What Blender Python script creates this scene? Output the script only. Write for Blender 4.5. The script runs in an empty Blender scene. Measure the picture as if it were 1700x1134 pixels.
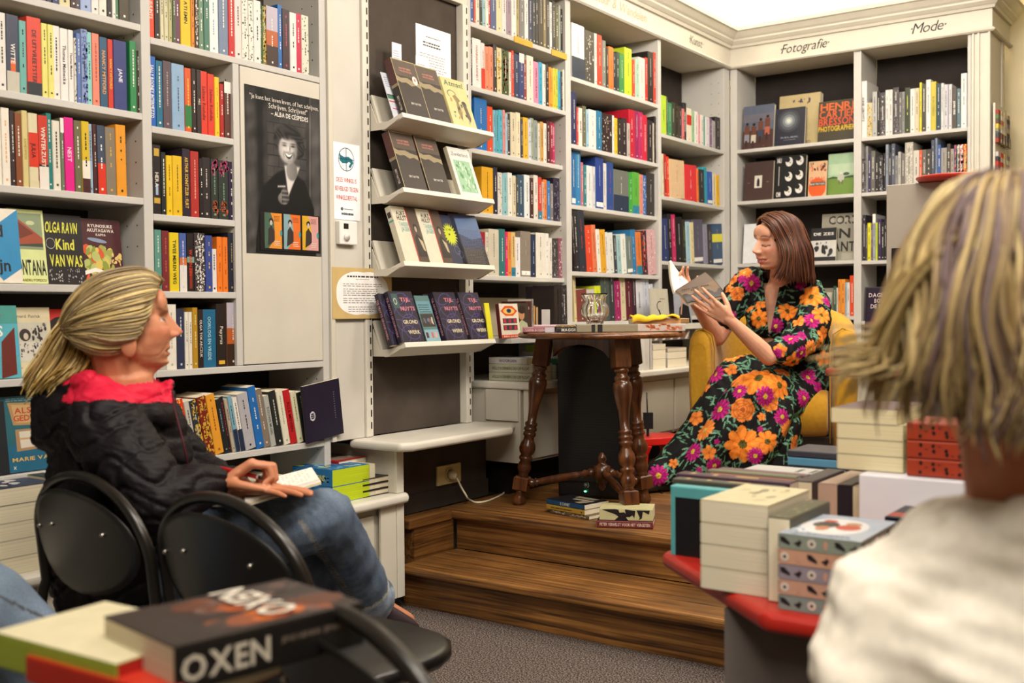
import bpy, bmesh, math, random
import numpy as np
from mathutils import Vector, Matrix
random.seed(7)
rng = np.random.default_rng(7)
SC = bpy.context.scene
COL = SC.collection
PI = math.pi

# ------------------------------------------------------------------ camera
CAM_H = 1.12
FPX = 1781.57
YAW, PITCH, ROLL = map(math.radians, (35.348, -1.5512, -0.4987))
_f = Vector((-math.sin(YAW)*math.cos(PITCH), math.cos(YAW)*math.cos(PITCH), math.sin(PITCH)))
_r0 = Vector((math.cos(YAW), math.sin(YAW), 0)); _u0 = _r0.cross(_f)
_r = math.cos(ROLL)*_r0 + math.sin(ROLL)*_u0
_u = -math.sin(ROLL)*_r0 + math.cos(ROLL)*_u0
cam_d = bpy.data.cameras.new('camera'); cam = bpy.data.objects.new('camera', cam_d); COL.objects.link(cam)
cam.matrix_world = Matrix(((_r.x, _u.x, -_f.x, 0), (_r.y, _u.y, -_f.y, 0), (_r.z, _u.z, -_f.z, CAM_H), (0, 0, 0, 1)))
cam_d.sensor_width = 36; cam_d.lens = FPX/1700*36; cam_d.clip_start = 0.05
cam_d.dof.use_dof = True; cam_d.dof.focus_distance = 3.8; cam_d.dof.aperture_fstop = 3.6
SC.camera = cam
CAMP = Vector((0, 0, CAM_H))

def ray(x, y): return ((x-850)/FPX)*_r - ((y-567)/FPX)*_u + _f
def at(x, y, ax, val):
    d = ray(x, y); i = 'XYZ'.index(ax); t = (val-CAMP[i])/d[i]
    return CAMP + d*t
def dp(x, y, depth): return CAMP + ray(x, y)*depth     # point seen at a pixel, at a given distance along the view axis
def LX(x, y=300, X=-2.8): return at(x, y, 'X', X).y
def RX(x, y=300, Y=6.338): return at(x, y, 'Y', Y).x

# ------------------------------------------------------------------ view, world, lamps
vs = SC.view_settings
vs.view_transform = 'Standard'; vs.look = 'None'; vs.exposure = -0.16; vs.gamma = 1.0; vs.use_curve_mapping = False
w = bpy.data.worlds.new('world'); SC.world = w; w.use_nodes = True
w.node_tree.nodes['Background'].inputs[0].default_value = (1.0, .86, .7, 1)
w.node_tree.nodes['Background'].inputs[1].default_value = 0.045

def area(name, loc, size, power, color, rot=(0, 0, 0), sy=None):
    l = bpy.data.lights.new(name, 'AREA'); l.energy = power; l.color = color
    l.shape = 'RECTANGLE'; l.size = size; l.size_y = sy or size
    o = bpy.data.objects.new(name, l); o.location = loc; o.rotation_euler = rot; COL.objects.link(o); return o
WARM = (1.0, .905, .79)
def aimed(name, loc, to, size, power, color=WARM, sy=None, spread=150):
    d = Vector(to)-Vector(loc); o = area(name, loc, size, power, color, sy=sy)
    o.rotation_euler = d.to_track_quat('-Z', 'Y').to_euler(); o.data.spread = math.radians(spread); return o
# wall-washing ceiling fittings of the shop (above and outside the frame), then one added behind the camera
aimed('ceiling_lamp', (-.75, 1.0, 3.12), (-2.8, 1.5, 1.35), .7, 40)
aimed('ceiling_lamp', (-.75, 2.7, 3.12), (-2.8, 3.0, 1.35), .7, 40)
aimed('ceiling_lamp', (-.75, 4.4, 3.12), (-2.8, 4.8, 1.35), .7, 40)
aimed('ceiling_lamp', (-1.5, 4.3, 3.12), (-1.7, 6.3, 1.5), .7, 44)
aimed('ceiling_lamp', (-.2, 3.0, 3.2), (-.9, 3.4, .6), .8, 16)
aimed('ceiling_lamp', (-.6, .2, 3.2), (-.2, 1.0, .8), .8, 26)
aimed('ceiling_lamp', (.6, .5, 3.15), (.4, 1.2, 1.0), .8, 34)
aimed('ceiling_lamp', (.5, -.9, 3.1), (.35, 1.2, .9), .8, 34)  # added behind the camera to brighten the visitor's shirt
# unseen area lights added above the cornice to brighten the ceiling
area('added_ceiling_wash', (-2.95, 5.0, 2.93), .12, 36, (1, .95, .84), rot=(PI, 0, 0), sy=3.0)
area('added_ceiling_wash', (-2.0, 6.5, 2.93), 1.6, 36, (1, .95, .84), rot=(PI, 0, 0), sy=.12)

# ------------------------------------------------------------------ colour and materials
def lin(c):
    return tuple(((v/12.92) if v <= .04045 else ((v+.055)/1.055)**2.4) for v in c)
def hx(s):
    if not isinstance(s, str): return tuple(s)[:3]
    s = s.lstrip('#')
    if len(s) == 3: s = ''.join(ch*2 for ch in s)
    return lin(tuple(int(s[i:i+2], 16)/255 for i in (0, 2, 4)))

def nmat(name):
    m = bpy.data.materials.new(name); m.use_nodes = True
    nt = m.node_tree; b = nt.nodes['Principled BSDF']
    return m, nt, b
def col_mat(name, rough=.55, spec=.4, noise=.06, nscale=40, bump=0, gain=1.0, bscale=200, metal=0, coat=0, sss=0, sheen=0, aniso=None):
    """Principled material whose base colour is the mesh's own 'Col' attribute with slight procedural variation."""
    m, nt, b = nmat(name); N = nt.nodes; L = nt.links
    a = N.new('ShaderNodeAttribute'); a.attribute_name = 'Col'
    tc = N.new('ShaderNodeTexCoord')
    nz = N.new('ShaderNodeTexNoise'); nz.inputs['Scale'].default_value = nscale; nz.inputs['Detail'].default_value = 3
    L.new(tc.outputs['Object'], nz.inputs['Vector'])
    mr = N.new('ShaderNodeMapRange'); mr.inputs[1].default_value = .3; mr.inputs[2].default_value = .7
    mr.inputs[3].default_value = gain*(1-noise); mr.inputs[4].default_value = gain*(1+noise)
    L.new(nz.outputs['Fac'], mr.inputs[0])
    mx = N.new('ShaderNodeVectorMath'); mx.operation = 'SCALE'
    L.new(a.outputs['Color'], mx.inputs[0]); L.new(mr.outputs[0], mx.inputs['Scale'])
    L.new(mx.outputs[0], b.inputs['Base Color'])
    b.inputs['Roughness'].default_value = rough; b.inputs['Specular IOR Level'].default_value = spec
    b.inputs['Metallic'].default_value = metal
    if coat: b.inputs['Coat Weight'].default_value = coat; b.inputs['Coat Roughness'].default_value = .15
    if sss:
        b.inputs['Subsurface Weight'].default_value = sss; b.inputs['Subsurface Radius'].default_value = (.012, .005, .003); b.inputs['Subsurface Scale'].default_value = 1
    if sheen: b.inputs['Sheen Weight'].default_value = sheen; b.inputs['Sheen Roughness'].default_value = .5
    if bump:
        n2 = N.new('ShaderNodeTexNoise'); n2.inputs['Scale'].default_value = bscale; n2.inputs['Detail'].default_value = 4
        L.new(tc.outputs['Object'], n2.inputs['Vector'])
        bp = N.new('ShaderNodeBump'); bp.inputs['Strength'].default_value = bump; bp.inputs['Distance'].default_value = .002
        L.new(n2.outputs['Fac'], bp.inputs['Height']); L.new(bp.outputs[0], b.inputs['Normal'])
    return m
M = {}
M['cover'] = col_mat('printed_cover', .42, .4, .05, 30, gain=.80)
M['matte'] = col_mat('matte_print', .6, .3, .04, 30)
M['paint'] = col_mat('cream_paint', .45, .4, .04, 6, bump=.08, bscale=60)
M['board'] = col_mat('dark_board', .8, .15, .12, 9, bump=.15, bscale=90)
M['plastic'] = col_mat('plastic', .35, .5, .03, 20)
M['metal'] = col_mat('metal', .28, .5, .03, 20, metal=1)
M['blackmetal'] = col_mat('black_lacquered_metal', .3, .4, .05, 12, coat=.12)
M['uphol'] = col_mat('upholstery', .85, .25, .10, 55, bump=.35, bscale=420, sheen=.25)
M['cloth'] = col_mat('cloth', .8, .2, .06, 60, bump=.15, bscale=500)
M['satin'] = col_mat('satin_nylon', .55, .18, .06, 40, bump=.2, bscale=120)
M['denim'] = col_mat('denim', .85, .15, .16, 260, bump=.3, bscale=900)
M['skin'] = col_mat('skin', .5, .4, .05, 60, bump=.12, bscale=260, sss=.25)
M['hair'] = col_mat('hair', .42, .4, .10, 90, bump=.2, bscale=300)
M['plate'] = col_mat('light_metal_mesh', .5, .4, .05, 20)

def pages_mat():
    m, nt, b = nmat('page_edges'); N = nt.nodes; L = nt.links
    a = N.new('ShaderNodeAttribute'); a.attribute_name = 'Col'
    tc = N.new('ShaderNodeTexCoord'); mp = N.new('ShaderNodeMapping'); mp.inputs['Scale'].default_value = (1200, 3, 3)
    L.new(tc.outputs['Object'], mp.inputs[0])
    nz = N.new('ShaderNodeTexNoise'); nz.inputs['Scale'].default_value = 1.0; nz.inputs['Detail'].default_value = 1
    L.new(mp.outputs[0], nz.inputs['Vector'])
    mr = N.new('ShaderNodeMapRange'); mr.inputs[1].default_value = .3; mr.inputs[2].default_value = .7
    mr.inputs[3].default_value = .78; mr.inputs[4].default_value = 1.06; L.new(nz.outputs['Fac'], mr.inputs[0])
    mx = N.new('ShaderNodeVectorMath'); mx.operation = 'SCALE'
    L.new(a.outputs['Color'], mx.inputs[0]); L.new(mr.outputs[0], mx.inputs['Scale']); L.new(mx.outputs[0], b.inputs['Base Color'])
    b.inputs['Roughness'].default_value = .85; b.inputs['Specular IOR Level'].default_value = .15
    return m
M['pages'] = pages_mat()

def wood_mat(name, c1, c2, c3, axis='X', scale=1.0, rough=.38, wear=0.0, coat=0.0):
    m, nt, b = nmat(name); N = nt.nodes; L = nt.links
    tc = N.new('ShaderNodeTexCoord'); mp = N.new('ShaderNodeMapping')
    s = {'X': (1.6, 60, 60), 'Y': (60, 1.6, 60), 'Z': (22, 22, 1.2)}[axis]
    mp.inputs['Scale'].default_value = tuple(v*scale for v in s); L.new(tc.outputs['Object'], mp.inputs[0])
    n1 = N.new('ShaderNodeTexNoise'); n1.inputs['Scale'].default_value = 1.6; n1.inputs['Detail'].default_value = 6; n1.inputs['Distortion'].default_value = .8
    L.new(mp.outputs[0], n1.inputs['Vector'])
    r = N.new('ShaderNodeValToRGB'); e = r.color_ramp.elements
    e[0].position = .3; e[0].color = (*hx(c1), 1); e[1].position = .72; e[1].color = (*hx(c3), 1)
    k = e.new(.5); k.color = (*hx(c2), 1); L.new(n1.outputs['Fac'], r.inputs[0])
    n2 = N.new('ShaderNodeTexNoise'); n2.inputs['Scale'].default_value = 3.0; n2.inputs['Detail'].default_value = 5
    L.new(tc.outputs['Object'], n2.inputs['Vector'])
    mr = N.new('ShaderNodeMapRange'); mr.inputs[1].default_value = .35; mr.inputs[2].default_value = .7; mr.inputs[3].default_value = .55; mr.inputs[4].default_value = 1.15
    L.new(n2.outputs['Fac'], mr.inputs[0])
    mx = N.new('ShaderNodeVectorMath'); mx.operation = 'SCALE'; L.new(r.outputs[0], mx.inputs[0]); L.new(mr.outputs[0], mx.inputs['Scale'])
    out = mx.outputs[0]
    L.new(out, b.inputs['Base Color']); b.inputs['Roughness'].default_value = rough; b.inputs['Specular IOR Level'].default_value = .45
    if coat: b.inputs['Coat Weight'].default_value = coat; b.inputs['Coat Roughness'].default_value = .2
    bp = N.new('ShaderNodeBump'); bp.inputs['Strength'].default_value = .25; bp.inputs['Distance'].default_value = .002
    L.new(n1.outputs['Fac'], bp.inputs['Height']); L.new(bp.outputs[0], b.inputs['Normal'])
    return m
M['oak'] = wood_mat('worn_oak', '402712', '7c5226', 'a8773c', 'X', .9, .5)
M['oak_y'] = wood_mat('worn_oak_side', '402712', '744c24', '986a34', 'Y', .9, .42)
M['walnut'] = wood_mat('turned_walnut', '2c1408', '5a3016', '7c4a22', 'Z', .9, .28, coat=.3)
M['walnut_top'] = wood_mat('table_top_walnut', '3c1d0c', '74421c', '94602c', 'X', .7, .28, coat=.3)

def carpet_mat():
    m, nt, b = nmat('speckled_carpet'); N = nt.nodes; L = nt.links
    tc = N.new('ShaderNodeTexCoord')
    n1 = N.new('ShaderNodeTexNoise'); n1.inputs['Scale'].default_value = 190; n1.inputs['Detail'].default_value = 2
    L.new(tc.outputs['Object'], n1.inputs['Vector'])
    r = N.new('ShaderNodeValToRGB'); e = r.color_ramp.elements
    e[0].position = .38; e[0].color = (*hx('262120'), 1); e[1].position = .62; e[1].color = (*hx('92867e'), 1)
    k = e.new(.5); k.color = (*hx('5c524e'), 1)
    L.new(n1.outputs['Fac'], r.inputs[0]); L.new(r.outputs[0], b.inputs['Base Color'])
    b.inputs['Roughness'].default_value = .95; b.inputs['Specular IOR Level'].default_value = .1
    bp = N.new('ShaderNodeBump'); bp.inputs['Strength'].default_value = .8; bp.inputs['Distance'].default_value = .004
    L.new(n1.outputs['Fac'], bp.inputs['Height']); L.new(bp.outputs[0], b.inputs['Normal'])
    return m
M['carpet'] = carpet_mat()
def glass_mat(name, tint, rough=.02, ior=1.45):
    m, nt, b = nmat(name)
    b.inputs['Base Color'].default_value = (*tint, 1); b.inputs['Transmission Weight'].default_value = 1
    b.inputs['Roughness'].default_value = rough; b.inputs['IOR'].default_value = ior
    return m
M['glass'] = glass_mat('clear_glass', (.97, .98, .97))
M['acrylic'] = glass_mat('clear_acrylic', (.96, .96, .95), .03, 1.3)
def emit_mat(name, c, s):
    m, nt, b = nmat(name)
    b.inputs['Emission Color'].default_value = (*c, 1); b.inputs['Emission Strength'].default_value = s
    b.inputs['Base Color'].default_value = (*c, 1); return m
M['led'] = emit_mat('green_led', (.1, 1, .4), 8)

# ------------------------------------------------------------------ tagging
ALL = {}
def tag(o, label=None, cat=None, group=None, kind=None):
    if label:
        o['label'] = label
    if cat: o['category'] = cat
    if group: o['group'] = group
    if kind: o['kind'] = kind
    return o
def empty(name, loc=(0, 0, 0), label=None, cat=None, group=None, rz=0):
    o = bpy.data.objects.new(name, None); o.empty_display_size = .05
    o.location = loc; o.rotation_euler = (0, 0, rz); COL.objects.link(o)
    return tag(o, label, cat, group)

# ------------------------------------------------------------------ glyphs (built-in font), cached per character
_gl = {}
def glyph(ch, bold):
    k = (ch, bold)
    if k in _gl: return _gl[k]
    cu = bpy.data.curves.new('g', 'FONT'); cu.body = ch; cu.resolution_u = 2; cu.size = 1.0
    cu.offset = .022 if bold else 0.0
    ob = bpy.data.objects.new('g', cu); COL.objects.link(ob)
    dg = bpy.context.evaluated_depsgraph_get()
    me = bpy.data.meshes.new_from_object(ob.evaluated_get(dg))
    vs_ = [(v.co.x, v.co.y) for v in me.vertices]; fs = [tuple(p.vertices) for p in me.polygons]
    # 2D normals up
    nf = []
    for f in fs:
        a = 0
        for i in range(len(f)):
            x1, y1 = vs_[f[i]]; x2, y2 = vs_[f[(i+1) % len(f)]]; a += x1*y2-x2*y1
        nf.append(f if a > 0 else tuple(reversed(f)))
    x0 = min((v[0] for v in vs_), default=0); x1 = max((v[0] for v in vs_), default=.25)
    COL.objects.unlink(ob); bpy.data.objects.remove(ob); bpy.data.curves.remove(cu); bpy.data.meshes.remove(me)
    _gl[k] = ([(a-x0, b) for a, b in vs_], nf, x1-x0)
    return _gl[k]
def text2d(s, bold=False, track=.07):
    V, F = [], []; x = 0
    for ch in s:
        if ch == ' ': x += .27; continue
        v, f, wd = glyph(ch, bold); n = len(V)
        V += [(a+x, b) for a, b in v]; F += [tuple(i+n for i in q) for q in f]
        x += wd+track
    return V, F, max(x-track, .01)

# ------------------------------------------------------------------ mesh builder
class MB:
    def __init__(s): s.V = []; s.F = []; s.C = []; s.I = []; s.S = []
    def face(s, idx, c, mi=0, sm=False): s.F.append(tuple(idx)); s.C.append(c); s.I.append(mi); s.S.append(sm)
    def poly(s, pts, c, mi=0, sm=False):
        n = len(s.V); s.V += [tuple(p) for p in pts]; s.face(range(n, n+len(pts)), hx(c), mi, sm)
    def obox(s, o, ex, ey, ez, c, mi=0, tc=None):
        o, ex, ey, ez = map(Vector, (o, ex, ey, ez)); n = len(s.V); c = hx(c)
        s.V += [tuple(o+ex*a+ey*b+ez*d) for d in (0, 1) for b in (0, 1) for a in (0, 1)]
        for f in ((0, 2, 3, 1), (4, 5, 7, 6), (0, 1, 5, 4), (2, 6, 7, 3), (0, 4, 6, 2), (1, 3, 7, 5)): s.face([n+i for i in f], c, mi)
    def box(s, a, b, c, mi=0):
        s.obox(a, (b[0]-a[0], 0, 0), (0, b[1]-a[1], 0), (0, 0, b[2]-a[2]), c, mi)
    def prism(s, prof, o, e1, e2, e3, c, mi=0, caps=True, sm=False):
        """2D profile in (e1,e2) from origin o, swept along e3."""
        o, e1, e2, e3 = map(Vector, (o, e1, e2, e3)); n = len(s.V); k = len(prof); c = hx(c)
        for t in (0, 1): s.V += [tuple(o+e1*p[0]+e2*p[1]+e3*t) for p in prof]
        for i in range(k):
            j = (i+1) % k; s.face((n+i, n+j, n+k+j, n+k+i), c, mi, sm)
        if caps: s.face([n+i for i in reversed(range(k))], c, mi); s.face([n+k+i for i in range(k)], c, mi)
    def rings(s, rings, c, mi=0, sm=True, caps=True, closed=False):
        n = len(s.V); k = len(rings[0]); c = hx(c)
        for r in rings: s.V += [tuple(p) for p in r]
        m = len(rings)
        for a in range(m if closed else m-1):
            b = (a+1) % m
            for i in range(k):
                j = (i+1) % k; s.face((n+a*k+i, n+a*k+j, n+b*k+j, n+b*k+i), c, mi, sm)
        if caps and not closed:
            s.face([n+i for i in reversed(range(k))], c, mi); s.face([n+(m-1)*k+i for i in range(k)], c, mi)
    def tube(s, pts, rad, c, mi=0, seg=10, caps=True, closed=False):
        pts = [Vector(p) for p in pts]; m = len(pts)
        if not hasattr(rad, '__len__'): rad = [rad]*m
        rs = []; up = None
        for i in range(m):
            if closed: d = pts[(i+1) % m]-pts[i-1]
            else: d = pts[min(i+1, m-1)]-pts[max(i-1, 0)]
            d.normalize()
            if up is None: up = Vector((0, 0, 1)) if abs(d.z) < .9 else Vector((1, 0, 0))
            a = d.cross(up); a.normalize(); b = a.cross(d); up = b
            rs.append([pts[i]+(a*math.cos(t)+b*math.sin(t))*rad[i] for t in [2*PI*k/seg for k in range(seg)]])
        s.rings(rs, c, mi, True, caps, closed)
    def lathe(s, prof, o, axis, c, mi=0, seg=24, sq=None):
        """prof: (radius, height) list along axis from o."""
        o = Vector(o); ax = Vector(axis); L_ = ax.length; ax = ax/L_
        a = ax.cross(Vector((0, 0, 1)) if abs(ax.z) < .9 else Vector((1, 0, 0))); a.normalize(); b = a.cross(ax)
        s.rings([[o+ax*h+(a*math.cos(2*PI*k/seg)+b*math.sin(2*PI*k/seg))*r for k in range(seg)] for r, h in prof], c, mi)
    def sphere(s, o, r, c, mi=0, seg=14, rn=9):
        o = Vector(o); rr = r if hasattr(r, '__len__') else (r, r, r)
        s.rings([[o+Vector((math.sin(PI*j/rn)*math.cos(2*PI*k/seg)*rr[0], math.sin(PI*j/rn)*math.sin(2*PI*k/seg)*rr[1], -math.cos(PI*j/rn)*rr[2])) for k in range(seg)] for j in range(rn+1)], c, mi, True, False)
    def disc(s, o, ex, ey, c, mi=0, seg=24, a0=0, a1=2*PI):
        o, ex, ey = map(Vector, (o, ex, ey))
        pts = [o+ex*math.cos(a0+(a1-a0)*k/seg)+ey*math.sin(a0+(a1-a0)*k/seg) for k in range(seg+(0 if abs(a1-a0-2*PI) < 1e-6 else 1))]
        s.poly(pts, c, mi)
    def text(s, t, o, ex, ey, h, c, mi=0, bold=False, maxw=None, fitw=None, align='l', shear=0, track=.07):
        """letters of cap-height h along ex with ey up, starting at o (printed flat on a surface)."""
        V, F, wd = text2d(t, bold, track); o, ex, ey = map(Vector, (o, ex, ey)); ex.normalize(); ey.normalize()
        sy = h/.70; sx = sy
        if fitw: sx = fitw/wd
        elif maxw and wd*sx > maxw: sx = maxw/wd
        off = {'l': 0, 'c': -wd*sx/2, 'r': -wd*sx}[align]; n = len(s.V); c = hx(c)
        s.V += [tuple(o+ex*(a*sx+off+shear*b*sy)+ey*(b*sy)) for a, b in V]
        for f in F: s.face([n+i for i in f], c, mi)
    def build(s, name, mats, parent=None, mat=None, bevel=0, bseg=2):
        me = bpy.data.meshes.new(name); me.from_pydata(s.V, [], s.F)
        if isinstance(mats, str): mats = [mats]
        for k in mats: me.materials.append(M[k] if isinstance(k, str) else k)
        me.polygons.foreach_set('material_index', s.I); me.polygons.foreach_set('use_smooth', s.S)
        at_ = me.color_attributes.new('Col', 'FLOAT_COLOR', 'CORNER')
        ln = np.array([len(f) for f in s.F]); cc = np.ones((len(s.F), 4), dtype=np.float32); cc[:, :3] = np.array([c[:3] for c in s.C]) if len(s.C) else 0
        at_.data.foreach_set('color', np.repeat(cc, ln, axis=0).ravel())
        me.update()
        o = bpy.data.objects.new(name, me); COL.objects.link(o)
        if parent is not None: o.parent = parent
        if mat is not None: o.matrix_basis = mat
        if bevel:
            b = o.modifiers.new('bevel', 'BEVEL'); b.width = bevel; b.segments = bseg; b.limit_method = 'ANGLE'; b.angle_limit = .7
            b.harden_normals = False
        return o
def struct(o): o['kind'] = 'structure'; return o
# ================================================================== ROOM
GREY = 'bbb9b4'; GREYD = 'b5b0a6'; CREAM = 'c9c4b6'; DARK = '3a3430'
FL = -2.8          # front plane of the left-hand bookcases
BK = 6.338         # front plane of the photography bookcases
PZ = .325          # height of the wooden platform

def wallbox(name, a, b, c, m='paint'):
    mb = MB(); mb.box(a, b, c); return struct(mb.build(name, m))
mb = MB(); mb.box((-3.25, -2.2, -.1), (2.8, 7.0, 0), '6a605a'); struct(mb.build('floor', 'carpet'))
wallbox('wall_left', (-3.25, -2.2, 0), (-3.12, 7.0, 3.3), 'b9b3a6')
wallbox('wall_back', (-3.12, 6.80, 0), (2.8, 6.95, 3.3), 'd6c9a4')
wallbox('wall_right', (2.7, -2.2, 0), (2.8, 6.80, 3.3), 'd6c9a4')
wallbox('wall_front', (-3.12, -2.2, 0), (2.7, -2.1, 3.3), 'cbbfa0')
wallbox('ceiling', (-3.25, -2.2, 3.3), (2.8, 7.0, 3.4), 'f4efe2')
# a shallow pier where the back wall steps forward at the right edge
wallbox('wall_pier', (-1.10, 6.55, 0), (-.72, 6.80, 3.3), 'd2c79f')

# frieze and cornice swept round the corner, with the section names painted on
def cornice():
    prof = [(0, 2.632), (.018, 2.632), (.026, 2.640), (.018, 2.652), (.008, 2.656), (.008, 2.757), (.022, 2.757), (.028, 2.772), (.034, 2.776),
            (.050, 2.792), (.050, 2.802), (.062, 2.812), (.084, 2.838), (.098, 2.842), (.098, 2.866), (.07, 2.872), (0, 2.872)]
    f = .0
    path = [((FL, 3.55), (1, 0)), ((FL, BK), (1, -1)), ((-1.27, BK), (1, -1)), ((-1.27, 6.80), (1, 0))]
    mb = MB()
    rings = []
    for (x, y), n in path:
        rings.append([(x+n[0]*p, y+n[1]*p, z) for p, z in prof])
    mb.rings(rings, CREAM, 0, False, True)
    ey = (0, 0, 1); e = .0095
    mb.text('Natuur & Wandelen', (FL+e, 4.62, 2.685), (0, 1, 0), ey, .052, 'a79f84', shear=.3, maxw=.72)
    mb.text('·Kunst·', (FL+e, 5.74, 2.685), (0, 1, 0), ey, .05, '5a5548', shear=.3, maxw=.34)
    mb.text('·Fotografie·', (-2.47, BK-e, 2.680), (1, 0, 0), ey, .056, '2a2620', shear=.3, maxw=.30, track=.03)
    mb.text('·Mode·', (-1.70, BK-e, 2.680), (1, 0, 0), ey, .058, '2a2620', shear=.3, maxw=.2, track=.03)
    struct(mb.build('trim_1', 'paint'))
    mb = MB(); mb.box((-3.115, 3.55, 2.6325), (FL-.001, 6.64, 2.87), 'd8d2c2'); mb.box((FL-.0005, BK+.001, 2.6325), (-1.271, 6.64, 2.87), 'd8d2c2'); struct(mb.build('added_soffit', 'paint'))  # unseen soffit box, added to keep light from leaking in behind the cornice
cornice()

def holes(mb, y, x0, x1, z0, z1, step=.064):
    """two columns of shelf-pin holes on a side panel facing the camera"""
    z = z0
    while z < z1:
        for x in (x0, x1): mb.disc((x, y-.0006, z), (.0028, 0, 0), (0, 0, .0028), '2a2622', seg=8)
        z += step
def shelf_l(y0, y1, z, parent, x=FL, back=-3.09, th=.021):
    mb = MB(); mb.box((back, y0, z-th), (x, y1, z), GREY); return mb.build('shelf', 'paint', parent, bevel=.002)
def panel_l(y0, y1, z0, z1, parent, x=FL, back=-3.09, hole=True, name='side_panel', c=GREY):
    mb = MB(); mb.box((back, y0, z0), (x, y1, z1), c)
    if hole: holes(mb, y0, x-.035, x-.085, z0+.05, z1-.03)
    return mb.build(name, 'paint', parent, bevel=.002)
def back_l(y0, y1, z0, z1, parent, c=DARK, x=-3.09):
    mb = MB(); mb.box((x-.02, y0, z0), (x, y1, z1), c); return mb.build('back_panel', 'board', parent)

def bookcase(label, y0, y1, shelves, z0, z1, xs=FL, pl=.03, pr=.03, backc=DARK, left=True):
    t = empty('bookcase', (FL, (y0+y1)/2, z0), label, 'bookcase', 'built-in grey bookcases along the walls')
    inv = Matrix.Translation(-t.location)
    def fix(o): o.matrix_basis = inv; return o
    for i, z in enumerate(shelves): fix(shelf_l(y0, y1, z, t, xs[i] if hasattr(xs, '__len__') else xs))
    if left: fix(panel_l(y0-pl, y0, z0, z1, t, hole=False))
    fix(panel_l(y1, y1+pr, z0, z1, t))
    fix(back_l(y0, y1, z0, z1, t, backc))
    return t
# left-hand bookcases
BA = bookcase('tall grey bookcase at the far left behind the blonde woman', .62, 2.022, [2.00, 1.733, 1.477, 1.21, .950, .688], .45, 2.9, pr=.033)
BB = bookcase('grey bookcase with a closed cupboard door, left of the anti-theft sign', 2.0551, 2.768, [1.970, .950, .663], .45, 2.9, left=False, pr=.032)
invB = Matrix.Translation(-BB.location)
for z in (1.70, 1.432, 1.195): o = shelf_l(2.0551, 2.372, z, BB); o.matrix_basis = invB
o = panel_l(2.372, 2.398, .951, 1.949, BB); o.matrix_basis = invB
mb = MB(); mb.box((FL-.018, 2.402, .953), (FL+.001, 2.765, 1.946), 'c4bfb2'); o = mb.build('door', 'paint', BB, invB, bevel=.002)
# middle bookcases
bookcase('grey bookcase directly right of the white display rack', 3.664, 4.415, [2.362, 2.091, 1.83, 1.559, 1.284, 1.010], .826, 2.632, xs=[FL, FL, -2.82, -2.83, -2.815, -2.60], pl=.024, pr=.047)
bookcase('grey bookcase behind the small round table', 4.4625, 5.375, [2.269, 1.941, 1.647, 1.319, 1.07], .826, 2.632, xs=[FL, FL, -2.81, FL, FL], left=False, pr=.034)
bookcase('grey corner bookcase, last one on the left-hand wall', 5.4095, 6.25, [2.115, 1.767, 1.402, 1.09], .826, 2.632, left=False, pr=.085)

# right-hand wall bookcases (faces towards the camera)
def bookcase_r(label, x0, x1, shelves, z0, z1, left, pl, pr):
    t = empty('bookcase', ((x0+x1)/2, BK, z0), label, 'bookcase', 'built-in grey bookcases along the walls')
    inv = Matrix.Translation(-t.location); bk = BK+.30
    for z in shelves:
        mb = MB(); mb.box((x0, BK, z-.021), (x1, bk, z), GREY); mb.build('shelf', 'paint', t, inv, bevel=.002)
    for a, b, on in ((x0-pl, x0, left), (x1, x1+pr, True)):
        if on:
            mb = MB(); mb.box((a, BK-.001, z0), (b, bk, z1), GREY)
            z = z0+.05
            mb.build('side_panel', 'paint', t, inv, bevel=.002)
    mb = MB(); mb.box((x0, bk, z0), (x1, bk+.02, z1), '2f2a28'); mb.build('back_panel', 'board', t, inv)
    return t
bookcase_r('grey bookcase under the name Fotografie', -2.752, -2.02, [2.125, 1.803, 1.412, 1.08], .826, 2.632, True, .045, .044)
bg = bookcase_r('grey bookcase under the name Mode', -1.9755, -1.39, [2.125, 1.803, 1.405, 1.05], .826, 2.632, False, 0, .018)
# fluted end pilaster and the side of the bookcase
mb = MB(); mb.box((-1.371, BK-.002, .1), (-1.27, BK+.01, 2.632), CREAM)
for x in (-1.366, -1.338, -1.283): mb.box((x, BK-.014, .1), (x+.012, BK-.003, 2.632), CREAM)
mb.box((-1.371, BK+.0105, .1), (-1.27, 6.66, 2.632), CREAM); mb.box((-1.2705, 6.60, .1), (-1.262, 6.66, 2.632), CREAM)
o = mb.build('pilaster', 'paint', bg, Matrix.Translation(-bg.location), bevel=.002)

# ------------------------------------------------------------------ column with the slotted rail, display wall
t = empty('column_panel', (FL, 2.9, .65), 'narrow grey wall column carrying the anti-theft sign and thermostat', 'column')
iv = Matrix.Translation(-t.location)
mb = MB(); mb.box((-3.09, 2.8012, .651), (FL-.004, 2.985, 3.2), 'c6c2b8'); mb.box((FL-.02, 2.8013, .652), (FL+.010, 2.822, 3.2), CREAM); mb.box((FL-.02, 2.822, .652), (FL+.004, 2.830, 3.2), CREAM)
mb.build('board', 'paint', t, iv, bevel=.002)
def rail(y0, z0, z1, t, iv):
    mb = MB(); mb.box((FL-.03, y0, z0), (FL+.006, y0+.036, z1), 'd0ccc0')
    z = z0+.03
    while z < z1-.03:
        mb.poly([(FL+.0066, y0+.022, z), (FL+.0066, y0+.029, z), (FL+.0066, y0+.029, z+.026), (FL+.0066, y0+.022, z+.026)], '14110f'); z += .046
    return mb.build('slotted_rail', 'paint', t, iv, bevel=.0015)
rail(2.986, .652, 3.2, t, iv)
t = empty('display_rack', (FL, 3.3, .65), 'tall dark display panel with white tilted shelves between two slotted rails', 'display rack')
iv = Matrix.Translation(-t.location)
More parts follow.
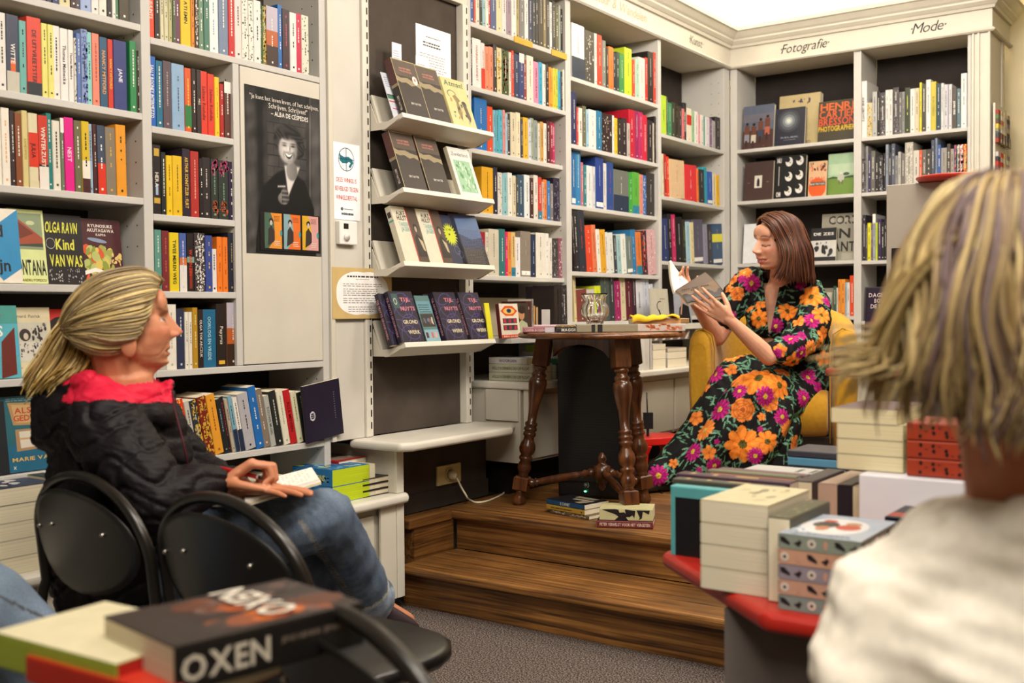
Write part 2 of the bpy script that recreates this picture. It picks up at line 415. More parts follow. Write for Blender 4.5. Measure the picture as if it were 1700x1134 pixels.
mb = MB(); mb.box((-2.86, 3.024, .652), (-2.83, 3.638, 3.2), '4a423b'); mb.build('back_panel', 'board', t, iv)
rail(3.602, .652, 2.42, t, iv)
mb = MB(); mb.box((-2.829, 3.0225, 2.42), (FL+.002, 3.638, 2.555), CREAM); mb.build('header', 'paint', t, iv, bevel=.002)
TILT = math.radians(20); ct, st = math.cos(TILT), math.sin(TILT)
DSH = [(1.866, 3.03, 3.600, -2.64), (1.590, 3.03, 3.600, -2.64), (1.316, 3.03, 3.600, -2.64), (1.012, 3.03, 3.600, -2.64)]
for z, y0, y1, fx in DSH:
    sh = MB(); o0 = Vector((fx, y0, z)); back = Vector((-ct, 0, -st)); up = Vector((-st, 0, ct))
    sh.obox(o0-up*.02, back*.115, (0, y1-y0, 0), up*.02, 'd6d2c6')
    so = sh.build('tilted_shelf', 'paint', t, iv, bevel=.002)
    b = MB(); b.obox(o0+back*.115, back*.012, (0, y1-y0, 0), up*.13, 'cbc6b8'); b.build('back_rest', 'paint', so, bevel=.0015)
    for yy in (y0-.004, y1+.001):
        br = MB(); P = [(-2.795, z-.055), (-2.72, z-.055), (fx-.01, z-.022), (fx-.12, z-.03), (-2.795, z+.05)]
        br.prism([(x, zz) for x, zz in P], (0, yy, 0), (1, 0, 0), (0, 0, 1), (0, .003, 0), 'cbc6b8'); br.build('bracket', 'paint', so)

# counters and base cabinets
def slab(name, pts, z, th, label, cat, c='d3cfc3'):
    """worktop with rounded nose: outline pts (ccw)"""
    mb = MB(); mb.prism(pts, (0, 0, z-th), (1, 0, 0), (0, 1, 0), (0, 0, th), c)
    o = mb.build(name, 'paint', bevel=th*.42, bseg=4); tag(o, label, cat); return o
slab('counter_top', [(-3.09, .2), (-2.62, .2), (-2.62, 3.02), (-2.64, 3.045), (-2.8, 3.045), (-2.8, 2.79), (-3.09, 2.79)][::1], .45, .036, 'low grey counter top along the left wall, behind the seated woman', 'counter')
slab('counter_top', [(-2.829, 2.92), (-2.575, 2.92), (-2.54, 2.965), (-2.54, 3.58), (-2.61, 3.70), (-2.829, 3.70)], .65, .034, 'grey counter top with clipped corners below the display rack', 'counter')
slab('counter_top', [(-3.09, 3.725), (-2.545, 3.725), (-2.53, 3.74), (-2.53, 5.98), (-2.44, 6.07), (-1.39, 6.07), (-1.39, 6.63), (-3.09, 6.63)], .825, .034, 'long grey counter top behind the round table and the armchair', 'counter')
def cabinet(label, y0, y1, x, z0, z1, panels, endpost=True, toe=.07, zt=0):
    t = empty('base_cabinet', (x, (y0+y1)/2, z0), label, 'cabinet'); iv = Matrix.Translation(-t.location)
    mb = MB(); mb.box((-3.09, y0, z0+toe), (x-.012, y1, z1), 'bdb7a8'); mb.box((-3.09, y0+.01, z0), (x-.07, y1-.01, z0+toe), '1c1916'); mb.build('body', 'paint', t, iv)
    for a, b in panels:
        p = MB(); p.box((x-.0115, a, z0+toe+.012), (x, b, z1-.03), 'c9c4b4'); p.build('front_panel', 'paint', t, iv, bevel=.003)
    return t, iv
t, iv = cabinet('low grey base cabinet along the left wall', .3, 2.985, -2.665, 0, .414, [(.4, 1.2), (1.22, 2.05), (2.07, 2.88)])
mb = MB(); mb.box((-3.09, 2.986, .08), (-2.662, 3.026, .412), 'c9c4b4'); mb.box((-2.6618, 2.90, .06), (-2.650, 2.984, .413), 'cfcabb'); mb.box((-2.6618, 2.986, .06), (-2.648, 3.026, .412), 'd0ccbe'); mb.box((-3.0, 2.986, .4512), (-2.662, 3.026, .6150), 'c9c4b4'); mb.box((-2.6618, 2.986, .4512), (-2.648, 3.026, .6150), 'd0ccbe')
mb.build('end_post', 'paint', t, iv, bevel=.002)
mb = MB(); mb.box((-2.665, 2.40, .5), (-2.66, 2.41, .51), 'c9c4b4')
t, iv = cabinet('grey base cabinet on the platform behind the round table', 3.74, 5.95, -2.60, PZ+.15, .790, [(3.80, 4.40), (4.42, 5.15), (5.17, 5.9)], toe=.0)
mb = MB(); mb.box((-2.5995, 3.745, .50), (-2.575, 3.775, .789), 'cfcabb'); mb.box((-2.5995, 3.782, .49), (-2.585, 3.80, .789), 'cfcabb'); mb.box((-2.79, 3.7302, .655), (-2.62, 3.7398, .789), 'c4bfb2')
mb.build('end_post', 'paint', t, iv, bevel=.002)
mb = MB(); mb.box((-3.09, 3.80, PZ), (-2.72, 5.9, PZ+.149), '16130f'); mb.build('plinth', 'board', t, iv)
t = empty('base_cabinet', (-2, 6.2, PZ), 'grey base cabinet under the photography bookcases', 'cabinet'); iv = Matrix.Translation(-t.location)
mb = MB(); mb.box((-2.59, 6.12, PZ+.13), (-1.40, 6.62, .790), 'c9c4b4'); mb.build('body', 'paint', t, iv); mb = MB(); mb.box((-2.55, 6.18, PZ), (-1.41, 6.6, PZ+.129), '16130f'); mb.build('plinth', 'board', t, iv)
# dark boards under the display counter
mb = MB(); mb.box((-3.0, 3.0262, PZ+.001), (-2.79, 3.729, .615), '453d37'); o = mb.build('wall_panel', 'board'); o.name = 'wall_recess'; struct(o)
mb = MB(); mb.box((-2.789, 3.03, PZ+.001), (-2.782, 3.40, PZ+.075), '3c3530'); mb.box((-2.789, 3.40, PZ+.001), (-2.782, 3.735, PZ+.075), '3c3530'); o = mb.build('baseboard_left', 'board', bevel=.001); struct(o)

# ------------------------------------------------------------------ wooden platform with two steps
t = empty('platform_steps', (-1.9, 3.3, 0), 'worn oak platform with two steps in front of the round table', 'steps'); iv = Matrix.Translation(-t.location)
mb = MB(); mb.box((-2.78, 3.375, PZ-.038), (1.2, 6.12, PZ), 'fff'); o = mb.build('platform_floor', 'oak', t, iv, bevel=.012, bseg=3)
mb = MB(); mb.box((-2.78, 3.112, PZ-.038), (-2.695, 3.374, PZ), 'fff'); mb.build('side_tread', 'oak_y', t, iv, bevel=.006)
mb = MB(); mb.box((-2.765, 3.145, .001), (-2.703, 3.39, PZ-.039), 'fff'); mb.build('side_riser', 'oak_y', t, iv)
mb = MB(); mb.box((-2.702, 3.41, .165), (1.2, 3.43, PZ-.039), 'fff'); mb.build('riser', 'oak', t, iv)
mb = MB(); mb.box((-2.701, 3.052, .165-.036), (1.2, 3.409, .165), 'fff'); mb.build('tread', 'oak', t, iv, bevel=.012, bseg=3)
mb = MB(); mb.box((-2.72, 3.10, .001), (1.2, 3.12, .128), 'fff'); mb.build('riser', 'oak', t, iv)
# ================================================================== BOOKS
NAMES = [('white', 'f2efe8'), ('cream', 'e6dcbe'), ('beige', 'c8b898'), ('light grey', 'bdbdba'), ('grey', '83827f'), ('dark grey', '4a4848'), ('black', '1b191a'),
         ('red', 'c8281f'), ('dark red', '7c1e20'), ('orange', 'e8792a'), ('salmon pink', 'ee9078'), ('pink', 'eaa0b4'), ('magenta', 'd0146e'), ('purple', '4e2a55'),
         ('dark purple', '2c2038'), ('navy blue', '1f2a4a'), ('blue', '2a5fae'), ('light blue', '9cc0de'), ('cyan', '3ba6cf'), ('teal', '1e8288'), ('mint green', '8cc0a4'),
         ('green', '2f8a48'), ('dark green', '2a4034'), ('lime green', 'b6cc28'), ('yellow', 'f2d022'), ('mustard yellow', 'c8961e'), ('olive green', '75704a'), ('brown', '6a4630'), ('dark brown', '352420'), ('taupe', '958a7c')]
NL = [(n, np.array(lin(tuple(int(h[i:i+2], 16)/255 for i in (0, 2, 4))))**(1/2.2)) for n, h in NAMES]
def cname(c):
    v = np.array(hx(c))**(1/2.2)
    return min(NL, key=lambda t: float(((t[1]-v)**2).sum()))[0]
ORD = ('first second third fourth fifth sixth seventh eighth ninth tenth eleventh twelfth thirteenth fourteenth fifteenth sixteenth seventeenth eighteenth nineteenth twentieth '
       'twenty-first twenty-second twenty-third twenty-fourth twenty-fifth twenty-sixth twenty-seventh twenty-eighth twenty-ninth thirtieth').split()
BOOKS = []      # (spec dict); emitted at the end of this section
def frame(o, ex, ey, ez):
    ex, ey, ez = (Vector(v).normalized() for v in (ex, ey, ez)); o = Vector(o)
    return Matrix(((ex.x, ey.x, ez.x, o.x), (ex.y, ey.y, ez.y, o.y), (ex.z, ey.z, ez.z, o.z), (0, 0, 0, 1)))
def cover_mesh(w, h, d, c, hard=False, cf=None, cb=None):
    """U-shaped cover: x thickness, y depth (spine at y=0), z height; cf = front cover colour"""
    t = .0028 if hard else .0011; r = min(.003, w*.3); mb = MB()
    out = [(0, d), (0, r), (r*.3, r*.3), (r, 0), (w-r, 0), (w-r*.3, r*.3), (w, r), (w, d), (w-t, d), (w-t, t+r*.2), (t, t+r*.2), (t, d)]
    n = len(out); cs = hx(c); cff = hx(cf or c); cbb = hx(cb or cf or c)
    for zz in (0, h): mb.V += [(x, y, zz) for x, y in out]
    for i in range(n):
        j = (i+1) % n; col = cbb if i in (0,) else cff if i in (6,) else cs
        mb.face((i, j, n+j, n+i), col)
    for a, b, cc_, dd in ((0, 1, 10, 11), (5, 6, 9, 9), (6, 7, 8, 9)): pass
    capq = [(0, 1, 10, 11), (1, 2, 3, 10), (3, 4, 9, 10), (4, 5, 6, 9), (6, 7, 8, 9)]
    for q in capq:
        mb.face(tuple(reversed(q)), cs); mb.face(tuple(i+n for i in q), cs)
    return mb, t
def pages_mesh(w, h, d, t, hard, c='e9dfc4'):
    ins = .003 if hard else .0002
    mb = MB(); mb.box((t+.0001, t+.001, ins), (w-t-.0001, d-(.003 if hard else .0004), h-ins), c); return mb
def spine_text(mb, w, h, s, tc, pos=.5, frac=.62, size=None, bold=True, x=None):
    """title running down the spine"""
    sz = size or min(w*.42, .012); _, _, wd = text2d(s, bold); L_ = wd*sz/.7
    fit = h*frac
    if L_ > fit: sx = fit
    else: sx = L_
    z = h*(1-pos)+sx/2
    mb.text(s, ((w/2 if x is None else x)-sz/2, -.0005, z), (0, 0, -1), (1, 0, 0), sz, tc, bold=bold, fitw=sx)
def fake_lines(mb, w, h, tc, r):
    """unreadable small lettering on a spine, as short dashes"""
    z = h*r.uniform(.80, .92); zend = h*r.uniform(.3, .45); x = w/2; s = min(.0042, w*.17); c = hx(tc)
    while z > zend:
        l = r.uniform(.003, .010); mb.poly([(x-s/2, -.0005, z-l), (x+s/2, -.0005, z-l), (x+s/2, -.0005, z), (x-s/2, -.0005, z)], tc)
        z -= l+r.uniform(.0016, .0035)
        if r.random() < .12: z -= .018
    mb.poly([(x-s*.8, -.0005, h*.06), (x+s*.8, -.0005, h*.06), (x+s*.8, -.0005, h*.06+s*1.6), (x-s*.8, -.0005, h*.06+s*1.6)], tc)
def lum(c):
    v = hx(c); return .21*v[0]+.72*v[1]+.07*v[2]
def add_book(w, h, d, c, mat, label, group, title=None, tc=None, pos=.5, frac=.62, size=None, hard=False, cf=None, cb=None, deco=None, sdeco=None, name='book',
             pc='e9dfc4', child=True, cat='book', plain=False, bold=True):
    BOOKS.append(dict(w=w, h=h, d=d, c=c, mat=mat, label=label, group=group, title=title, tc=tc, pos=pos, frac=frac, size=size, hard=hard, cf=cf, cb=cb,
                      deco=deco, sdeco=sdeco, name=name, pc=pc, child=child, cat=cat, plain=plain, bold=bold))
def emit_book(b, stuff=None):
    r = random.Random(hash((round(b['w'], 4), round(b['h'], 3), round(b['mat'][1][3], 3))) & 0xffff)
    mb, t = cover_mesh(b['w'], b['h'], b['d'], b['c'], b['hard'], b['cf'], b['cb'])
    tc = b['tc'] or ('f0ece0' if lum(b['c']) < .25 else '2a2624')
    if b['title']: spine_text(mb, b['w'], b['h'], b['title'], tc, b['pos'], b['frac'], b['size'], b['bold'])
    elif not b['plain'] and b['w'] > .007: fake_lines(mb, b['w'], b['h'], tc, r)
    if b['sdeco']: b['sdeco'](mb, b['w'], b['h'])
    if b['deco']: b['deco'](mb, b['w'], b['h'], b['d'])
    pg = pages_mesh(b['w'], b['h'], b['d'], t, b['hard'], b['pc'])
    if stuff is not None:
        for src in (mb, pg):
            n = len(stuff.V); stuff.V += [tuple(b['mat'] @ Vector(v)) for v in src.V]
            stuff.F += [tuple(i+n for i in f) for f in src.F]; stuff.C += src.C; stuff.I += src.I; stuff.S += src.S
        return
    if b.get('edge'):
        for k in range(6):
            for side in (0, 1):
                L_ = b['d'] if side == 0 else b['h']; s_ = b['w']*.3; cy = L_*(k+.5)/6; cx = b['w']/2; kk = (k*3+int(b['mat'][2][3]*700)) % 4
                shp = [[(math.cos(a), math.sin(a)) for a in [2*PI*j/12 for j in range(12)]], [(-1, -.2), (.2, -1), (.9, .3), (.3, .4), (.5, 1), (-.1, .2)], [(-1.1, 1), (-.9, -.1), (1.2, -.8), (1.2, -.2), (-.1, 1)], [(.5*math.cos(a), math.sin(a)) for a in [2*PI*j/9 for j in range(9)]]][kk]
                cc = ['d8ccc0', '302628', '2a2228', 'c89880'][kk]
                P_ = (lambda u, v, e: (cx+v*s_, cy+u*s_, .0002-e)) if side == 0 else (lambda u, v, e: (cx+v*s_, b['d']-.0004+e, cy+u*s_))
                pg.poly([P_(u, v, .0006) for u, v in shp][::-1 if side == 0 else 1], cc)
                if kk == 0: pg.poly([P_(u*.4, v*.4, .0009) for u, v in shp[::2]][::-1 if side == 0 else 1], '2a2828')
    o = mb.build(b['name'], 'cover', None, b['mat'])
    tag(o, b['label'], b['cat'], b['group'])
    pg.build('pages', 'pages', o)
    return o
# little spine decorations
def band(z0, z1, c, x0=0, x1=1): return lambda mb, w, h: mb.poly([(w*x0, -.0003, h*z0), (w*x1, -.0003, h*z0), (w*x1, -.0003, h*z1), (w*x0, -.0003, h*z1)], c)
def bands(*a): 
    fs = [band(*q) for q in a]
    def g(mb, w, h):
        for f in fs: f(mb, w, h)
    return g
def speckle(c, z0=0, z1=1, n=40, s=.004):
    def g(mb, w, h):
        r = random.Random(n)
        for _ in range(n):
            x = r.uniform(.05, .85)*w; z = r.uniform(z0, z1-.03)*h; a = s*r.uniform(.4, 1.3); b_ = s*r.uniform(.4, 2)
            mb.poly([(x, -.0003, z), (min(x+a, w), -.0003, z+b_*.2), (min(x+a*.8, w), -.0003, min(z+b_, h)), (x+a*.1, -.0003, min(z+b_*.8, h))], c)
    return g
DEC = {'witte': bands((0, .27, 'c4bfb0'), (.27, .42, 'd8641e', .3, .7)), 'uitr': band(0, .17, '2a2e38'), 'strp': speckle('4a66a8', 0, 1, 90, .006), 'bird': speckle('2a2a26', 0, 1, 26, .004),
       'jul': bands((.28, .74, 'd8351c'), (.0, .1, 'd9cfa8')), 'wint': bands((0, .3, 'e8e4dc'), (.3, .33, '2a1c18')), 'halfy': bands((0, .2, '4a2024'), (.2, .45, 'eee8d8')),
       'orw': band(.72, 1, 'c84a20'), 'orgr': band(.08, .42, '2c7a40'), 'hera': bands((.84, .95, 'c8a43c', .2, .8), (.28, .44, '9fb6d0', .35, .65), (.16, .24, 'c8a43c', .15, .85)),
       'schn': band(0, 1, 'b02c28', .86, 1), 'flow': speckle('b83c6c', .7, 1, 30, .008), 'flow2': speckle('c05a34', .05, .3, 24, .007), 'lio': bands((.45, .58, 'd07038'), (0, .45, 'e6e2dc')),
       'wann': bands((.5, .6, '7aa08c'), (.05, .4, '8a3020', .3, .7)), 'bwp': speckle('e8e4dc', 0, 1, 120, .006), 'papy': band(.04, .1, 'e8b23c', .2, .8), 'land': bands((.0, .35, '3a2418'), (.35, .6, 'b85c28'), (.6, 1, 'bcb4c4')),
       'dots': speckle('f2c83c', 0, 1, 24, .006), 'gold': speckle('d9b040', 0, 1, 70, .007), 'bla': band(0, .4, '22304a'), 'lbl': band(.04, .13, 'f2f0ea', .08, .92), 'wtop': band(.8, 1, 'f0ede4'),
       'rbot': band(0, .45, 'd8341c'), 'col': speckle('e8c030', 0, 1, 60, .008), 'col2': speckle('d8402c', 0, 1, 60, .009), 'ytop': band(.55, .75, 'e8e028'), 'ncyan': band(0, .2, '2a7f9c'), 'glo': speckle('8a8890', 0, 1, 40, .006),
       'ora': band(.1, .9, 'e8792a', .3, .7), 'mag': speckle('c8307c', 0, 1, 50, .008), 'bandr': band(.5, .8, 'c8281f'), 'chk': speckle('f0ece0', 0, 1, 60, .012), 'wht': speckle('f0ece0', 0, 1, 30, .006)}
# titles that may be quoted in a label (no people's names)
WORDS = {'DE UITVREETSTER': 'De uitvreetster', 'SANDWICH': 'Sandwich', 'WINTERZUSTERS': 'Winterzusters', 'NEST': 'Nest', 'TWEE MEREN WEG': 'Twee meren weg', 'SALLY ROONEY INTERMEZZO': 'Intermezzo', 'Papyrus': 'Papyrus', 'OORLOG EN VREDE': 'Oorlog en vrede',
         'ALLE MENSEN': 'Alle mensen', 'BEZING': 'Bezing'}
# ---- rows of upright books: "right edge px, height cm, colour [, title [, text colour [, deco]]]"
def shelf_row(where, side, z, x0, spec, plane, d=.135, lean=0, ypx=300, grp=None, plainw=9, hard=False, front=None, y0=None):
    items = [q.strip() for q in spec.strip().split('|') if q.strip()]
    a = (LX(x0, 300, plane) if side == 'L' else RX(x0, 300, plane)) if y0 is None else y0
    n = len(items); parsed = []
    for q in items:
        p = [v.strip() for v in q.split(',')]; p += ['']*(6-len(p)); parsed.append(p)
    k = 0
    for i, p in enumerate(parsed):
        b_ = LX(float(p[0]), 300, plane) if side == 'L' else RX(float(p[0]), 300, plane)
        if p[2] == '-': a = b_; continue
        th = b_-a-.0007; hh = float(p[1])/100
        if p[2].startswith('!'): ln = lean+.0; p[2] = p[2][1:]; hard_ = True
        else: hard_ = hard; ln = lean
        # lean: rotate in the shelf plane about the lower right corner; keep the foot on the board
        cl, sl = math.cos(ln), math.sin(ln)
        jd = ((i*7919) % 13-6)*.0006      # books are never pushed in equally far
        if side == 'L':
            ex = Vector((0, cl, sl)); ez = Vector((0, -sl, cl)); ey = Vector((-1, 0, 0)); o = Vector((plane+jd, a, z+.0004))
        else:
            ex = Vector((cl, 0, sl)); ez = Vector((-sl, 0, cl)); ey = Vector((0, 1, 0)); o = Vector((a, plane-jd, z+.0004))
        thk = th*cl if ln else th
        o = o + ez*0
        dd = p[5].split('+') if p[5] else []
        sd = None
        if dd:
            fs = [DEC[q] for q in dd]
            sd = lambda mb, w, h, fs=fs: [f(mb, w, h) for f in fs]
        title = p[3] or None
        pos = .5
        adj = 'slim ' if thk < .014 else 'thick ' if thk > .034 else ''
        kk = ORD[k] if k < len(ORD) else 'last'
        wt_ = WORDS.get(title)
        lab = f"{adj}{cname(p[2])} book titled {wt_}, on {where}" if wt_ else f"{adj}{cname(p[2])} book, {kk} from left on {where}"
        if len(lab.split()) > 16: lab = lab.replace(adj, '', 1)
        if len(lab.split()) > 16: lab = lab.replace(', second shelf', ' shelf')
        add_book(thk, hh, d+(.03 if hh > .24 else 0), p[2], frame(o, ex, ey, ez), lab, grp or ('books on '+where), title=title, tc=p[4] or None, sdeco=sd, hard=hard_, frac=.75)
        k += 1; a = b_
PL = -2.812
shelf_row('top shelf of far left bookcase', 'L', 2.0, 48, "60,21,e8e4dc|77,21,3a4a6a|84,20,6a5a7a|93,21,2c3040|104,20,2c3868|122,20,d8d0a0|132,20,3a2420|140,21,4a4048|158,21,9cb0d8,,,wtop|170,21,e6e2dc|183,21,e8e2d6|191,20,2a2426|197,20,e4e2d8|204,20,4a7a5a|221,22,4a4230,,,wtop", PL)
shelf_row('second shelf of far left bookcase', 'L', 1.733, -14, "2,21,5a5058|16,21,e6e2dc|37,21,3a4258,WITTE,e8e4dc,witte|49,20,6cb0a8|73,21.6,dc4630,DE UITVREETSTER,3a2a28,uitr|83,20.6,e6e07a|93,20.6,e6e07a|105,20.8,e8e4dc|118,20.5,eee9e4,Thomas Meinecke,4a4444|127,20.5,eee9e4,Thomas Meinecke,4a4444|131,18.5,dedacf,,,bird|138,20,5f7ab8|149,21.5,8a9cc8,,,strp|158,21.2,8ccfc8|170,21.2,ee8a72,,b04030|183,20.6,2f5a78,NANCY MITFORD,e8a860|192,20.4,cc3a28,NANCY MITFORD,f0c050|214,20.6,38407c,JANE,e8e4ee|218,20,-|229,21.3,2f8a50|230,20,-|237,19,3a3024", PL)
shelf_row('third shelf of far left bookcase', 'L', 1.477, -16, "6,20.4,eee8da,MARIE NDIAYE,3a3430|20,21,eee8da,,e8b080|28,20.5,35282a|39,20,8a4a28|49,21,d8c888,SANDWICH,b09030|65,20.6,ddd4b0,JULIA,1e1614,jul|81,20.4,c83420,WINTERZUSTERS,e8e0d0,wint|90,21.4,1c7c78|103,19.6,e4dfd0|109,20.6,6a7a60,,,wtop|125,21,e0148a,NEST,f6d0e4|137,20.5,6c6a4a|150,20.6,d8b820,,,halfy|157,20.2,98b4cc|164,20.3,4a1c1c,,e8e0d0|177,20.2,3c4a60,,,rbot|194,20.0,857a68,,d8b040|211,21.2,e89a22", PL, lean=.012)
PB = PL
shelf_row('wide top shelf of the poster bookcase', 'L', 1.97, 249.5, "251,20,3a3a50|262,20.5,e0482a,NNASULINTS,f2e0d0|271,21,241c1a|277,20.5,d8d2b0|284,20.5,d0cca8|290,21,b8b480|296,21,4a5a3a|305,20.5,6a3a5a|322,21.5,e6c220,ATI EMIN,3a3010|328,21.6,d8882a|334,21,4a3020,,,wht|342,21,6a8a70|352,21,4a7a68|368,20.5,eeecea,,7a9ab8|384,20.6,7486a0|394,21,c8201c|405,20.5,ead8d2|416,20.5,e4e2d4,,,bird|424,20.3,e8e6d8,,,bird|436,21,e0e2dc|440,21,3a5a3a|446,20,6a7a3a,,,gold|465,20.5,a05a30,,,land|472,22,2068b0|484,21,3a2028,,c84a60|495,20.5,e8e4e0|505,21,c81c48|517,21,dcdcc8,,,bird", PB, lean=0)
shelf_row('shelf below the top of the poster bookcase', 'L', 1.70, 250.5, "263,21.6,2460b8,SALLY ROONEY INTERMEZZO,f0eeea|274,20.6,1c6c8c|288,21,5c4c54,,a89ca0|309,20.8,8fb0d0,,4a6078|320,20.2,d85a28,,e8c040,orgr|328,20.4,2c1c1c|336,20.4,342826,MES,d0c4b0|348,20.4,dc3c28,Salman Rushdie,7c1410|359,20,dc3c28,Salman Rushdie,7c1410|367,19.4,e8c828,,c89018|374,17.5,b02020|385,18.5,5a3428,,e8e0dc,wtop", PB, grp='books beside the poster')
shelf_row('middle shelf of the poster bookcase', 'L', 1.432, 254.5, "269,21.4,241c1e,HERA,e0dcd0,hera|277,19.4,1e2424|287,18.6,ecc41c,,a07a10|303,18.8,e6bc20,,8a6a10|316,21.4,2a1e30,ARTHUR SCHNITZLER : FLIRT,e0b850|330,21,b0302a,,e8a090|337,19,1c1818|351,19.6,2c2426,,d0c8c0|363,19.4,2c3430,,7aa080,flow+flow2|380,19.4,2c3430,,7aa080,flow+flow2|388,19.3,342440", PB, grp='books beside the poster')
shelf_row('fourth shelf of the poster bookcase', 'L', 1.195, 256, "268,19,5c9488,,c8dcd0|280,18.8,7a2a30,,c06050|296,18.4,e6cc20,TWEE MEREN WEG,2a2c20|308,18.4,4a62a8,,d0d4e8,lio|320,18.4,241c1c,WANNZIN,c83c28,wann|338,18.8,3a3034,,,bwp|350,18.2,3a4c94,,e0b850|359,14,e6e2dc|368,18,ee7c24,,b04c10|377,18,ee7c24,,b04c10|388,19.6,1f2636,,a08c60", PB, grp='books beside the poster')
shelf_row('fifth shelf of the poster bookcase', 'L', .950, 257, "273,19,b4b0a8|290,20.4,ece6d8,,b8b0a0|303,19,2f3450,,c8ccd8|309,18,ece6d8|315,18,ece6d8|324,19.4,b88c20,,e8d8a0|333,18.8,2e2020,OLGA TOKARCZUK,e0d8cc|356,18.8,20688e,OORLOG EN VREDE,a8d0e0|373,20.6,28201e,Papyrus,d8d0c0,papy|393,21,8a5a40,,e0d0c0,land", PB, grp='books beside the poster')
shelf_row('bottom shelf of the poster bookcase', 'L', .663, 287, "300,19.5,4c605a,Alison,c8d4d0|314,19.2,dc3c20,,1c1814,dots|323,18.4,c8c4b8|335,18.6,2a3440,,c8c8b8,gold|350,19.5,7c2418,,e0b040,gold|365,20,e8a030,,a04c18|373,18.4,1e2426,,8a9ab0|380,19,201a1e,,a83038|386,18.2,b8a890|393,19,78aac0,,,bla|401,18.4,e8e4dc,,,bla|419,19.4,b4b2b8|433,21.5,1f6cb8|445,20.4,857668,,d8d0c4|454,18,b0b2ac,ROUWE MUSIC,5a5c58|466,19.4,242826,,c8c8b8|477,19.2,e6e2ca,,a8a890|488,19.4,c01c24,ALLE MENSEN,5c1012|498,18.6,dcd8b8,,8a9a40|509,18.2,202420,,c8c860|515,18,e0dcd0|521,17,dcd6c6", PB, lean=.19, ypx=700)
# middle bookcases
PC = -2.812
shelf_row('top shelf right of the display rack', 'L', 2.362, 781, "784,22,1e1c22|790,22,2c5a9a|793,22,c84a28|799,21,e0dcc8|803,20,2a2826|808,21,9ac0c4|813,21,e6e2da|818,21,b83a30|827,21,4a5a88|836,25,d8d4a8|843,24,e4dcd8|851,23,9a8898|859,24,e8e4e0|866,22,a89868|874,24,7a7a7c|880,20,e6e4e0|886,23,2a3458|891,23,28303a|895,24,22222c|904,25,3a3024|910,25,8a7a50|915,24,2c2c2c|919,23,d8d8d8|924,24,2a2a28|929,22,5a5a3a|932,23,9aa49a|938,22,2a2a24", PC, d=.16)
shelf_row('second shelf right of the display rack', 'L', 2.091, 781, "784,19,7a9a98|787,20,3a3430|801,21,e8e4e0,HANNAH ARENDT,b04a3c|807,20,e0dcd8,,b84030,rbot|813,19,ee8a68|820,19.4,ee8a68|826,21,30282a|836,20.4,d8d0b0,,,col|847,20.4,38582c,,,col+col2|851,20,dcd8cc|855,21,d83c20|863,20,24365c|871,21,2c3c78,,,wtop|877,19,8a2c24|888,21.4,e2dccc|896,19.5,e88cb0,OPEN SOCRATES,6a1a3c|902,20,30a0c8|907,19.6,e8e4dc|912,20,2c2424|916,19,ec9228|920,19,d8a040|924,19.4,e8c434|928,19.4,b8c83c|932,18.8,3aa0c8|935,18.8,2a2a28|940,20,dedcd0", PC)
shelf_row('third shelf right of the display rack', 'L', 1.83, 790, "811,22.5,1f6cb4|820,20,dc4820|824,19,7ab4c8|829,19,58a8b8|835,19.6,4fb0c8|839,20,d88a84|843,18.6,a8c0d0|849,19,2a2830|858,20,d8cdb0|865,20.5,e0d8b8,,a84a3c|869,18,3a3a48|877,19,e0b02c|882,18.6,c8ccd4|888,19.6,98a494|894,19,8a9690|898,18,d0ccc0|903,19,c89a4c|908,18.6,e0dcd0|913,20,4a1a24|918,20,901c38|923,19.6,c02868", -2.83)
shelf_row('fourth shelf right of the display rack', 'L', 1.559, 801, "820,20.4,e0a820|827,21,22243a|834,19,d8d4c8,,,bird|843,19,8cbcc4|850,19.6,e6e2d6|856,18.6,d6ccb0|860,18,4a4a44|871,19.6,33506a|880,20,dfe4e2|886,19,4a2428|893,20.6,dcd8cc|899,20,c83a30,,,ncyan|903,18,c8a890|909,19.4,e87a28|914,19,2f78b8|919,18,7a7478|933,21,262034,,8a88a0,glo", -2.84)
shelf_row('fifth shelf right of the display rack', 'L', 1.284, 796, "806,19,9c2430|811,19,dfd8c8|828,20.6,cfc8b4|838,21,2e7474|842,20,d82468|847,20,e88a3c|854,20,d8b878,,,ncyan|864,18,e6e4e4|881,21,8a8074,,b0a898,lbl|889,20,24304c,,b0c0d8|904,21,e2ded2|910,21,e6e4dc,,4a4844|915,19,e0dcd4|927,19,3a3838,,,glo|936,19.4,8a4a5c,,,wht", -2.826)
# behind the round table
PD = -2.812
shelf_row('top shelf above the round table', 'L', 2.269, 952, "973,27,e2e2e4,,,bla|989,26,3c3836,,,wht|993,26,dcdcd4|1001,26,c83a1c|1007,24,7a8078|1011,21,2a2c28|1019,22,e8782c|1025,20,1e2434|1030,21,2a3a38|1038,21,3a8a44|1050,25,c0d62c|1055,20,d84a2c|1062,21,a8ccb8|1073,23,e0dcd4|1077,24,d83220|1086,28,242020|1090,28.5,c83a24", PD, d=.17, hard=True)
shelf_row('second shelf above the round table', 'L', 1.941, 951, "959,26,28305c|962,19,c83a2c|968,19,e0dcd0,MONEY,4a4440|974,20.5,6a6850|978,19,9cc4dc|990,19.6,dcdcd8|999,20,2878a0|1018,20,2c1a1c,,c0a8a0,wht|1021,20,dedad6|1026,19,e0b828|1032,19,2a2420|1041,20,2e2226|1046,18,b8b0a8|1055,26,c01c34|1062,26,982058|1068,26,b8245c|1075,25,c8243c,DOS ROODEBOEK,f0c8c0|1084,23,262228|1086,22,c8bca8|1088.5,26,231c1c,,6a5048|1091,26,1a1718,,e0dcd8", PD, d=.17)
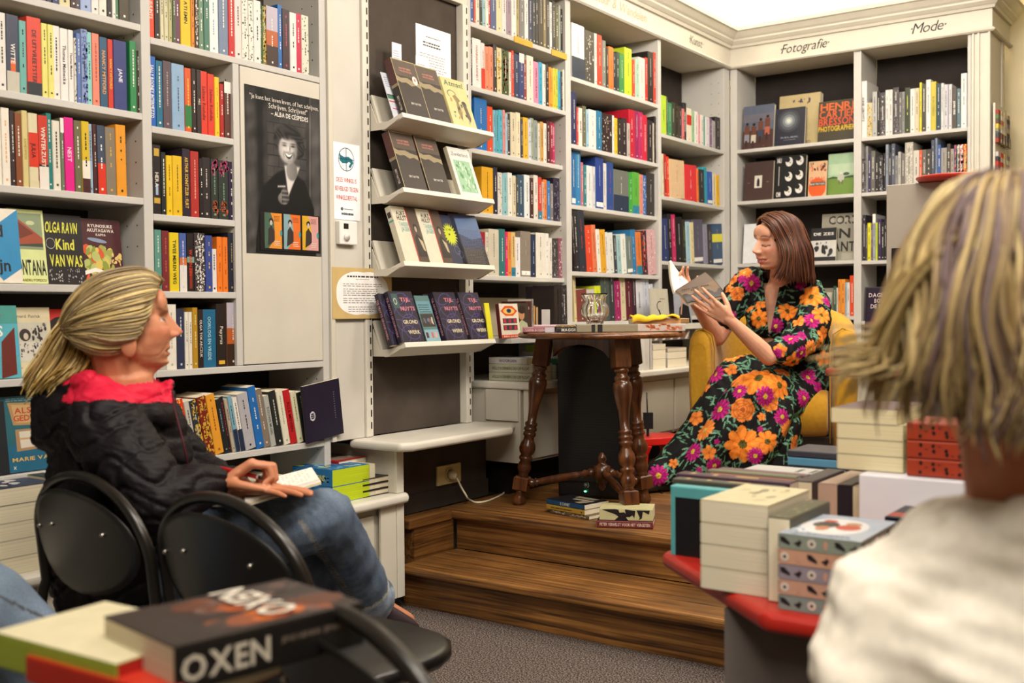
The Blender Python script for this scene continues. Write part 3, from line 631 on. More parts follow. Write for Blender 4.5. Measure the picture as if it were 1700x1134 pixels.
shelf_row('third shelf above the round table', 'L', 1.647, 950, "957,27,2868a0,,,lbl|965,29,2f80b4|969,22,c0707c|974,21,2a7c84|983,21,d8dcdc|988,21,c8ccd0|1001,26,24408c,,c0c8e0,lbl|1008,24,d8d4cc|1019,25,24488c,,c84048|1044,22,6c7068,,,bla|1050,22,3c9a3c|1061,22.5,58a83c,,,ncyan|1067,22,d08878|1074,22,3c6cb4,,,wht|1088,24,2c2828", -2.825, d=.16)
shelf_row('fourth shelf above the round table', 'L', 1.319, 954, "956,30,241c20|962,30,2a2428|974,30,28303c,,c84a38|984,23,dc4828|991,24,d87850|997,22,e4e4dc|1006,22,e0a428,,,gold|1012,21,dcdce0|1020,21,d8dcd4|1025,20,3a4048|1032,20,9cc0c4|1040,21,e0e4dc|1050,20,6a7a78,,,lbl|1058,24,2c78ac|1067,23,d87838,,,ncyan|1076,24,302830,,,col2|1090,25,d4a8ac,,,wht", PD, lean=.09, d=.16)
shelf_row('bottom shelf behind the round table', 'L', 1.07, 954, "958,23,d8c894|975,16,7a3a34|988,16,c8c4bc|998,18,d0dc28|1012,27,46504c,,9ab060|1020,27,30383a|1030,21,96245c,,,mag|1040,23,cfc4a0|1050,24,5c1e2c|1057,24,3a2030|1066,22,dcdce0,AMANTINE,3a3a48|1078,24,ccd0dc|1084,20,d8dce8", -2.825, lean=.07, d=.16)
# corner
shelf_row('top shelf of the corner bookcase', 'L', 2.115, 1098.5, "1108,22,b8d83c,BEZING,5a7a1c|1110,22,3a3c38|1116,19,3c8a5c|1121,20,38402c|1127,20,2c261c,,c0a83c|1132,19,3a3030|1136,18,d87878|1141,22,2a2a2c,DIKKE BOUTS,e8e4dc|1149,19.6,e2d8c4,,d85a34,bandr|1154,18.6,9cc098|1159,19,e4e0dc|1163,18,e0a0a4|1168,18,dcdad0|1172,18,38a094|1179,18,dedadc|1183,18,7c5a80|1188,17,a8a8a8|1196,20,2a2422", PC)
shelf_row('second shelf of the corner bookcase', 'L', 1.767, 1101, "1104,24,d4ccb0|1108,24,a82820|1112,23,d83c24|1137,22,d8b890,,8a6a48|1157,21,d83038|1160,20,e87828|1169,20,2c2a2c,,d8d8d4|1175,22,2c9cb0|1184,20,2c58b0,,d8e0f0,lbl|1189,20,dcd0b0|1195,19,e8b828", PC, lean=.04)
shelf_row('third shelf of the corner bookcase', 'L', 1.402, 1101, "1111,24,28386c|1117,27,201c22|1123,27,c02860|1134,26,1e1a1c|1139,25,2a2c20,,c8c030|1146,24,a4c8dc|1152,24,dcd0a0|1169,26,585468,,a8a8c0,lbl|1176,24,8c8ca0|1183,24,2c2428|1200,25,1f4a70,,d8dce0,ytop+lbl", PC, lean=.07, d=.17)
# photography bookcases
PF = 6.350
shelf_row('top shelf of the fashion bookcase', 'R', 2.125, 1427, "1439,33,e8e6e2,ANNIE LEIBOVITZ,3a3838|1448,20,c8c4a8,,,gold|1456,26,b4b4b2|1461,26,201e1e|1470,25,4a4648,,,glo|1476,26,e2e0dc|1482,26,dcd8d4|1492,27,4c4648,,,glo|1497,24,6c6a6a|1502,24,8a8a88|1511,26,38402c,,d8d848|1519,25,e4e2dc|1526,25,d8c8a8|1530,28,e0d838|1537,27,484438|1545,29,e4e4e0,,6a6a68|1554,27.5,c8b83c,BON CONGO,8a7c28|1562,26,1f3c4c,,c8d0d4|1567,26,d8d8d4|1574,25,c8c8d0|1580,25,d4d4d8|1588,23,4a4238,JOHN VINK,f0eee8|1595,22,50707c|1605,30,e6e6e2,,5a5a58", PF, d=.19, hard=True)
shelf_row('second shelf of the fashion bookcase', 'R', 1.803, 1426.5, "1429,18,d83c24|1437,20,3c383c,,,glo|1441,27,8c8a8c|1446,22,3c3a5c|1453,24,6c6a64|1459,20,2c2a2c|1466,21,2a282c,,,glo|1470,22,242226|1475,27,8c94a4|1480,22,3a3a40|1486,27,5c6070|1491,20,8a8a88|1496,22,b4b2ac|1502,21,76726c|1516,27,b4b0a4,,3a3834,bwp|1526,22,cfcac0|1531,22,d85a34|1538,22,6a6660|1546,22,46403c|1552,27,4a5060|1556,28,8090a8|1562,24,3c5c9c|1572,22,9c9890,,5a5854|1578,24,4c4438|1584,21,a49a90|1588,23,3c68b0,,,col2|1593,23,2c8c5c,,,chk|1599,23,d8386c,,,chk|1605,23,d8482c,,,col", PF, d=.17)
shelf_row('third shelf of the fashion bookcase', 'R', 1.405, 1427, "1432,25,2c282c,,,glo|1437,27,34303a|1440,21,4a444c|1446,22,e0dc30|1449,21,6a5a78|1454,27,a4a8ac,,,wtop|1457,22,c8dc34|1463,24,3c2c54|1468,22,2a2a2a|1472,24,262424", PF, d=.17)
shelf_row('bottom shelf of the photography bookcase', 'R', 1.08, 1383, "1388,18,3c5c4c|1391,17,d4d0c4|1396,22,e89038|1403,22,ec9638|1406,20,98b8cc|1411,20,dcdcd8|1419,24,e04a24", PF, d=.16)
# ================================================================== FACE-OUT BOOKS, STACKS, PAPERS
class Cov:
    """draws on the front cover (plane x=w) in unit coordinates: u across (0 at the spine), v up"""
    def __init__(s, mb, w, h, d): s.mb, s.w, s.h, s.d, s.k = mb, w, h, d, 1
    def P(s, u, v): return (s.w+.0002*s.k, u*s.d, v*s.h)
    def poly(s, pts, c): s.mb.poly([s.P(u, v) for u, v in pts], c); s.k += .35; return s
    def rect(s, u0, v0, u1, v1, c): return s.poly([(u0, v0), (u1, v0), (u1, v1), (u0, v1)], c)
    def ell(s, u, v, ru, rv, c, n=20, rot=0):
        cr, sr = math.cos(rot), math.sin(rot)
        return s.poly([(u+ru*math.cos(t)*cr-rv*math.sin(t)*sr, v+ru*math.cos(t)*sr+rv*math.sin(t)*cr) for t in [2*PI*i/n for i in range(n)]], c)
    def txt(s, t, u, v, size, c, align='c', maxw=.9, bold=True, shear=0, fit=None):
        s.k += .5; s.mb.text(t, s.P(u, v), (0, 1, 0), (0, 0, 1), size*s.h, c, bold=bold, maxw=maxw*s.d, align=align, shear=shear, fitw=fit*s.d if fit else None); return s
    def lines(s, u0, u1, v0, v1, n, c, seed=1, th=.35, center=True):
        r = random.Random(seed); st_ = (v1-v0)/n
        for i in range(n):
            a = u0; v = v1-(i+.5)*st_; e = u1-(0 if not center else 0)-r.uniform(0, .15)*(u1-u0)
            while a < e-.01:
                l = r.uniform(.03, .09)*(u1-u0)*1.4; b_ = min(a+l, e); s.rect(a, v-st_*th/2, b_, v+st_*th/2, c); s.k -= .35; a = b_+.012*(u1-u0)/.5
        s.k += .35; return s
    def blobs(s, n, c, u0=0, v0=0, u1=1, v1=1, r0=.02, r1=.06, seed=3):
        r = random.Random(seed)
        for i in range(n):
            rr = r.uniform(r0, r1); u = r.uniform(u0+rr, max(u0+rr, u1-rr)); v = r.uniform(v0+rr*.7, max(v0+rr*.7, v1-rr*.7))
            cc = c[i % len(c)] if isinstance(c, (list, tuple)) else c
            s.ell(u, v, rr, rr*r.uniform(.4, .9), cc, 9, r.uniform(0, 3)); s.k -= .3
        s.k += .3; return s
    def ring(s, u, v, ru, rv, t, c, n=28, a0=0, a1=2*PI):
        for i in range(n):
            A = a0+(a1-a0)*i/n; B = a0+(a1-a0)*(i+1)/n
            if not all(0 <= u+(ru+q)*math.cos(z_) <= 1 and 0 <= v+(rv+q*rv/ru)*math.sin(z_) <= 1 for q in (0, t) for z_ in (A, B)): continue
            s.mb.poly([s.P(u+ru*math.cos(A), v+rv*math.sin(A)), s.P(u+ru*math.cos(B), v+rv*math.sin(B)), s.P(u+(ru+t)*math.cos(B), v+(rv+t*rv/ru)*math.sin(B)), s.P(u+(ru+t)*math.cos(A), v+(rv+t*rv/ru)*math.sin(A))], c)
        s.k += .35; return s
def deco(f): return lambda mb, w, h, d: f(Cov(mb, w, h, d))

def face_L(y0, w_, h, th, z, X, c, label, dec=None, lean=.2, group=None, title=None, tc=None, hard=False, pos=.5, yaw=0, cat='book', child=True, sdeco=None, frac=.7, size=None, pc='e9dfc4'):
    """book shown cover-out on the left-hand wall; X = where the foot of its front cover stands"""
    n0 = Vector((math.cos(yaw), math.sin(yaw), 0)); ey = Vector((-math.sin(yaw), math.cos(yaw), 0))
    ex = n0*math.cos(lean)+Vector((0, 0, math.sin(lean))); ez = -n0*math.sin(lean)+Vector((0, 0, math.cos(lean)))
    o = Vector((X, y0, z+.0005))-ex*th
    o.z += max(0, (z+.0005)-min(o.z, o.z+ex.z*th))
    add_book(th, h, w_, c, frame(o, ex, ey, ez), label, group, title=title, tc=tc, pos=pos, frac=frac, hard=hard, deco=deco(dec) if dec else None, plain=not title, cat=cat, sdeco=sdeco, size=size, pc=pc, name='book' if cat == 'book' else cat)
def face_R(x0, w_, h, th, z, Y, c, label, dec=None, lean=.15, group=None, title=None, tc=None, hard=False, sdeco=None, cat='book'):
    n0 = Vector((0, -1, 0)); ey = Vector((1, 0, 0))
    ex = n0*math.cos(lean)+Vector((0, 0, math.sin(lean))); ez = -n0*math.sin(lean)+Vector((0, 0, math.cos(lean)))
    o = Vector((x0, Y, z+.0005))-ex*th; o.z = z+.0005
    add_book(th, h, w_, c, frame(o, ex, ey, ez), label, group, title=title, tc=tc, hard=hard, deco=deco(dec) if dec else None, plain=not title, sdeco=sdeco, cat=cat, name='book' if cat == 'book' else cat)
def stack(corner, ang, z, items, where, group, name='book'):
    """items bottom to top: (thickness, height, depth, colour, dict)"""
    n = len(items)
    for i, it in enumerate(items):
        th, h, d, c = it[:4]; kw = dict(it[4]) if len(it) > 4 else {}
        a = ang+kw.pop('rot', 0); s_ = Vector((math.cos(a), math.sin(a), 0)); right = Vector((0, 0, 1)).cross(s_)
        off = kw.pop('off', (0, 0)); P = Vector((corner[0]+off[0], corner[1]+off[1], z))
        m = frame(P+right*h, (0, 0, 1), -s_, -right)
        lev = kw.pop('label', None)
        if not lev:
            pos_ = 'topmost' if i == n-1 else 'bottom one' if i == 0 else (ORD[i]+' from the bottom')
            lev = f"{cname(c)} book lying flat, {pos_} {where}"
        kw.setdefault('plain', kw.get('title') is None); kw.setdefault('frac', .8)
        dc = kw.pop('dec', None)
        if dc: kw['deco'] = deco(dc)
        add_book(th, h, d, c, m, lev, kw.pop('group', group), **kw); z += th+.0006

# ---- far left bookcase, cover-out rows
def d1(c): c.poly([(0, .55), (1, 1), (1, .2), (.5, 0), (0, 0)], '2f8cc0').txt('d', .55, .62, .16, '16181c').txt('jn', .62, .16, .16, '16181c').poly([(0, 0), (.6, 0), (0, .45)], 'e8dcc8')
def d2(c): c.rect(.06, .46, .94, .95, '8a9a78').rect(.06, .5, .94, .62, '3c4438').poly([(.06, .88), (.2, .9), (.94, .62), (.94, .55), (.12, .52)], 'a04a30').poly([(.1, .84), (.2, .86), (.7, .68), (.3, .6)], '70301f').ell(.62, .82, .12, .03, 'c8d0a0').txt('MONTANA', .5, .12, .20, '18181a', fit=.94).txt('ALEXANDRU POPESCU', .5, .03, .035, '7c6a2c')
def d3(c):
    c.txt('OLGA RAVN', .48, .74, .15, 'e2e04c', fit=.78, shear=.1).txt('Kind', .55, .50, .15, 'e2e04c', fit=.45).txt('VAN WAS', .55, .26, .16, 'e2e04c', fit=.8)
    c.ring(.2, .58, .1, .07, .012, 'b0aca8').blobs(26, 'b8b4b0', .1, .02, .45, .24, .008, .02, 2).blobs(26, 'a8a4a8', .55, .02, .95, .24, .008, .02, 5)
def d4(c):
    c.txt('RYUNOSUKE', .5, .88, .045, 'f0e4d8', fit=.6).txt('AKUTAGAWA', .5, .81, .05, 'f0e4d8', fit=.66).txt('KAPPA', .5, .75, .035, 'f0e4d8')
    c.ell(.4, .68, .24, .03, '8898b4', rot=-.1).blobs(46, ['d8c060', 'a4a850', 'd8542c', 'b8c070', '8a9a3c'], .0, .14, .8, .62, .04, .12, 8).blobs(16, 'e8c878', .7, .3, 1, .5, .02, .05, 4)
    c.poly([(0, .2), (.3, .26), (.6, .2), (1, .28), (1, .22), (.6, .14), (.3, .2), (0, .14)], 'f2ece4').blobs(14, 'd8582c', 0, .02, 1, .16, .04, .1, 6).blobs(8, 'f2ece4', 0, .02, 1, .14, .03, .07, 9)
Y_ = lambda px: LX(px, 420, -2.85)
g = 'cover-out books on the shelf above the blonde woman'
for (a, b, h, c, lab, dd, X) in ((-50, 27, .205, 'ece4d4', 'cream and blue book cut by the left photo edge, letters jn on its cover', d1, -2.812), (15, 77, .21, 'd8e29c', 'pale green book with red train wagon, titled MONTANA', d2, -2.835),
                                 (72, 142, .203, '1e191b', 'black book with wobbly yellow title Kind van was', d3, -2.842), (138, 207, .197, '4a1a20', 'dark red book with a green creature on its cover', d4, -2.846)):
    face_L(Y_(a), Y_(b)-Y_(a)-.004, h, .012, 1.2105, X, c, lab, dd, .12, g)
face_L(Y_(146), .13, .20, .012, 1.2105, -2.872, 'b8b4b4', 'grey book leaning at the back behind the dark red creature book', lambda c: c.lines(.2, .8, .7, .9, 4, '7a4a4a'), .1, g)
def d5(c): c.rect(0, .75, 1, 1, '4c9c94').txt('BEER', .5, .86, .06, 'b03c50').rect(0, .3, 1, .55, '58b0cc').txt('ES', .5, .58, .14, 'eef0ee').poly([(.55, .0), (.9, .05), (.92, .7), (.6, .5)], '6a2820').blobs(10, ['d86a30', '7ac86a', 'c8a04a'], 0, 0, .5, .2, .05, .12)
def d6(c): c.txt('Bernard  Patrick', .42, .85, .045, '4a4030', maxw=.7, bold=False).rect(0, .22, .92, .78, 'c8c4b4').rect(0, .22, .92, .5, 'd4d0c4').ell(.35, .6, .14, .09, '3a3230').ell(.37, .58, .06, .05, 'cdbfae').blobs(40, ['3a3434', '6a6460'], .5, .25, .92, .78, .01, .045, 3).blobs(22, '6a6460', .2, .27, .8, .5, .01, .03, 5).txt('--', .2, .12, .03, 'c84040')
def d7(c): c.poly([(0, .98), (1, .9), (1, 1), (0, 1)], 'd02c24').ell(.45, .3, .75, .6, '241c1c')
g = 'cover-out books on the shelf beside the ponytail'
for (a, b, h, c, lab, dd, X) in ((-55, 22, .20, '5ab0c0', 'turquoise book cut by the left photo edge beside the ponytail', d5, -2.812), (14, 84, .195, 'd8cca8', 'cream book with a black and white photo cover beside the ponytail', d6, -2.835), (80, 150, .19, 'c82c28', 'red and black book half hidden behind the ponytail', d7, -2.85)):
    face_L(Y_(a), Y_(b)-Y_(a)-.004, h, .012, .9505, X, c, lab, dd, .12, g)
def d8(c):
    c.rect(0, 0, 1, .36, '1f6484').poly([(.18, .62), (.98, .58), (.98, .88), (.12, .92)], 'b08a5c').poly([(.22, .65), (.94, .61), (.94, .85), (.17, .89)], 'c8a470').txt('ALS ALLES', .54, .77, .075, 'b8442c', fit=.66).txt('GEDOOFD IS', .54, .67, .075, 'b8442c', fit=.7)
    c.poly([(.2, .27), (.98, .3), (.96, .56), (.2, .56)], 'a88862').poly([(.26, .31), (.92, .33), (.9, .53), (.25, .53)], 'd8d0c0').rect(.25, .42, .84, .445, 'c8a070').ell(.82, .435, .07, .03, 'c02c24').txt('MARIE VAREILLE', .55, .14, .05, 'd8b468', fit=.85).lines(.1, .7, .93, .98, 2, '9cc0c0').txt('X', .15, .04, .04, 'e8ecec')
face_L(Y_(0)-.02, .205, .21, .018, .6885, -2.815, '2a6470', 'teal book showing an open matchbox, titled Als alles gedoofd is', d8, .13, 'cover-out books on the lowest left shelf')
face_L(Y_(-70), .11, .2, .015, .6885, -2.812, '1c2228', 'dark book at the very left edge beside the matchbox book', None, .13, 'cover-out books on the lowest left shelf')
# dark landscape-format book leaning open-faced at the end of the bottom shelf
def d9(c): c.ring(.20, .45, .05, .06, .02, 'd8d4dc').lines(.13, .26, .38, .52, 4, 'c8c4d0').lines(.80, .84, .3, .8, 12, '8a84a0')
q0, q1 = at(511, 737, 'X', -2.783), at(571, 719, 'X', -2.783); eyv = (q1-q0).normalized(); ezv = Vector((1, 0, 0)).cross(eyv)
add_book(.013, .205, (q1-q0).length, '1e1830', frame(q0-Vector((.013, 0, 0)), (1, 0, 0), eyv, ezv), 'dark purple book leaning cover-out at the right end of the bottom shelf', 'books beside the poster', deco=deco(d9), plain=True)

# ---- display rack
Gd = 'books on the tilted display shelves'
def rack(y0, wd, h, th, zi, c, label, dec, title=None, tc=None, sdeco=None, dx=.004, fr=.8, size=None, cat='book', hard=False, pc='e9dfc4', add=0):
    z, fx = DSH[zi][0], DSH[zi][3]
    ex = Vector((ct, 0, st)); ez = Vector((-st, 0, ct)); ey = Vector((0, 1, 0))
    o = Vector((fx, y0, z))-ex*(dx+th)+ez*.0008
    add_book(th, h, wd, c, frame(o, ex, ey, ez), label, Gd, title=title, tc=tc, deco=deco(dec) if dec else None, sdeco=sdeco, frac=fr, plain=not title, size=size, cat=cat, name='book' if cat == 'book' else cat, hard=hard, pc=pc)
def oorlog(stick):
    def f(c):
        c.rect(0, 0, 1, 1, '352c2a').rect(0, .70, 1, 1, '5c5046').poly([(0, .60), (.2, .57), (.4, .59), (.6, .54), (.8, .57), (1, .53), (1, .62), (.7, .64), (.5, .68), (.2, .66), (0, .7)], '9a8c6c')
        c.txt('AAN HET EINDE', .5, .83, .032, 'd88a80', fit=.5).txt('VAN DE OORLOG', .5, .78, .032, 'd88a80', fit=.52).txt('BERT NATTER', .56, .20, .036, 'd8d4cc', fit=.42)
        c.rect(0, 0, .02, 1, 'c8b888').rect(0, .985, 1, 1, 'c8b888')
        if stick: c.ell(.82, .66, .11, .08, 'e6e2dc').ell(.82, .67, .04, .03, 'c86a5c')
    return f
oosp = bands((.55, 1, '5a3430'), (.50, .55, '9a8c6c'))
for k, (zi, y0, st_) in enumerate(((0, 3.062, True), (0, 3.200, False), (1, 3.045, False), (1, 3.190, False))):
    where = ['left one on the top display shelf, with round white sticker', 'right one on the top display shelf', 'left one on the second display shelf', 'right one on the second display shelf'][k]
    rack(y0, .134, .235, .034 if k != 1 else .033, zi, '352c2a', 'brown war novel, '+where, oorlog(st_), 'BERT NATTER', 'e0d8cc', oosp, dx=.004 if k != 1 else .006, fr=.25, size=.009)
BOOKS[-4]['pos'] = BOOKS[-3]['pos'] = BOOKS[-2]['pos'] = BOOKS[-1]['pos'] = .78
def noord(c):
    c.rect(0, 0, 1, 1, 'd8cc90').txt('Atman!', .5, .84, .11, '3c6a48', fit=.8, shear=.1).ring(.3, .66, .15, .07, .03, '4a3c30', a0=0, a1=4).poly([(.3, .62), (.4, .5), (.35, .3), (.45, .1), (.55, .3), (.5, .5), (.6, .55), (.45, .66)], '8a7c50')
    c.blobs(14, ['3c342c', '6a8a9c', 'c88a4c', '4a5a3c'], .1, .05, .9, .6, .03, .07, 4).ell(.72, .5, .09, .05, '3a3028').poly([(.66, .5), (.8, .46), (.86, .2), (.78, .1), (.7, .2)], '5c4c44')
rack(3.345, .152, .212, .012, 0, 'd8cc90', 'cream and green illustrated book at the right end of the top display shelf', noord, dx=.004)
def zonder(c): c.rect(0, 0, 1, 1, 'e6e6e0').txt('Zonderland', .5, .83, .075, '3c4640', fit=.75, bold=False).rect(.12, .08, .88, .74, '9cc8a4').blobs(60, ['5c9a6c', 'c8dcc8', '7cb488'], .12, .08, .88, .74, .02, .07, 6)
rack(3.385, .142, .214, .02, 1, 'cfc6ae', 'white book with green woodland picture on the second display shelf', zonder, dx=.004)
def flyer(c): c.rect(0, 0, 1, 1, 'dfe4f0').lines(.1, .9, .68, .92, 5, '8a90a8').ell(.5, .60, .08, .035, 'c82838').rect(0, .42, 1, .50, '5a8a6c').rect(0, .35, 1, .38, 'd86a6c').rect(0, .50, 1, .52, '3c3c44').rect(.1, .2, .9, .22, 'd8486c')
rack(3.034, .095, .19, .003, 0, 'dfe4f0', 'white flyer with red and green stripes at the left of the top display shelf', flyer, cat='flyer', dx=.046)
# row 3
def hulst(c):
    c.rect(0, 0, .56, 1, 'dfd8c2').rect(.56, 0, .60, 1, 'c03028').rect(.60, 0, 1, 1, '564438').txt('AUKE', .34, .84, .08, '28261f', fit=.36).txt('HULST', .34, .75, .08, '28261f', fit=.38).txt('TANDEN', .36, .64, .075, '7ab4ac', fit=.38).txt('JAGER', .38, .55, .075, '7ab4ac', fit=.34)
    c.ell(.8, .62, .10, .08, '2a2320').ell(.8, .60, .05, .055, 'b0a08c').poly([(.64, .1), (.68, .45), (.78, .52), (.95, .45), (1, .1)], '2a2320').poly([(.8, .45), (.95, .38), (.98, .2), (.9, .22)], 'c0b090')
for y0, lab in ((3.045, 'cream and brown novel with red stripe, left copy on the third display shelf'), (3.190, 'cream and brown novel with red stripe, right copy on the third display shelf')):
    rack(y0, .142, .225, .028, 2, 'dfd8c2', lab, hulst, None, None, bands((.72, .75, '58aaa4'), (.8, .9, '34322c', .2, .8)))
def sun(c):
    pts = []
    for i in range(40):
        r = .40 if i % 2 == 0 else .26; pts.append((.45+r*math.cos(i*PI/20), .60+r*.62*math.sin(i*PI/20)))
    c.poly(pts, 'c8d420').ring(.6, .28, .14, .08, .012, '7a86b8').ring(.75, .2, .12, .07, .012, '7a86b8').txt('LE VIN', .42, .68, .04, '3a4a20').ell(.4, .6, .05, .02, '26304a')
rack(3.318, .11, .21, .012, 2, '262c48', 'dark blue book with a spiky yellow sun on its cover', sun, dx=.004)
rack(3.395, .1, .22, .02, 2, '2c2426', 'dark brown book squeezed between the yellow sun and the red spine', None, 'DE KAMER', '8a8288', dx=.004, fr=.5)
def city(c): c.rect(0, 0, 1, 1, '2c3050').rect(0, 0, 1, .36, '302c30').poly([(0, .9), (1, .95), (1, .55), (.5, .5), (0, .6)], '54709c').lines(.05, .95, .3, .7, 14, '4a5a80', 4, .5).lines(.05, .95, .02, .3, 10, '6a6460', 7, .4)
rack(3.425, .15, .222, .024, 2, 'c83c28', 'red-spined book with a blue city photo on the third display shelf', city, dx=.004)
# row 4: GROND WERK
def grond(lbl):
    def f(c):
        c.rect(0, 0, 1, 1, '2a2436')
        for u, v in ((.3, .98), (.5, .72), (.35, .45), (.6, .30), (.45, .08), (.9, .6), (.1, .2)): c.ring(u, v, .36, .24, .02, '584c88')
        c.txt('TIJL', .62, .80, .075, 'e88c98', fit=.42).txt('NUYTS', .64, .62, .075, 'e88c98', fit=.6).txt('GROND', .60, .36, .07, 'e8dcb8', fit=.62).txt('WERK', .64, .16, .07, 'e8dcb8', fit=.5)
        if lbl: c.rect(.08, .66, .34, .95, '3c5c5c').ring(.2, .8, .05, .05, .015, 'e0e0d0')
    return f
gs = bands((.0, 1, '241e2e'))
for i, y0 in enumerate((3.002, 3.030)): pass
gl = ['leftmost copy', 'second copy from the left', 'fourth copy from the left', 'rightmost copy']
fl = [(2.990, True, 'dark purple novel Grondwerk, leftmost copy, carrying a small label'), (3.255, False, 'dark purple novel Grondwerk, middle copy behind nothing, right of the teal card'), (3.415, False, 'dark purple novel Grondwerk, rightmost copy on the display shelf')]
fl[1] = (3.255, False, 'dark purple novel Grondwerk, the copy just right of the teal card')
for y0, lb, lab in fl:
    rack(y0+.03, .135, .205, .022, 3, '2a2436', lab, grond(lb), 'TIJL NUYTS GRONDWERK', 'd89aa4', None, fr=.8, size=.009)
rack(2.992, .134, .205, .02, 3, '2a2436', 'dark purple novel Grondwerk tucked left behind the leftmost copy', grond(False), 'TIJL NUYTS GRONDWERK', 'd89aa4', None, fr=.8, size=.009, dx=.030)
rack(3.255, .134, .205, .02, 3, '2a2436', 'dark purple novel Grondwerk tucked behind the copy right of the teal card', grond(False), 'TIJL NUYTS GRONDWERK', 'd89aa4', None, fr=.8, size=.009, dx=.030)
def card(c): c.rect(0, 0, 1, 1, '5c8080').rect(0, .62, 1, .88, '6a9ca8').lines(.1, .9, .62, .82, 4, '1c2428').rect(.05, .32, .95, .6, '3a3634').blobs(6, ['c8c0b0', '8a4a3c', '5a7a9c'], .1, .36, .9, .56, .05, .09, 2).rect(.0, 0, 1, .26, '8ab4c0').rect(.08, .08, .25, .2, '5a2c3c').rect(.45, .08, .6, .2, 'c86a6a').rect(.7, .08, .86, .2, 'd8a8a0')
rack(3.170, .085, .19, .004, 3, '5c8080', 'teal advertising card between the purple novels', card, cat='card', dx=.008)
# face-outs on the bottom shelf right of the rack (its board carries on from the rack)
def eye(c):
    c.rect(0, 0, 1, 1, 'e4d8c4').rect(0, .86, 1, 1, 'e4d8c4').poly([(.05, .78), (.3, .93), (.7, .93), (.95, .78), (.7, .64), (.3, .64)], 'd8541c').ell(.5, .78, .30, .09, 'f0c060').ell(.5, .79, .13, .065, '2c4c74').ell(.5, .79, .06, .03, '14181c')
    for v in (.42, .22): c.rect(.12, v, .88, v+.15, '28384c').rect(.17, v+.02, .3, v+.13, 'c03030').rect(.7, v+.02, .83, v+.13, 'c03030').rect(.42, v+.02, .58, v+.13, 'a02c3c').rect(.1, v-.03, .9, v, 'e8dcc0')
    c.rect(0, 0, 1, .09, 'd8442c').poly([(.2, .09), (.8, .09), (.5, .16)], 'e8e0d0').txt('EEN JAAR', .5, .02, .04, 'f0dcc0', fit=.8)
ye = LX(831, 540, -2.63)
face_L(ye, .135, .145, .02, 1.0105, -2.622, '5c1420', 'cream and orange book with a big eye on its cover', eye, .12, 'books at the foot of the bookcase right of the rack')
face_L(LX(815, 540, -2.63), .03, .15, .006, 1.0105, -2.640, 'e8e030', 'slim yellow booklet left of the big eye book', None, .15, 'books at the foot of the bookcase right of the rack')
def portrait(c): c.rect(0, 0, 1, 1, '3c3028').ell(.45, .66, .22, .16, 'b8865c').ell(.5, .8, .26, .12, '2a1c18').poly([(.1, 0), (.15, .4), (.45, .5), (.8, .4), (.9, 0)], 'a8ac8c')
face_L(LX(858, 540, -2.70), .11, .15, .012, 1.0105, -2.70, '3c3028', 'brown book with a painted portrait, right of the big eye book', portrait, .1, 'books at the foot of the bookcase right of the rack')
shelf_row('low shelf right of the eye book', 'L', 1.010, 872, "882,16,4a1c20|885,17,b8b4ac", -2.75)
shelf_row('shelf behind the clear acrylic holder', 'L', 1.010, 921, "932,23,241e22|942,23.5,28262a,,,glo", -2.70, d=.16, lean=.03)
mb = MB(); mb.box((-3.0, 3.70, 1.012), (-2.99, 4.35, 1.19), 'b8ac90')
o = mb.build('cardboard_sheet', 'matte'); tag(o, 'beige cardboard sheet standing at the back, behind the big eye book', 'cardboard')

# ---- behind round table: face-outs
face_L(LX(1019, 300, -2.83)-.0, .12, .205, .02, 1.9415-.0, -2.87, '2a2024', 'dark book with a man\'s face on its cover, second shelf above the round table', lambda c: c.ell(.5, .55, .26, .24, 'b8a898').ell(.5, .78, .28, .12, '201818').ell(.4, .6, .05, .03, '4a3c38').ell(.62, .6, .05, .03, '4a3c38'), .04, 'books behind the round table') if False else None
def swan(c): c.rect(0, 0, 1, 1, 'c4c0ae').ring(.5, .5, .16, .12, .04, '1c1c1c', a0=1.2, a1=4.2).poly([(.36, .4), (.44, .4), (.62, .08), (.54, .08)], '1c1c1c').lines(.5, .8, .68, .74, 1, '4a4a44')
face_L(LX(1078, 500, -2.72), .20, .19, .012, 1.0505, -2.70, 'c4c0ae', 'pale grey book with a black swan line drawing', swan, .08, 'books behind the armchair')
def mag(c): c.rect(0, 0, 1, 1, 'a8acb8').txt('L', .1, .8, .1, '3a3c48').ell(.55, .62, .18, .17, 'c89a7c').ell(.52, .76, .2, .1, '1c1818').poly([(.2, 0), (.25, .35), (.5, .45), (.85, .38), (.95, 0)], '17181c').poly([(.3, .2), (.38, .2), (.5, .5), (.42, .5)], 'c89a7c').ell(.6, .53, .05, .02, 'a04040').ell(.49, .64, .03, .012, '2a2020').ell(.64, .64, .03, .012, '2a2020')
face_L(LX(1114, 500, -2.72), .20, .245, .008, 1.0505, -2.69, 'a8acb8', 'grey magazine showing a dark-haired face above a black jumper', mag, .06, 'books behind the armchair', cat='magazine')
mb = MB(); mb.box((-3.05, 4.98, 1.020), (-2.66, 6.24, 1.048), 'cfcabd'); o = mb.build('display_board', 'paint'); tag(o, 'low grey riser board carrying the magazines behind the armchair', 'shelf board')
mb = MB()

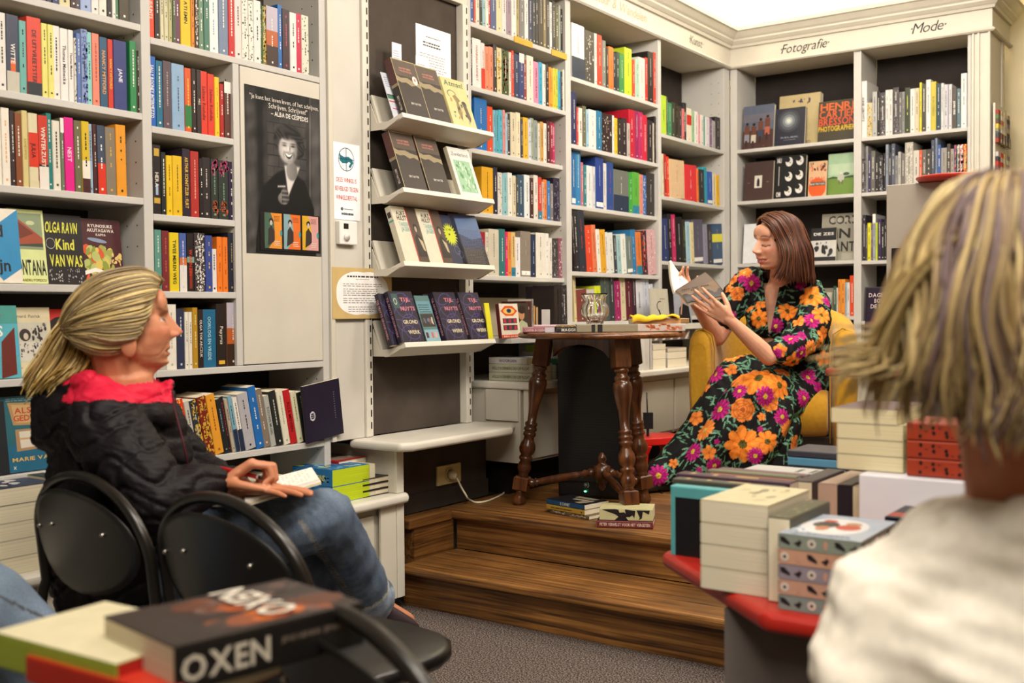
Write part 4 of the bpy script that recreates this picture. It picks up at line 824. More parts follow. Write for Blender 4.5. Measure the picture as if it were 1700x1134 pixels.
# ---- photography bookcase, cover-out
gF = 'photo books shown cover-out'
def men(c):
    c.rect(0, 0, 1, 1, '5c6478').rect(0, 0, 1, .42, '4a3230').rect(0, .62, 1, .8, '6c6a78')
    for u, hh, cl in ((.14, .62, '8a8a98'), (.36, .60, 'c8c0b0'), (.58, .70, '3c4458'), (.8, .76, 'b0604c')): c.ell(u, hh-.04, .05, .035, '2a1c18').rect(u-.08, hh-.30, u+.08, hh-.08, '6a4030').rect(u-.08, hh-.46, u+.08, hh-.28, cl).rect(u-.05, hh-.58, u+.02, hh-.42, '3a2420')
    c.txt('---', .7, .04, .03, 'd87838')
def moon(c):
    c.rect(0, 0, 1, 1, '2a2a38')
    for r, k in ((.38, '3c3e4c'), (.30, '545862'), (.21, '7a8088'), (.13, 'a8b0b0'), (.07, 'd8dcd4')): c.ell(.45, .66, r, r*.8, k)
    c.txt('RELIEK', .5, .2, .04, '8a90a0', fit=.6).rect(.3, .15, .7, .155, 'b0b0b8')
def tan(c): c.rect(0, 0, 1, 1, 'cdb988').blobs(12, ['4a3c5c', '6a5040'], .3, .8, .8, .92, .01, .04, 3).txt('ED', .75, .06, .05, '8a7450')
def hcb(c): c.rect(0, 0, 1, 1, '3c3626').txt('HENRI', .5, .78, .17, 'dc6424', fit=.9).txt('CARTIER', .52, .60, .17, 'd85a24', fit=.98).txt('BRESSON', .5, .42, .17, 'd04c28', fit=.96).txt('PHOTOGRAPHER', .5, .28, .12, 'dcb424', fit=.97)
RXp = lambda px, Y=6.42: RX(px, 300, Y)
def fR(a, b, h, th, z, Y, c, lab, dd, hard=False, lean=.12, sd=None): face_R(RXp(a, Y), RXp(b, Y)-RXp(a, Y)-.004, h, th, z+.0005, Y, c, lab, dd, lean, gF, hard=hard, sdeco=sd)
fR(1232, 1284, .275, .03, 2.125, 6.375, '5c6478', 'photo book with four standing men on its cover', men, True)
fR(1291, 1360, .335, .05, 2.125, 6.50, 'cdb988', 'tall tan photo book standing behind the moon book', tan)
fR(1286, 1336, .235, .03, 2.125, 6.385, '2a2a38', 'dark photo book with a glowing moon', moon, True)
fR(1357, 1420, .26, .02, 2.125, 6.44, '3c3626', 'brown photo book with large orange and yellow cover lettering', hcb)
def bottle(c): c.rect(.36, .32, .62, .64, 'd8d4c8').poly([(.44, .36), (.54, .36), (.54, .5), (.51, .56), (.49, .58), (.47, .56), (.44, .5)], '2a2628').rect(.12, .46, .2, .465, 'c8b8a8').rect(.78, .46, .86, .465, 'c8b8a8')
def faces(c):
    c.rect(0, 0, 1, 1, '121214').rect(.05, .04, .2, .5, '121214').txt('OM', .13, .04, .11, 'eceae4', fit=.14).txt('NU', .13, .84, .11, 'eceae4', fit=.14).rect(.12, .3, .14, .75, 'c8c8c8')
    for u, v in ((.45, .85), (.8, .86), (.45, .5), (.8, .52), (.45, .16), (.8, .2)): c.ell(u, v, .12, .11, 'e0ded8').ell(u-.05, v+.05, .08, .06, '161618').ell(u+.03, v-.02, .02, .015, '2a2a2c')
def glob(c): c.rect(0, 0, 1, 1, 'd8b088').blobs(26, ['6a2c24', 'c8a080', 'd87850', '3a2420'], 0, .68, 1, 1, .03, .08, 2).ell(.5, .24, .48, .28, 'd85a20').txt('GLOBAL', .5, .42, .13, 'd8603c', fit=.9).rect(.12, .3, .95, .4, '3c3428').txt('MARTIN PARR', .52, .32, .06, 'c8d0c8', fit=.8)
def field(c): c.rect(0, 0, 1, 1, 'a4c4a0').rect(0, .5, 1, .75, 'b8d0b0').rect(0, 0, 1, .42, '6c8c3c').poly([(0, .42), (.2, .46), (.5, .42), (.9, .46), (1, .45), (1, .40), (0, .40)], '3c5430').ell(.5, .42, .13, .1, 'b8bcb0').ell(.5, .53, .05, .03, 'd8d0c0').ell(.7, .5, .12, .04, '4a5048').rect(.42, .26, .46, .36, '6a5a4c').rect(.54, .26, .58, .36, '6a5a4c')
fR(1234, 1283, .245, .02, 1.803, 6.37, '46322e', 'brown photo book with a small bottle picture', bottle)
fR(1285, 1337, .265, .03, 1.803, 6.37, '121214', 'black photo book with six white faces', faces, True)
fR(1341, 1372, .215, .012, 1.803, 6.37, 'd8b088', 'orange photo book titled GLOBAL', glob)
fR(1373, 1418, .255, .012, 1.803, 6.40, 'a4c4a0', 'green photo book with a figure crossing a meadow', field)
def zes(c): c.rect(0, 0, 1, 1, '242426').txt('DE ZES', .5, .78, .08, 'f0eeea', fit=.8).rect(0, .02, 1, .62, 'd4d2cc').blobs(9, ['2c2c2e', '3a3a3c'], .1, .1, .95, .5, .07, .12, 3).blobs(6, ['4a4444'], .15, .45, .9, .58, .03, .05, 7).rect(0, 0, 1, .12, '2a2a2c')
def corb(c):
    c.rect(0, 0, 1, 1, 'a09c8c').txt('CORE', .6, .78, .17, '24221f', fit=.8).txt('IN', .62, .48, .2, '24221f', fit=.42).txt('FANTI', .62, .2, .2, '24221f', fit=.85).rect(.6, .02, .98, .16, 'b4b0a0')
    for u in (.3, .5, .7, .9): c.ell(u, .86, .06, .05, 'b8b0a4')
fR(1232, 1262, .25, .02, 1.412, 6.37, 'e4e6ea', 'plain white book beside the reading woman\'s forehead', None)
fR(1362, 1421, .29, .02, 1.412, 6.45, 'a09c8c', 'grey photo book with letters made of faces', corb)
fR(1345, 1388, .2, .015, 1.412, 6.37, '242426', 'black and white photo book titled DE ZES', zes)
fR(1362, 1384, .17, .015, 1.08, 6.44, '8a8470', 'olive framed picture book left of the orange spines', lambda c: c.rect(.15, .2, .85, .85, 'c8c4b4').blobs(5, ['b86a6a', '6a8a6c'], .2, .4, .8, .7, .04, .08))
fR(1434, 1468, .2, .015, 1.05, 6.37, '3a3a3a', 'black and white photo magazine low in the fashion bookcase', lambda c: c.blobs(14, ['c8c8c4', '8a8a88'], .1, .05, .9, .9, .05, .12))

# ---- stacks on the low left counter
gS = 'book stacks on the low left counter'
def nav(c): c.rect(0, 0, 1, 1, '2c3550').blobs(12, 'd8d4d0', .05, .1, .95, .8, .03, .1, 6)
def moonc(c): c.rect(0, 0, 1, 1, '262c24').ell(.5, .5, .42, .3, '9ca4a0').ell(.45, .55, .2, .12, 'c0c8c4').txt('HET LICHT', .4, .84, .07, 'c8b83c', fit=.6)
def lstack(corner, z, n, where, topc, hh=.21, th=.036, dd=.14):
    its = [(th, hh, dd, 'd8d0b8', dict(pc='ddd4b8')) for _ in range(n-1)]+[(th, hh, dd, '3a4258', dict(pc='ddd4b8', dec=topc))]
    stack(corner, PI, z, its, where, gS)
# spines face the wall: the page edges look into the room
stack((-2.845, at(72, 935, 'Z', .45).y), PI, .4505, [(.045, .205, .185, 'd8d0b8', dict(pc='ddd4b8')) for _ in range(4)]+[(.045, .205, .185, '2c3550', dict(pc='ddd4b8', dec=nav))], 'in stack at photo\'s left edge', gS)
stack((-2.865, at(72, 935, 'Z', .45).y+.206), PI, .4505, [(.058, .2, .2, 'd8d0b8', dict(pc='ddd4b8')) for _ in range(3)]+[(.058, .2, .2, '262c24', dict(pc='ddd4b8', dec=moonc))], 'of the stack behind the chair back', gS)
def blue(c): c.rect(0, 0, 1, 1, '2878b4').blobs(46, ['7ac0dc', '1c5a94', 'a8d0d8', 'c8d040', '144878'], 0, 0, 1, 1, .04, .10, 9)
bsp = lambda mb, w, h: [speckle('8ac8e0', 0, 1, 30, .012)(mb, w, h), speckle('143c70', 0, 1, 30, .01)(mb, w, h), mb.text('LIMITATIONS', (w*.3, -.0006, h*.78), (0, 0, -1), (1, 0, 0), w*.35, 'e0dc80', bold=True, maxw=h*.6)]
yb = at(552, 838, 'Z', .45).y; xb = at(552, 838, 'Z', .45).x
stack((xb-.2, yb), -PI/2, .4505, [(.060, .2, .19, '2878b4', dict(pc='b8cc24', sdeco=bsp, label='blue patterned book with lime page edges, lower one on the counter')),
      (.060, .2, .19, '2878b4', dict(pc='b8cc24', sdeco=bsp, dec=blue, label='blue patterned book with lime page edges, upper one on the counter'))], '', gS)
add_book(.03, .20, .118, 'd8d0b8', frame((xb-.002, yb+.193, .4505), (0, 1, 0), (0, 0, 1), (-1, 0, 0)) @ Matrix.Identity(4), 'cream book standing on its long edge right of the lime page edges', gS, plain=True, child=True)
ys = at(620, 835, 'Z', .45).y
stack((-2.86, ys+.235), PI, .4505, [(.022, .185, .17, '241e22', dict(hard=True)), (.022, .185, .17, '241e22', dict(hard=True)), (.022, .185, .17, '2a2228', dict(hard=True, dec=lambda c: c.blobs(9, ['6a5c7c', '8a7c8c'], .1, .1, .9, .9, .02, .08)))], 'of three dark hardcovers at the counter\'s end', gS)
yr = at(475, 800, 'Z', .45).y
stack((-3.03, yb+.11), -PI/2+.05, .4505, [(.026, .22, .15, '2a2426', dict(title='DAVE EGGERS', tc='c8c0b8', rot=0)), (.026, .22, .15, '1f1c1f'), (.026, .22, .15, '201c20'), (.026, .22, .15, '201c20', dict(title='TALLIS')), (.026, .25, .16, 'b01c24', dict(hard=True, title='WINTERBERG', tc='d8a050', label='red hardcover lying on the dark stack below the bottom shelf', dec=lambda c: c.rect(.05, .05, .95, .95, '8a7468').blobs(12, ['3a3030', 'c0b0a0', '7c2420'], .05, .05, .95, .95, .05, .12)))], 'behind the blue patterned books', gS)
stack((-2.93, yb-.28), -PI/2, .4505, [(.04, .21, .14, 'd8d0b8', dict(pc='ddd4b8')), (.04, .21, .14, 'd0c8b0', dict(pc='ddd4b8')), (.035, .21, .14, 'dcd6c4', dict(pc='ddd4b8'))], 'of stack behind the seated woman\'s hands', gS)
stack((-2.93, yb-.055), -PI/2, .4505, [(.03, .19, .03, '8a3a34'), (.03, .19, .03, 'c8b8a8'), (.02, .19, .03, '5a3a50')], 'of the narrow stack between hand and blue books', gS) if False else None

# ---- stacks on the long counter behind the table
gT = 'book stacks on the long counter'
def wt(t, c2='5a5c3c'): return dict(title=t, tc=c2, frac=.85)
stack((-2.78, 3.745), -PI/2, .8255, [(.036, .23, .15, 'c8c6b0', wt('HOLLIS ROSENBERG DE KOP PLICHT')), (.036, .23, .15, 'cccab4', wt('HOLLIS ROSENBERG DE KOP PLICHT')), (.028, .2, .14, 'dcd8d0', dict(title='WOORDEN', tc='3a3a70', dec=lambda c: c.rect(.1, .1, .6, .9, '5a6aa8')))], 'of leftmost stack on long counter', gT)
stack((-2.60, 4.00), -PI/2, .8255, [(.03, .2, .14, 'c0c0bc'), (.03, .2, .14, 'b8bab8'), (.03, .2, .14, 'd0d0cc'), (.026, .19, .13, '1c7464', dict(title='THOMAS', tc='c8dcd0')), (.026, .19, .13, 'd0d0cc'), (.03, .19, .13, 'a8c03c')], 'of stack behind round table\'s left leg', gT) if False else None
stack((-2.77, 3.94), -PI/2, .8255, [(.032, .21, .14, 'c0c0bc'), (.032, .21, .14, 'b8bab8'), (.024, .20, .14, '1c7464', dict(title='THOMAS', tc='c8dcd0', off=(.03, 0))), (.03, .2, .13, 'c8c8c4', dict(off=(.03, 0))), (.03, .2, .13, 'a8c03c', dict(off=(.05, 0)))], 'of stack behind round table\'s left leg', gT)
def up_x(px, z, h, w_, d_, c, lab, g, Xp=-2.56, pc='e9dfc4', title=None):
    y = LX(px, 600, Xp); add_book(w_, h, d_, c, frame((Xp, y, z), (0, 1, 0), (-1, 0, 0), (0, 0, 1)), lab, g, plain=True, pc=pc, title=title)
up_x(1062, .8255, .18, .055, .13, 'e0dcd4', 'thick white book standing on the long counter beside the table leg', gT)
up_x(1071, .8255, .18, .055, .13, 'd4d0c8', 'grey-white book standing second on the long counter beside the table leg', gT)
up_x(1078, .8255, .18, .03, .13, 'c8c4bc', 'slim white book standing third on the long counter beside the table leg', gT)
yk = LX(1084, 600, -2.56)
stack((-2.76, yk+.14), 0, .8255, [], '', gT)
stack((-2.76, yk), -PI/2, .8255, [(.05, .2, .14, 'd8d4cc'), (.045, .2, .14, 'dcd8d0'), (.03, .2, .14, 'b8b0a8', dict(dec=lambda c: c.blobs(8, '5a5048')))], 'of narrow stack left of the armchair', gT)
stack((-2.76, yk+.16), -PI/2, .8255, [(.045, .2, .22, 'b0aca8'), (.035, .2, .22, 'd8d4cc'), (.02, .2, .22, '9a8a80')], 'of wide stack left of the armchair', gT)
mb = MB(); y0 = LX(1079, 590, -2.60)
cvp = lambda y, z: (-2.6795, y, z)
mb.box((-2.69, y0, .962), (-2.68, y0+.62, 1.018), '6a5c58')
for i in range(5): mb.poly([cvp(y0+.2+i*.09, .965), cvp(y0+.23+i*.09, .965), cvp(y0+.27+i*.09, 1.01), cvp(y0+.25+i*.09, 1.01)], 'c8c0b4')
mb.poly([cvp(y0+.01, .965), cvp(y0+.14, .965), cvp(y0+.14, 1.015), cvp(y0+.01, 1.015)], '5a6a98'); mb.poly([(-2.679, y0+.04, .97), (-2.679, y0+.08, .97), (-2.679, y0+.1, 1.01), (-2.679, y0+.08, 1.01)], 'd8d4c4')
tag(mb.build('photo_strip', 'matte'), 'brown and blue photo panorama lying against the stacks under the swan book', 'picture')

# ---- books on the platform floor
gP = 'books lying on the platform'
def birds(c):
    c.rect(0, 0, 1, 1, 'd4cf9c')
def crow(mb, w, h):
    def pg(pts): mb.poly([(w*x, -.0006, h*(1-z)) for x, z in pts], '231c1e')
    pg([(1, .30), (.95, .05), (.86, .1), (.55, .3), (.35, .36), (.0, .28), (0, .55), (.3, .50), (.45, .62), (.5, .52), (.75, .47), (.7, .38), (.95, .36)][::-1]); pg([(1, .48), (.55, .5), (.3, .56), (.5, .62), (.25, .66), (.9, .68)][::-1]); pg([(.95, .70), (.3, .76), (.1, .74), (.25, .80), (.85, .82), (.6, .93), (.95, .95)][::-1])
gx = at(930, 850, 'Z', PZ)
A1 = math.atan2(-1, .12)
p1 = at(911, 851, 'Z', PZ)
def ttl(t, c): return dict(title=t, tc=c, frac=.5, size=.011)
def lying(px0, py0, px1, py1, z, items, where, g):
    a, b = at(px0, py0, 'Z', z), at(px1, py1, 'Z', z); d = (b-a); ang = math.atan2(d.y, d.x)-PI/2
    stack((a.x, a.y), ang, z+.0006, items, where, g); return (b-a).length
def orr(c): c.rect(0, 0, 1, 1, '15151c').poly([(.1, .2), (.4, .1), (.42, .3), (.15, .35)], '9a9078').poly([(.45, .1), (.6, .1), (.62, .6), (.45, .6)], 'a89e84').poly([(.7, .2), (.9, .15), (.92, .7), (.72, .7)], '9a9078')
lying(914, 852, 991, 866, PZ, [(.014, .205, .13, '6a5a48', dict(sdeco=speckle('c8b8a0', 0, 1, 30, .008), label='thin greenish book at the bottom of the pile under the table')),
     (.02, .205, .135, 'b89438', dict(title='', label='mustard yellow book in the middle of the pile under the table', off=(-.02, 0))), (.02, .205, .14, '1e4c74', dict(title='IL CARNET', tc='e0e0dc', frac=.25, size=.011, off=(-.02, .0), dec=orr, label='blue-spined black book on top of the pile under the table'))], '', gP)
lying(991, 876, 1090, 879, PZ, [(.026, .205, .14, '7c2c30', dict(title='PETER VERHELST VOOR HET VERGETEN', tc='e8d8c8', hard=True, size=.011, frac=.9, cb='241a1c', cf='241a1c', label='dark red hardcover Voor het vergeten under the crow book')),
     (.042, .195, .13, 'd4cf9c', dict(dec=birds, sdeco=crow, off=(.006, .008), label='pale yellow book with black crows, lying on the dark red hardcover'))], '', gP)
# ================================================================== WALL PAPERS: poster, sign, notices
def paper_L(name, y0, y1, z0, z1, X, c, label, cat, f=None, th=.0008, mat='matte'):
    t = empty(name, (X, y0, z0), label, cat) if False else None
    mb = MB(); w_, h = y1-y0, z1-z0
    mb.box((0, 0, 0), (th, w_, h), c); cv = Cov(mb, th, h, w_)
    if f: f(cv)
    o = mb.build(name, mat, None, Matrix.Translation((X, y0, z0))); tag(o, label, cat); return o
def poster(c):
    bg = '4a4440'
    c.rect(0, 0, 1, 1, '3c3734').rect(.0, 0, .15, 1, '5a5450').rect(.15, 0, .22, 1, '2c2826').rect(.28, .25, .78, .95, '4c4643')
    for i in range(9): c.rect(.3, .3+i*.07, .76, .305+i*.07, '2c2826')
    for v in (.3, .55, .8): c.rect(0, v, .14, v+.012, '332f2c')
    c.rect(.83, .05, .85, .95, '8a827c').rect(.86, .1, 1, .9, '6c6662').rect(0, .93, 1, 1, '38332f')
    pass
def portrait_gray(u, v):
    # generic laughing portrait: u across, v up (0..1), tones only
    S = lambda d, w: 1/(1+np.exp(np.clip(d/w, -40, 40)))
    E = lambda cu, cv, ru, rv, w=.04: S(np.sqrt(((u-cu)/ru)**2+((v-cv)/rv)**2)-1, w)
    n = lambda s, k=0: vn2(u*s, v*s*1.6, k)
    g = .17+.05*n(9)+.02*n(40, 2)
    g += .07*S(np.abs(u-.07)-.055, .01)*(1+.5*n(14, 5)); g -= .10*S(np.abs(u-.19)-.035, .008)
    br = ((v*15) % 1); g = np.where((u > .28) & (u < .80), g+.05-.10*(br < .08)-.08*((((u*7)+np.floor(v*15)*.5) % 1) < .05), g)
    g += .22*S(np.abs(u-.85-.03*(v-.5))-.006, .003)+.10*S(np.abs(u-.93)-.06, .01); g = g*(1-.35*S(.9-v, .02))
    coat = S(-(np.interp(u, [0, .12, .2, .4, .52, .6, .78, .9, 1], [-1, .08, .40, .50, .53, .52, .46, .30, -1])-v), .004)
    g = g*(1-coat)+(.045+.02*n(16, 3))*coat
    shirt = S(np.maximum(np.abs(u-.575-(v-.45)*.3)-np.clip((v-.36)*.55, 0, .1), v-.55), .004)*(v > .35); g = g*(1-shirt)+.80*shirt
    nk = E(.60, .52, .075, .06); g = g*(1-nk)+(.46-.9*(u-.58))*nk
    hr = np.maximum.reduce([E(.56, .715, .19, .088), E(.70, .67, .08, .07), E(.42, .70, .06, .06)]); cur = .10+.10*np.abs(np.sin(40*(u-.5)+9*n(8, 6)+30*(v-.7)))**2; g = g*(1-hr)+cur*hr
    fx, fy = (u-.555)/.128, (v-.652)/.088; f = E(.555, .652, .128, .088, .05)
    fc = .72-.22*np.clip(fx, 0, 1)-.10*fx**2-.10*np.clip(-fy, 0, 1)**2+.05*np.clip(fy, 0, 1)
    G_ = lambda cu, cv, a, b: np.exp(-((u-cu)/a)**2-((v-cv)/b)**2)
    for c in (.505, .618): fc += -.42*G_(c, .672, .026, .0048)-.30*G_(c, .688, .034, .0045)-.12*G_(c, .678, .034, .010)+.10*G_(c-.005, .648, .030, .014)
    fc += .12*G_(.556, .655, .010, .020)-.22*G_(.578, .655, .010, .018)-.25*G_(.552, .634, .022, .004)-.18*G_(.495, .622, .008, .020)-.20*G_(.632, .620, .010, .020)
    m = S(np.sqrt(((u-.562)/.052)**2+((v-(.608+8*(u-.562)**2))/.0155)**2)-1, .08); fc = fc*(1-m)+.16*m
    t = S(np.sqrt(((u-.560)/.045)**2+((v-(.613+7*(u-.562)**2))/.0075)**2)-1, .08); fc = fc*(1-t)+.95*t; fc += -.10*G_(.56, .580, .03, .005)
    g = g*(1-f)+fc*f
    hr2 = E(.575, .742, .16, .045)*S(.708+.10*np.abs(u-.54)-v, .006); g = g*(1-hr2)+cur*hr2
    hd = np.maximum(E(.485, .345, .075, .038), E(.50, .375, .05, .035)); g = g*(1-hd)+(.42-.25*np.abs(np.sin((v-.34)*120))*(u > .46)+.1*n(20, 7))*hd
    g += .8*S(np.maximum(np.abs(v-.418-.05*(u-.45))-.004, np.abs(u-.46)-.05), .003)
    return np.clip(g, .02, 1)
def vn2(a, b, k=0):
    r = np.random.default_rng(k+50); o = 0
    for i in range(5): p = r.normal(size=2)*(1+.7*i); o = o+np.sin(a*p[0]+b*p[1]+r.uniform(0, 6))/(1+.6*i)
    return o/2.4
def poster_print(y0, y1, z0, z1, X, parent):
    nu, nv = 150, 244; u, v = np.meshgrid(np.linspace(0, 1, nu), np.linspace(0, 1, nv)); g = portrait_gray(u.ravel(), v.ravel())**2.1
    co = np.stack([np.full(u.size, X), y0+u.ravel()*(y1-y0), z0+v.ravel()*(z1-z0)], 1)
    F = [(j*nu+i, j*nu+i+1, (j+1)*nu+i+1, (j+1)*nu+i) for j in range(nv-1) for i in range(nu-1)]
    o = mesh_pts('photograph', co, F, np.outer(g, (1, .955, .92)), 'matte', None, smooth=False); o.parent = parent; o.matrix_parent_inverse = parent.matrix_basis.inverted()
def poster2(c):
    c.k = 8
    c.txt('"Je kunt het leven leven, of het schrijven.', .52, .925, .027, 'e8e2d8', fit=.92, bold=False).txt('Schrijven. Schrijven!"', .56, .885, .030, 'e8e2d8', fit=.52, bold=False).txt('– ALBA DE CÉSPEDES', .58, .842, .027, 'f0ece4', fit=.5)
    c.rect(.17, .02, .98, .255, '171414')
    for u0, a, b, s_ in ((.225, '4a6a58', 'e89434', 1), (.475, '8ab0b8', 'e8742c', 2), (.725, 'e0b028', 'dca4a0', 3)):
        c.rect(u0, .035, u0+.225, .25, b).poly([(u0, .035), (u0, .25), (u0+.08, .25), (u0+.12, .2), (u0+.13, .14), (u0+.1, .07), (u0+.05, .035)], a)
        c.ell(u0+.085, .20, .028, .018, '2c2422').ell(u0+.085, .19, .018, .015, 'c8beb4').poly([(u0+.04, .05), (u0+.05, .15), (u0+.085, .175), (u0+.13, .14), (u0+.13, .08)], '3a3230').ell(u0+.215, .13, .015, .02, '4a9aa0')
        c.lines(u0+.12, u0+.21, .20, .235, 4, '8a4020', s_).lines(u0+.12, u0+.21, .05, .085, 3, 'f0e8e0', s_+3)
POSTER_ = paper_L('poster', 2.418, 2.763, 1.327, 1.889, -2.7986, '3c3734', 'dark poster of a laughing woman in black, taped to the cupboard door', 'poster', poster2, mat='cover')
POSTER = bpy.data.objects['poster']
def sign(c):
    c.ring(.5, .79, .27, .145, .018, '1c3c50').poly([(.24, .89), (.3, .84), (.42, .82), (.58, .83), (.72, .80), (.76, .755), (.70, .72), (.62, .715), (.66, .75), (.6, .765), (.52, .74), (.36, .735), (.26, .77)], '1c6c78').poly([(.58, .70), (.64, .685), (.7, .71), (.64, .74)], '1c6c78').rect(.49, .64, .51, .94, '1c3c50').rect(.23, .788, .77, .797, '1c3c50')
    c.txt('DEZE WINKEL IS', .5, .49, .058, 'c8443c', fit=.74, bold=False).txt('BEVEILIGD TEGEN', .5, .375, .058, 'c8443c', fit=.84, bold=False).txt('WINKELDIEFSTAL', .5, .26, .058, 'c8443c', fit=.78, bold=False).ell(.32, .14, .05, .03, '5a6070').txt('Prosegur', .6, .125, .035, '8a94a0', fit=.4, bold=False) if False else None
    c.txt('DEZE WINKEL IS', .5, .49, .058, 'c8443c', fit=.74, bold=False).txt('BEVEILIGD TEGEN', .5, .375, .058, 'c8443c', fit=.84, bold=False).txt('WINKELDIEFSTAL', .5, .26, .058, 'c8443c', fit=.78, bold=False).ell(.32, .14, .05, .022, '5a6070').lines(.4, .75, .12, .16, 1, '8a94a0').lines(.3, .75, .055, .10, 1, '3a4454', 3, .6)
paper_L('security_sign', 2.829, 2.972, 1.468, 1.750, -2.8030, 'eceef0', 'white sign with teal hand in a crosshair above the thermostat', 'sign', sign)
def notice(c):
    n = 60; pts = []
    for i in range(n):
        t = 2*PI*i/n; e = 2.6; r = 1/((abs(math.cos(t))**e+abs(math.sin(t))**e)**(1/e)); r *= 1-.03*math.cos(4*t)*0+.02*math.cos(2*t)
        u = .5+.43*r*math.cos(t); v = .5+.44*r*math.sin(t)
        if abs(math.cos(t)) < .25: v -= .02*(1-abs(math.cos(t))/.25)*math.copysign(1, math.sin(t))
        pts.append((u, v))
    c.poly(pts, 'eceae8').lines(.24, .78, .80, .86, 1, '3a3434', 4, .5).lines(.38, .64, .76, .79, 1, '7a7674', 2, .4)
    for v0, v1, k in ((.62, .70, 2), (.44, .60, 4), (.29, .42, 3), (.12, .25, 3)): c.lines(.17+(.08 if v0 < .2 else 0), .84-(.1 if v0 < .2 else 0), v0, v1, k, '8a8684', int(v0*50), .35)
o = paper_L('notice_board', 2.806, 3.128, 1.102, 1.291, -2.792, 'c4a970', 'brown cardboard notice with a rounded white paper, hung on the column', 'notice', notice, th=.004)
t = empty('thermostat', (-2.803, 2.91, 1.44), 'small white thermostat with a dial under the anti-theft sign', 'thermostat'); iv = Matrix.Translation(-t.location)
mb = MB(); mb.box((-2.8035, 2.842, 1.375), (-2.782, 2.935, 1.462), 'e6e4e0'); mb.build('case', 'plastic', t, iv, bevel=.004)
mb = MB(); mb.poly([(-2.7815, 2.862, 1.432), (-2.7815, 2.887, 1.432), (-2.7815, 2.887, 1.452), (-2.7815, 2.862, 1.452)], '1c1c1c'); mb.build('screen', 'plastic', t, iv)
mb = MB(); mb.lathe([(.0, -.001), (.013, 0), (.0125, .008), (.0, .0085)], (-2.7822, 2.875, 1.402), (1, 0, 0), 'dcdad6', seg=24); mb.build('dial', 'plastic', t, iv)
def a4(c): c.lines(.28, .72, .84, .88, 1, '7a7a7c', 1).lines(.2, .75, .72, .80, 2, '3a3a3c', 2, .5).lines(.1, .9, .35, .64, 8, 'a0a0a2', 5)
o = paper_L('paper_sheet', 3.335, 3.56, 1.99, 2.29, -2.8285, 'ecebee', 'large white printed sheet hanging on the dark display panel', 'paper', a4)
slot = lambda n, y, z, lab, w_=.055, rz=0: paper_L(n, y, y+w_, z, z+.09, -2.775, 'e8e9ef', lab, 'card', lambda c: c.lines(.15, .8, .3, .7, 4, '8a9098', 2))
slot('shelf_card', 3.13, 2.075, 'small white card sticking up behind the left war novel, top display shelf')
slot('shelf_card', 3.27, 2.05, 'small white card sticking up between the two war novels, top display shelf', .08)
# yellow shelf strips on the second shelf right of the rack
for a, b, lab in ((853, 883, 'yellow plastic strip clipped on a shelf edge, left one of two'), (915, 940, 'yellow plastic strip clipped on a shelf edge, right one of two')):
    mb = MB(); mb.box((-2.8, LX(a, 60), 2.338), (-2.7965, LX(b, 60), 2.366), 'c89a28'); tag(mb.build('shelf_strip', 'plastic'), lab, 'shelf label', 'yellow strips on a shelf edge')
# wall socket with plug and cable
sp = at(743, 787, 'X', -2.79)
t = empty('wall_socket', (-2.789, sp.y, sp.z), 'cream wall socket on the dark board above the platform', 'socket'); iv = Matrix.Translation(-t.location)
mb = MB(); mb.box((-2.7895, sp.y-.078, sp.z-.04), (-2.779, sp.y+.078, sp.z+.04), 'cdbf8a'); mb.build('plate', 'plastic', t, iv, bevel=.003)
mb = MB(); mb.lathe([(.03, 0), (.030, .004), (.022, .0045), (.022, .001), (0, .001)], (-2.7788, sp.y+.0, sp.z), (1, 0, 0), 'c4b580', seg=28); mb.build('outlet', 'plastic', t, iv)
t = empty('power_cable', (-2.75, sp.y, PZ), 'cream cable with plug running from the wall socket across the platform', 'cable'); iv = Matrix.Translation(-t.location)
mb = MB(); mb.lathe([(.0, 0), (.019, .0), (.019, .018), (.014, .030), (.009, .036), (0, .037)], (-2.7775, sp.y, sp.z), (1, 0, -.25), 'd8cdaa', seg=20); mb.build('plug', 'plastic', t, iv)
pp = [Vector((-2.742, sp.y, sp.z-.01)), Vector((-2.722, sp.y+.005, sp.z-.05)), Vector((-2.71, sp.y+.03, PZ+.03))]+[at(x, y, 'Z', PZ+.004) for x, y in ((775, 828), (788, 834), (805, 833), (822, 827), (836, 819), (840, 809), (850, 808), (870, 806), (890, 803), (910, 799))]
def smooth_path(p, n=4):
    out = []
    for i in range(len(p)-1):
        p0, p1, p2, p3 = p[max(i-1, 0)], p[i], p[i+1], p[min(i+2, len(p)-1)]
        for k in range(n):
            t_ = k/n; out.append(.5*((2*p1)+(p2-p0)*t_+(2*p0-5*p1+4*p2-p3)*t_*t_+(3*p1-p0-3*p2+p3)*t_**3))
    out.append(p[-1]); return out
mb = MB(); mb.tube([Vector((q.x, q.y, max(q.z, PZ+.0045))) for q in smooth_path(pp)], .0042, 'd8cfb0', seg=8); mb.build('cord', 'plastic', t, iv)
# ================================================================== FURNITURE
def LD(lat, dep, z):      # metres to the right / away along the room diagonal the photograph looks down
    return Vector((lat*math.cos(YAW)-dep*math.sin(YAW), lat*math.sin(YAW)+dep*math.cos(YAW), z))
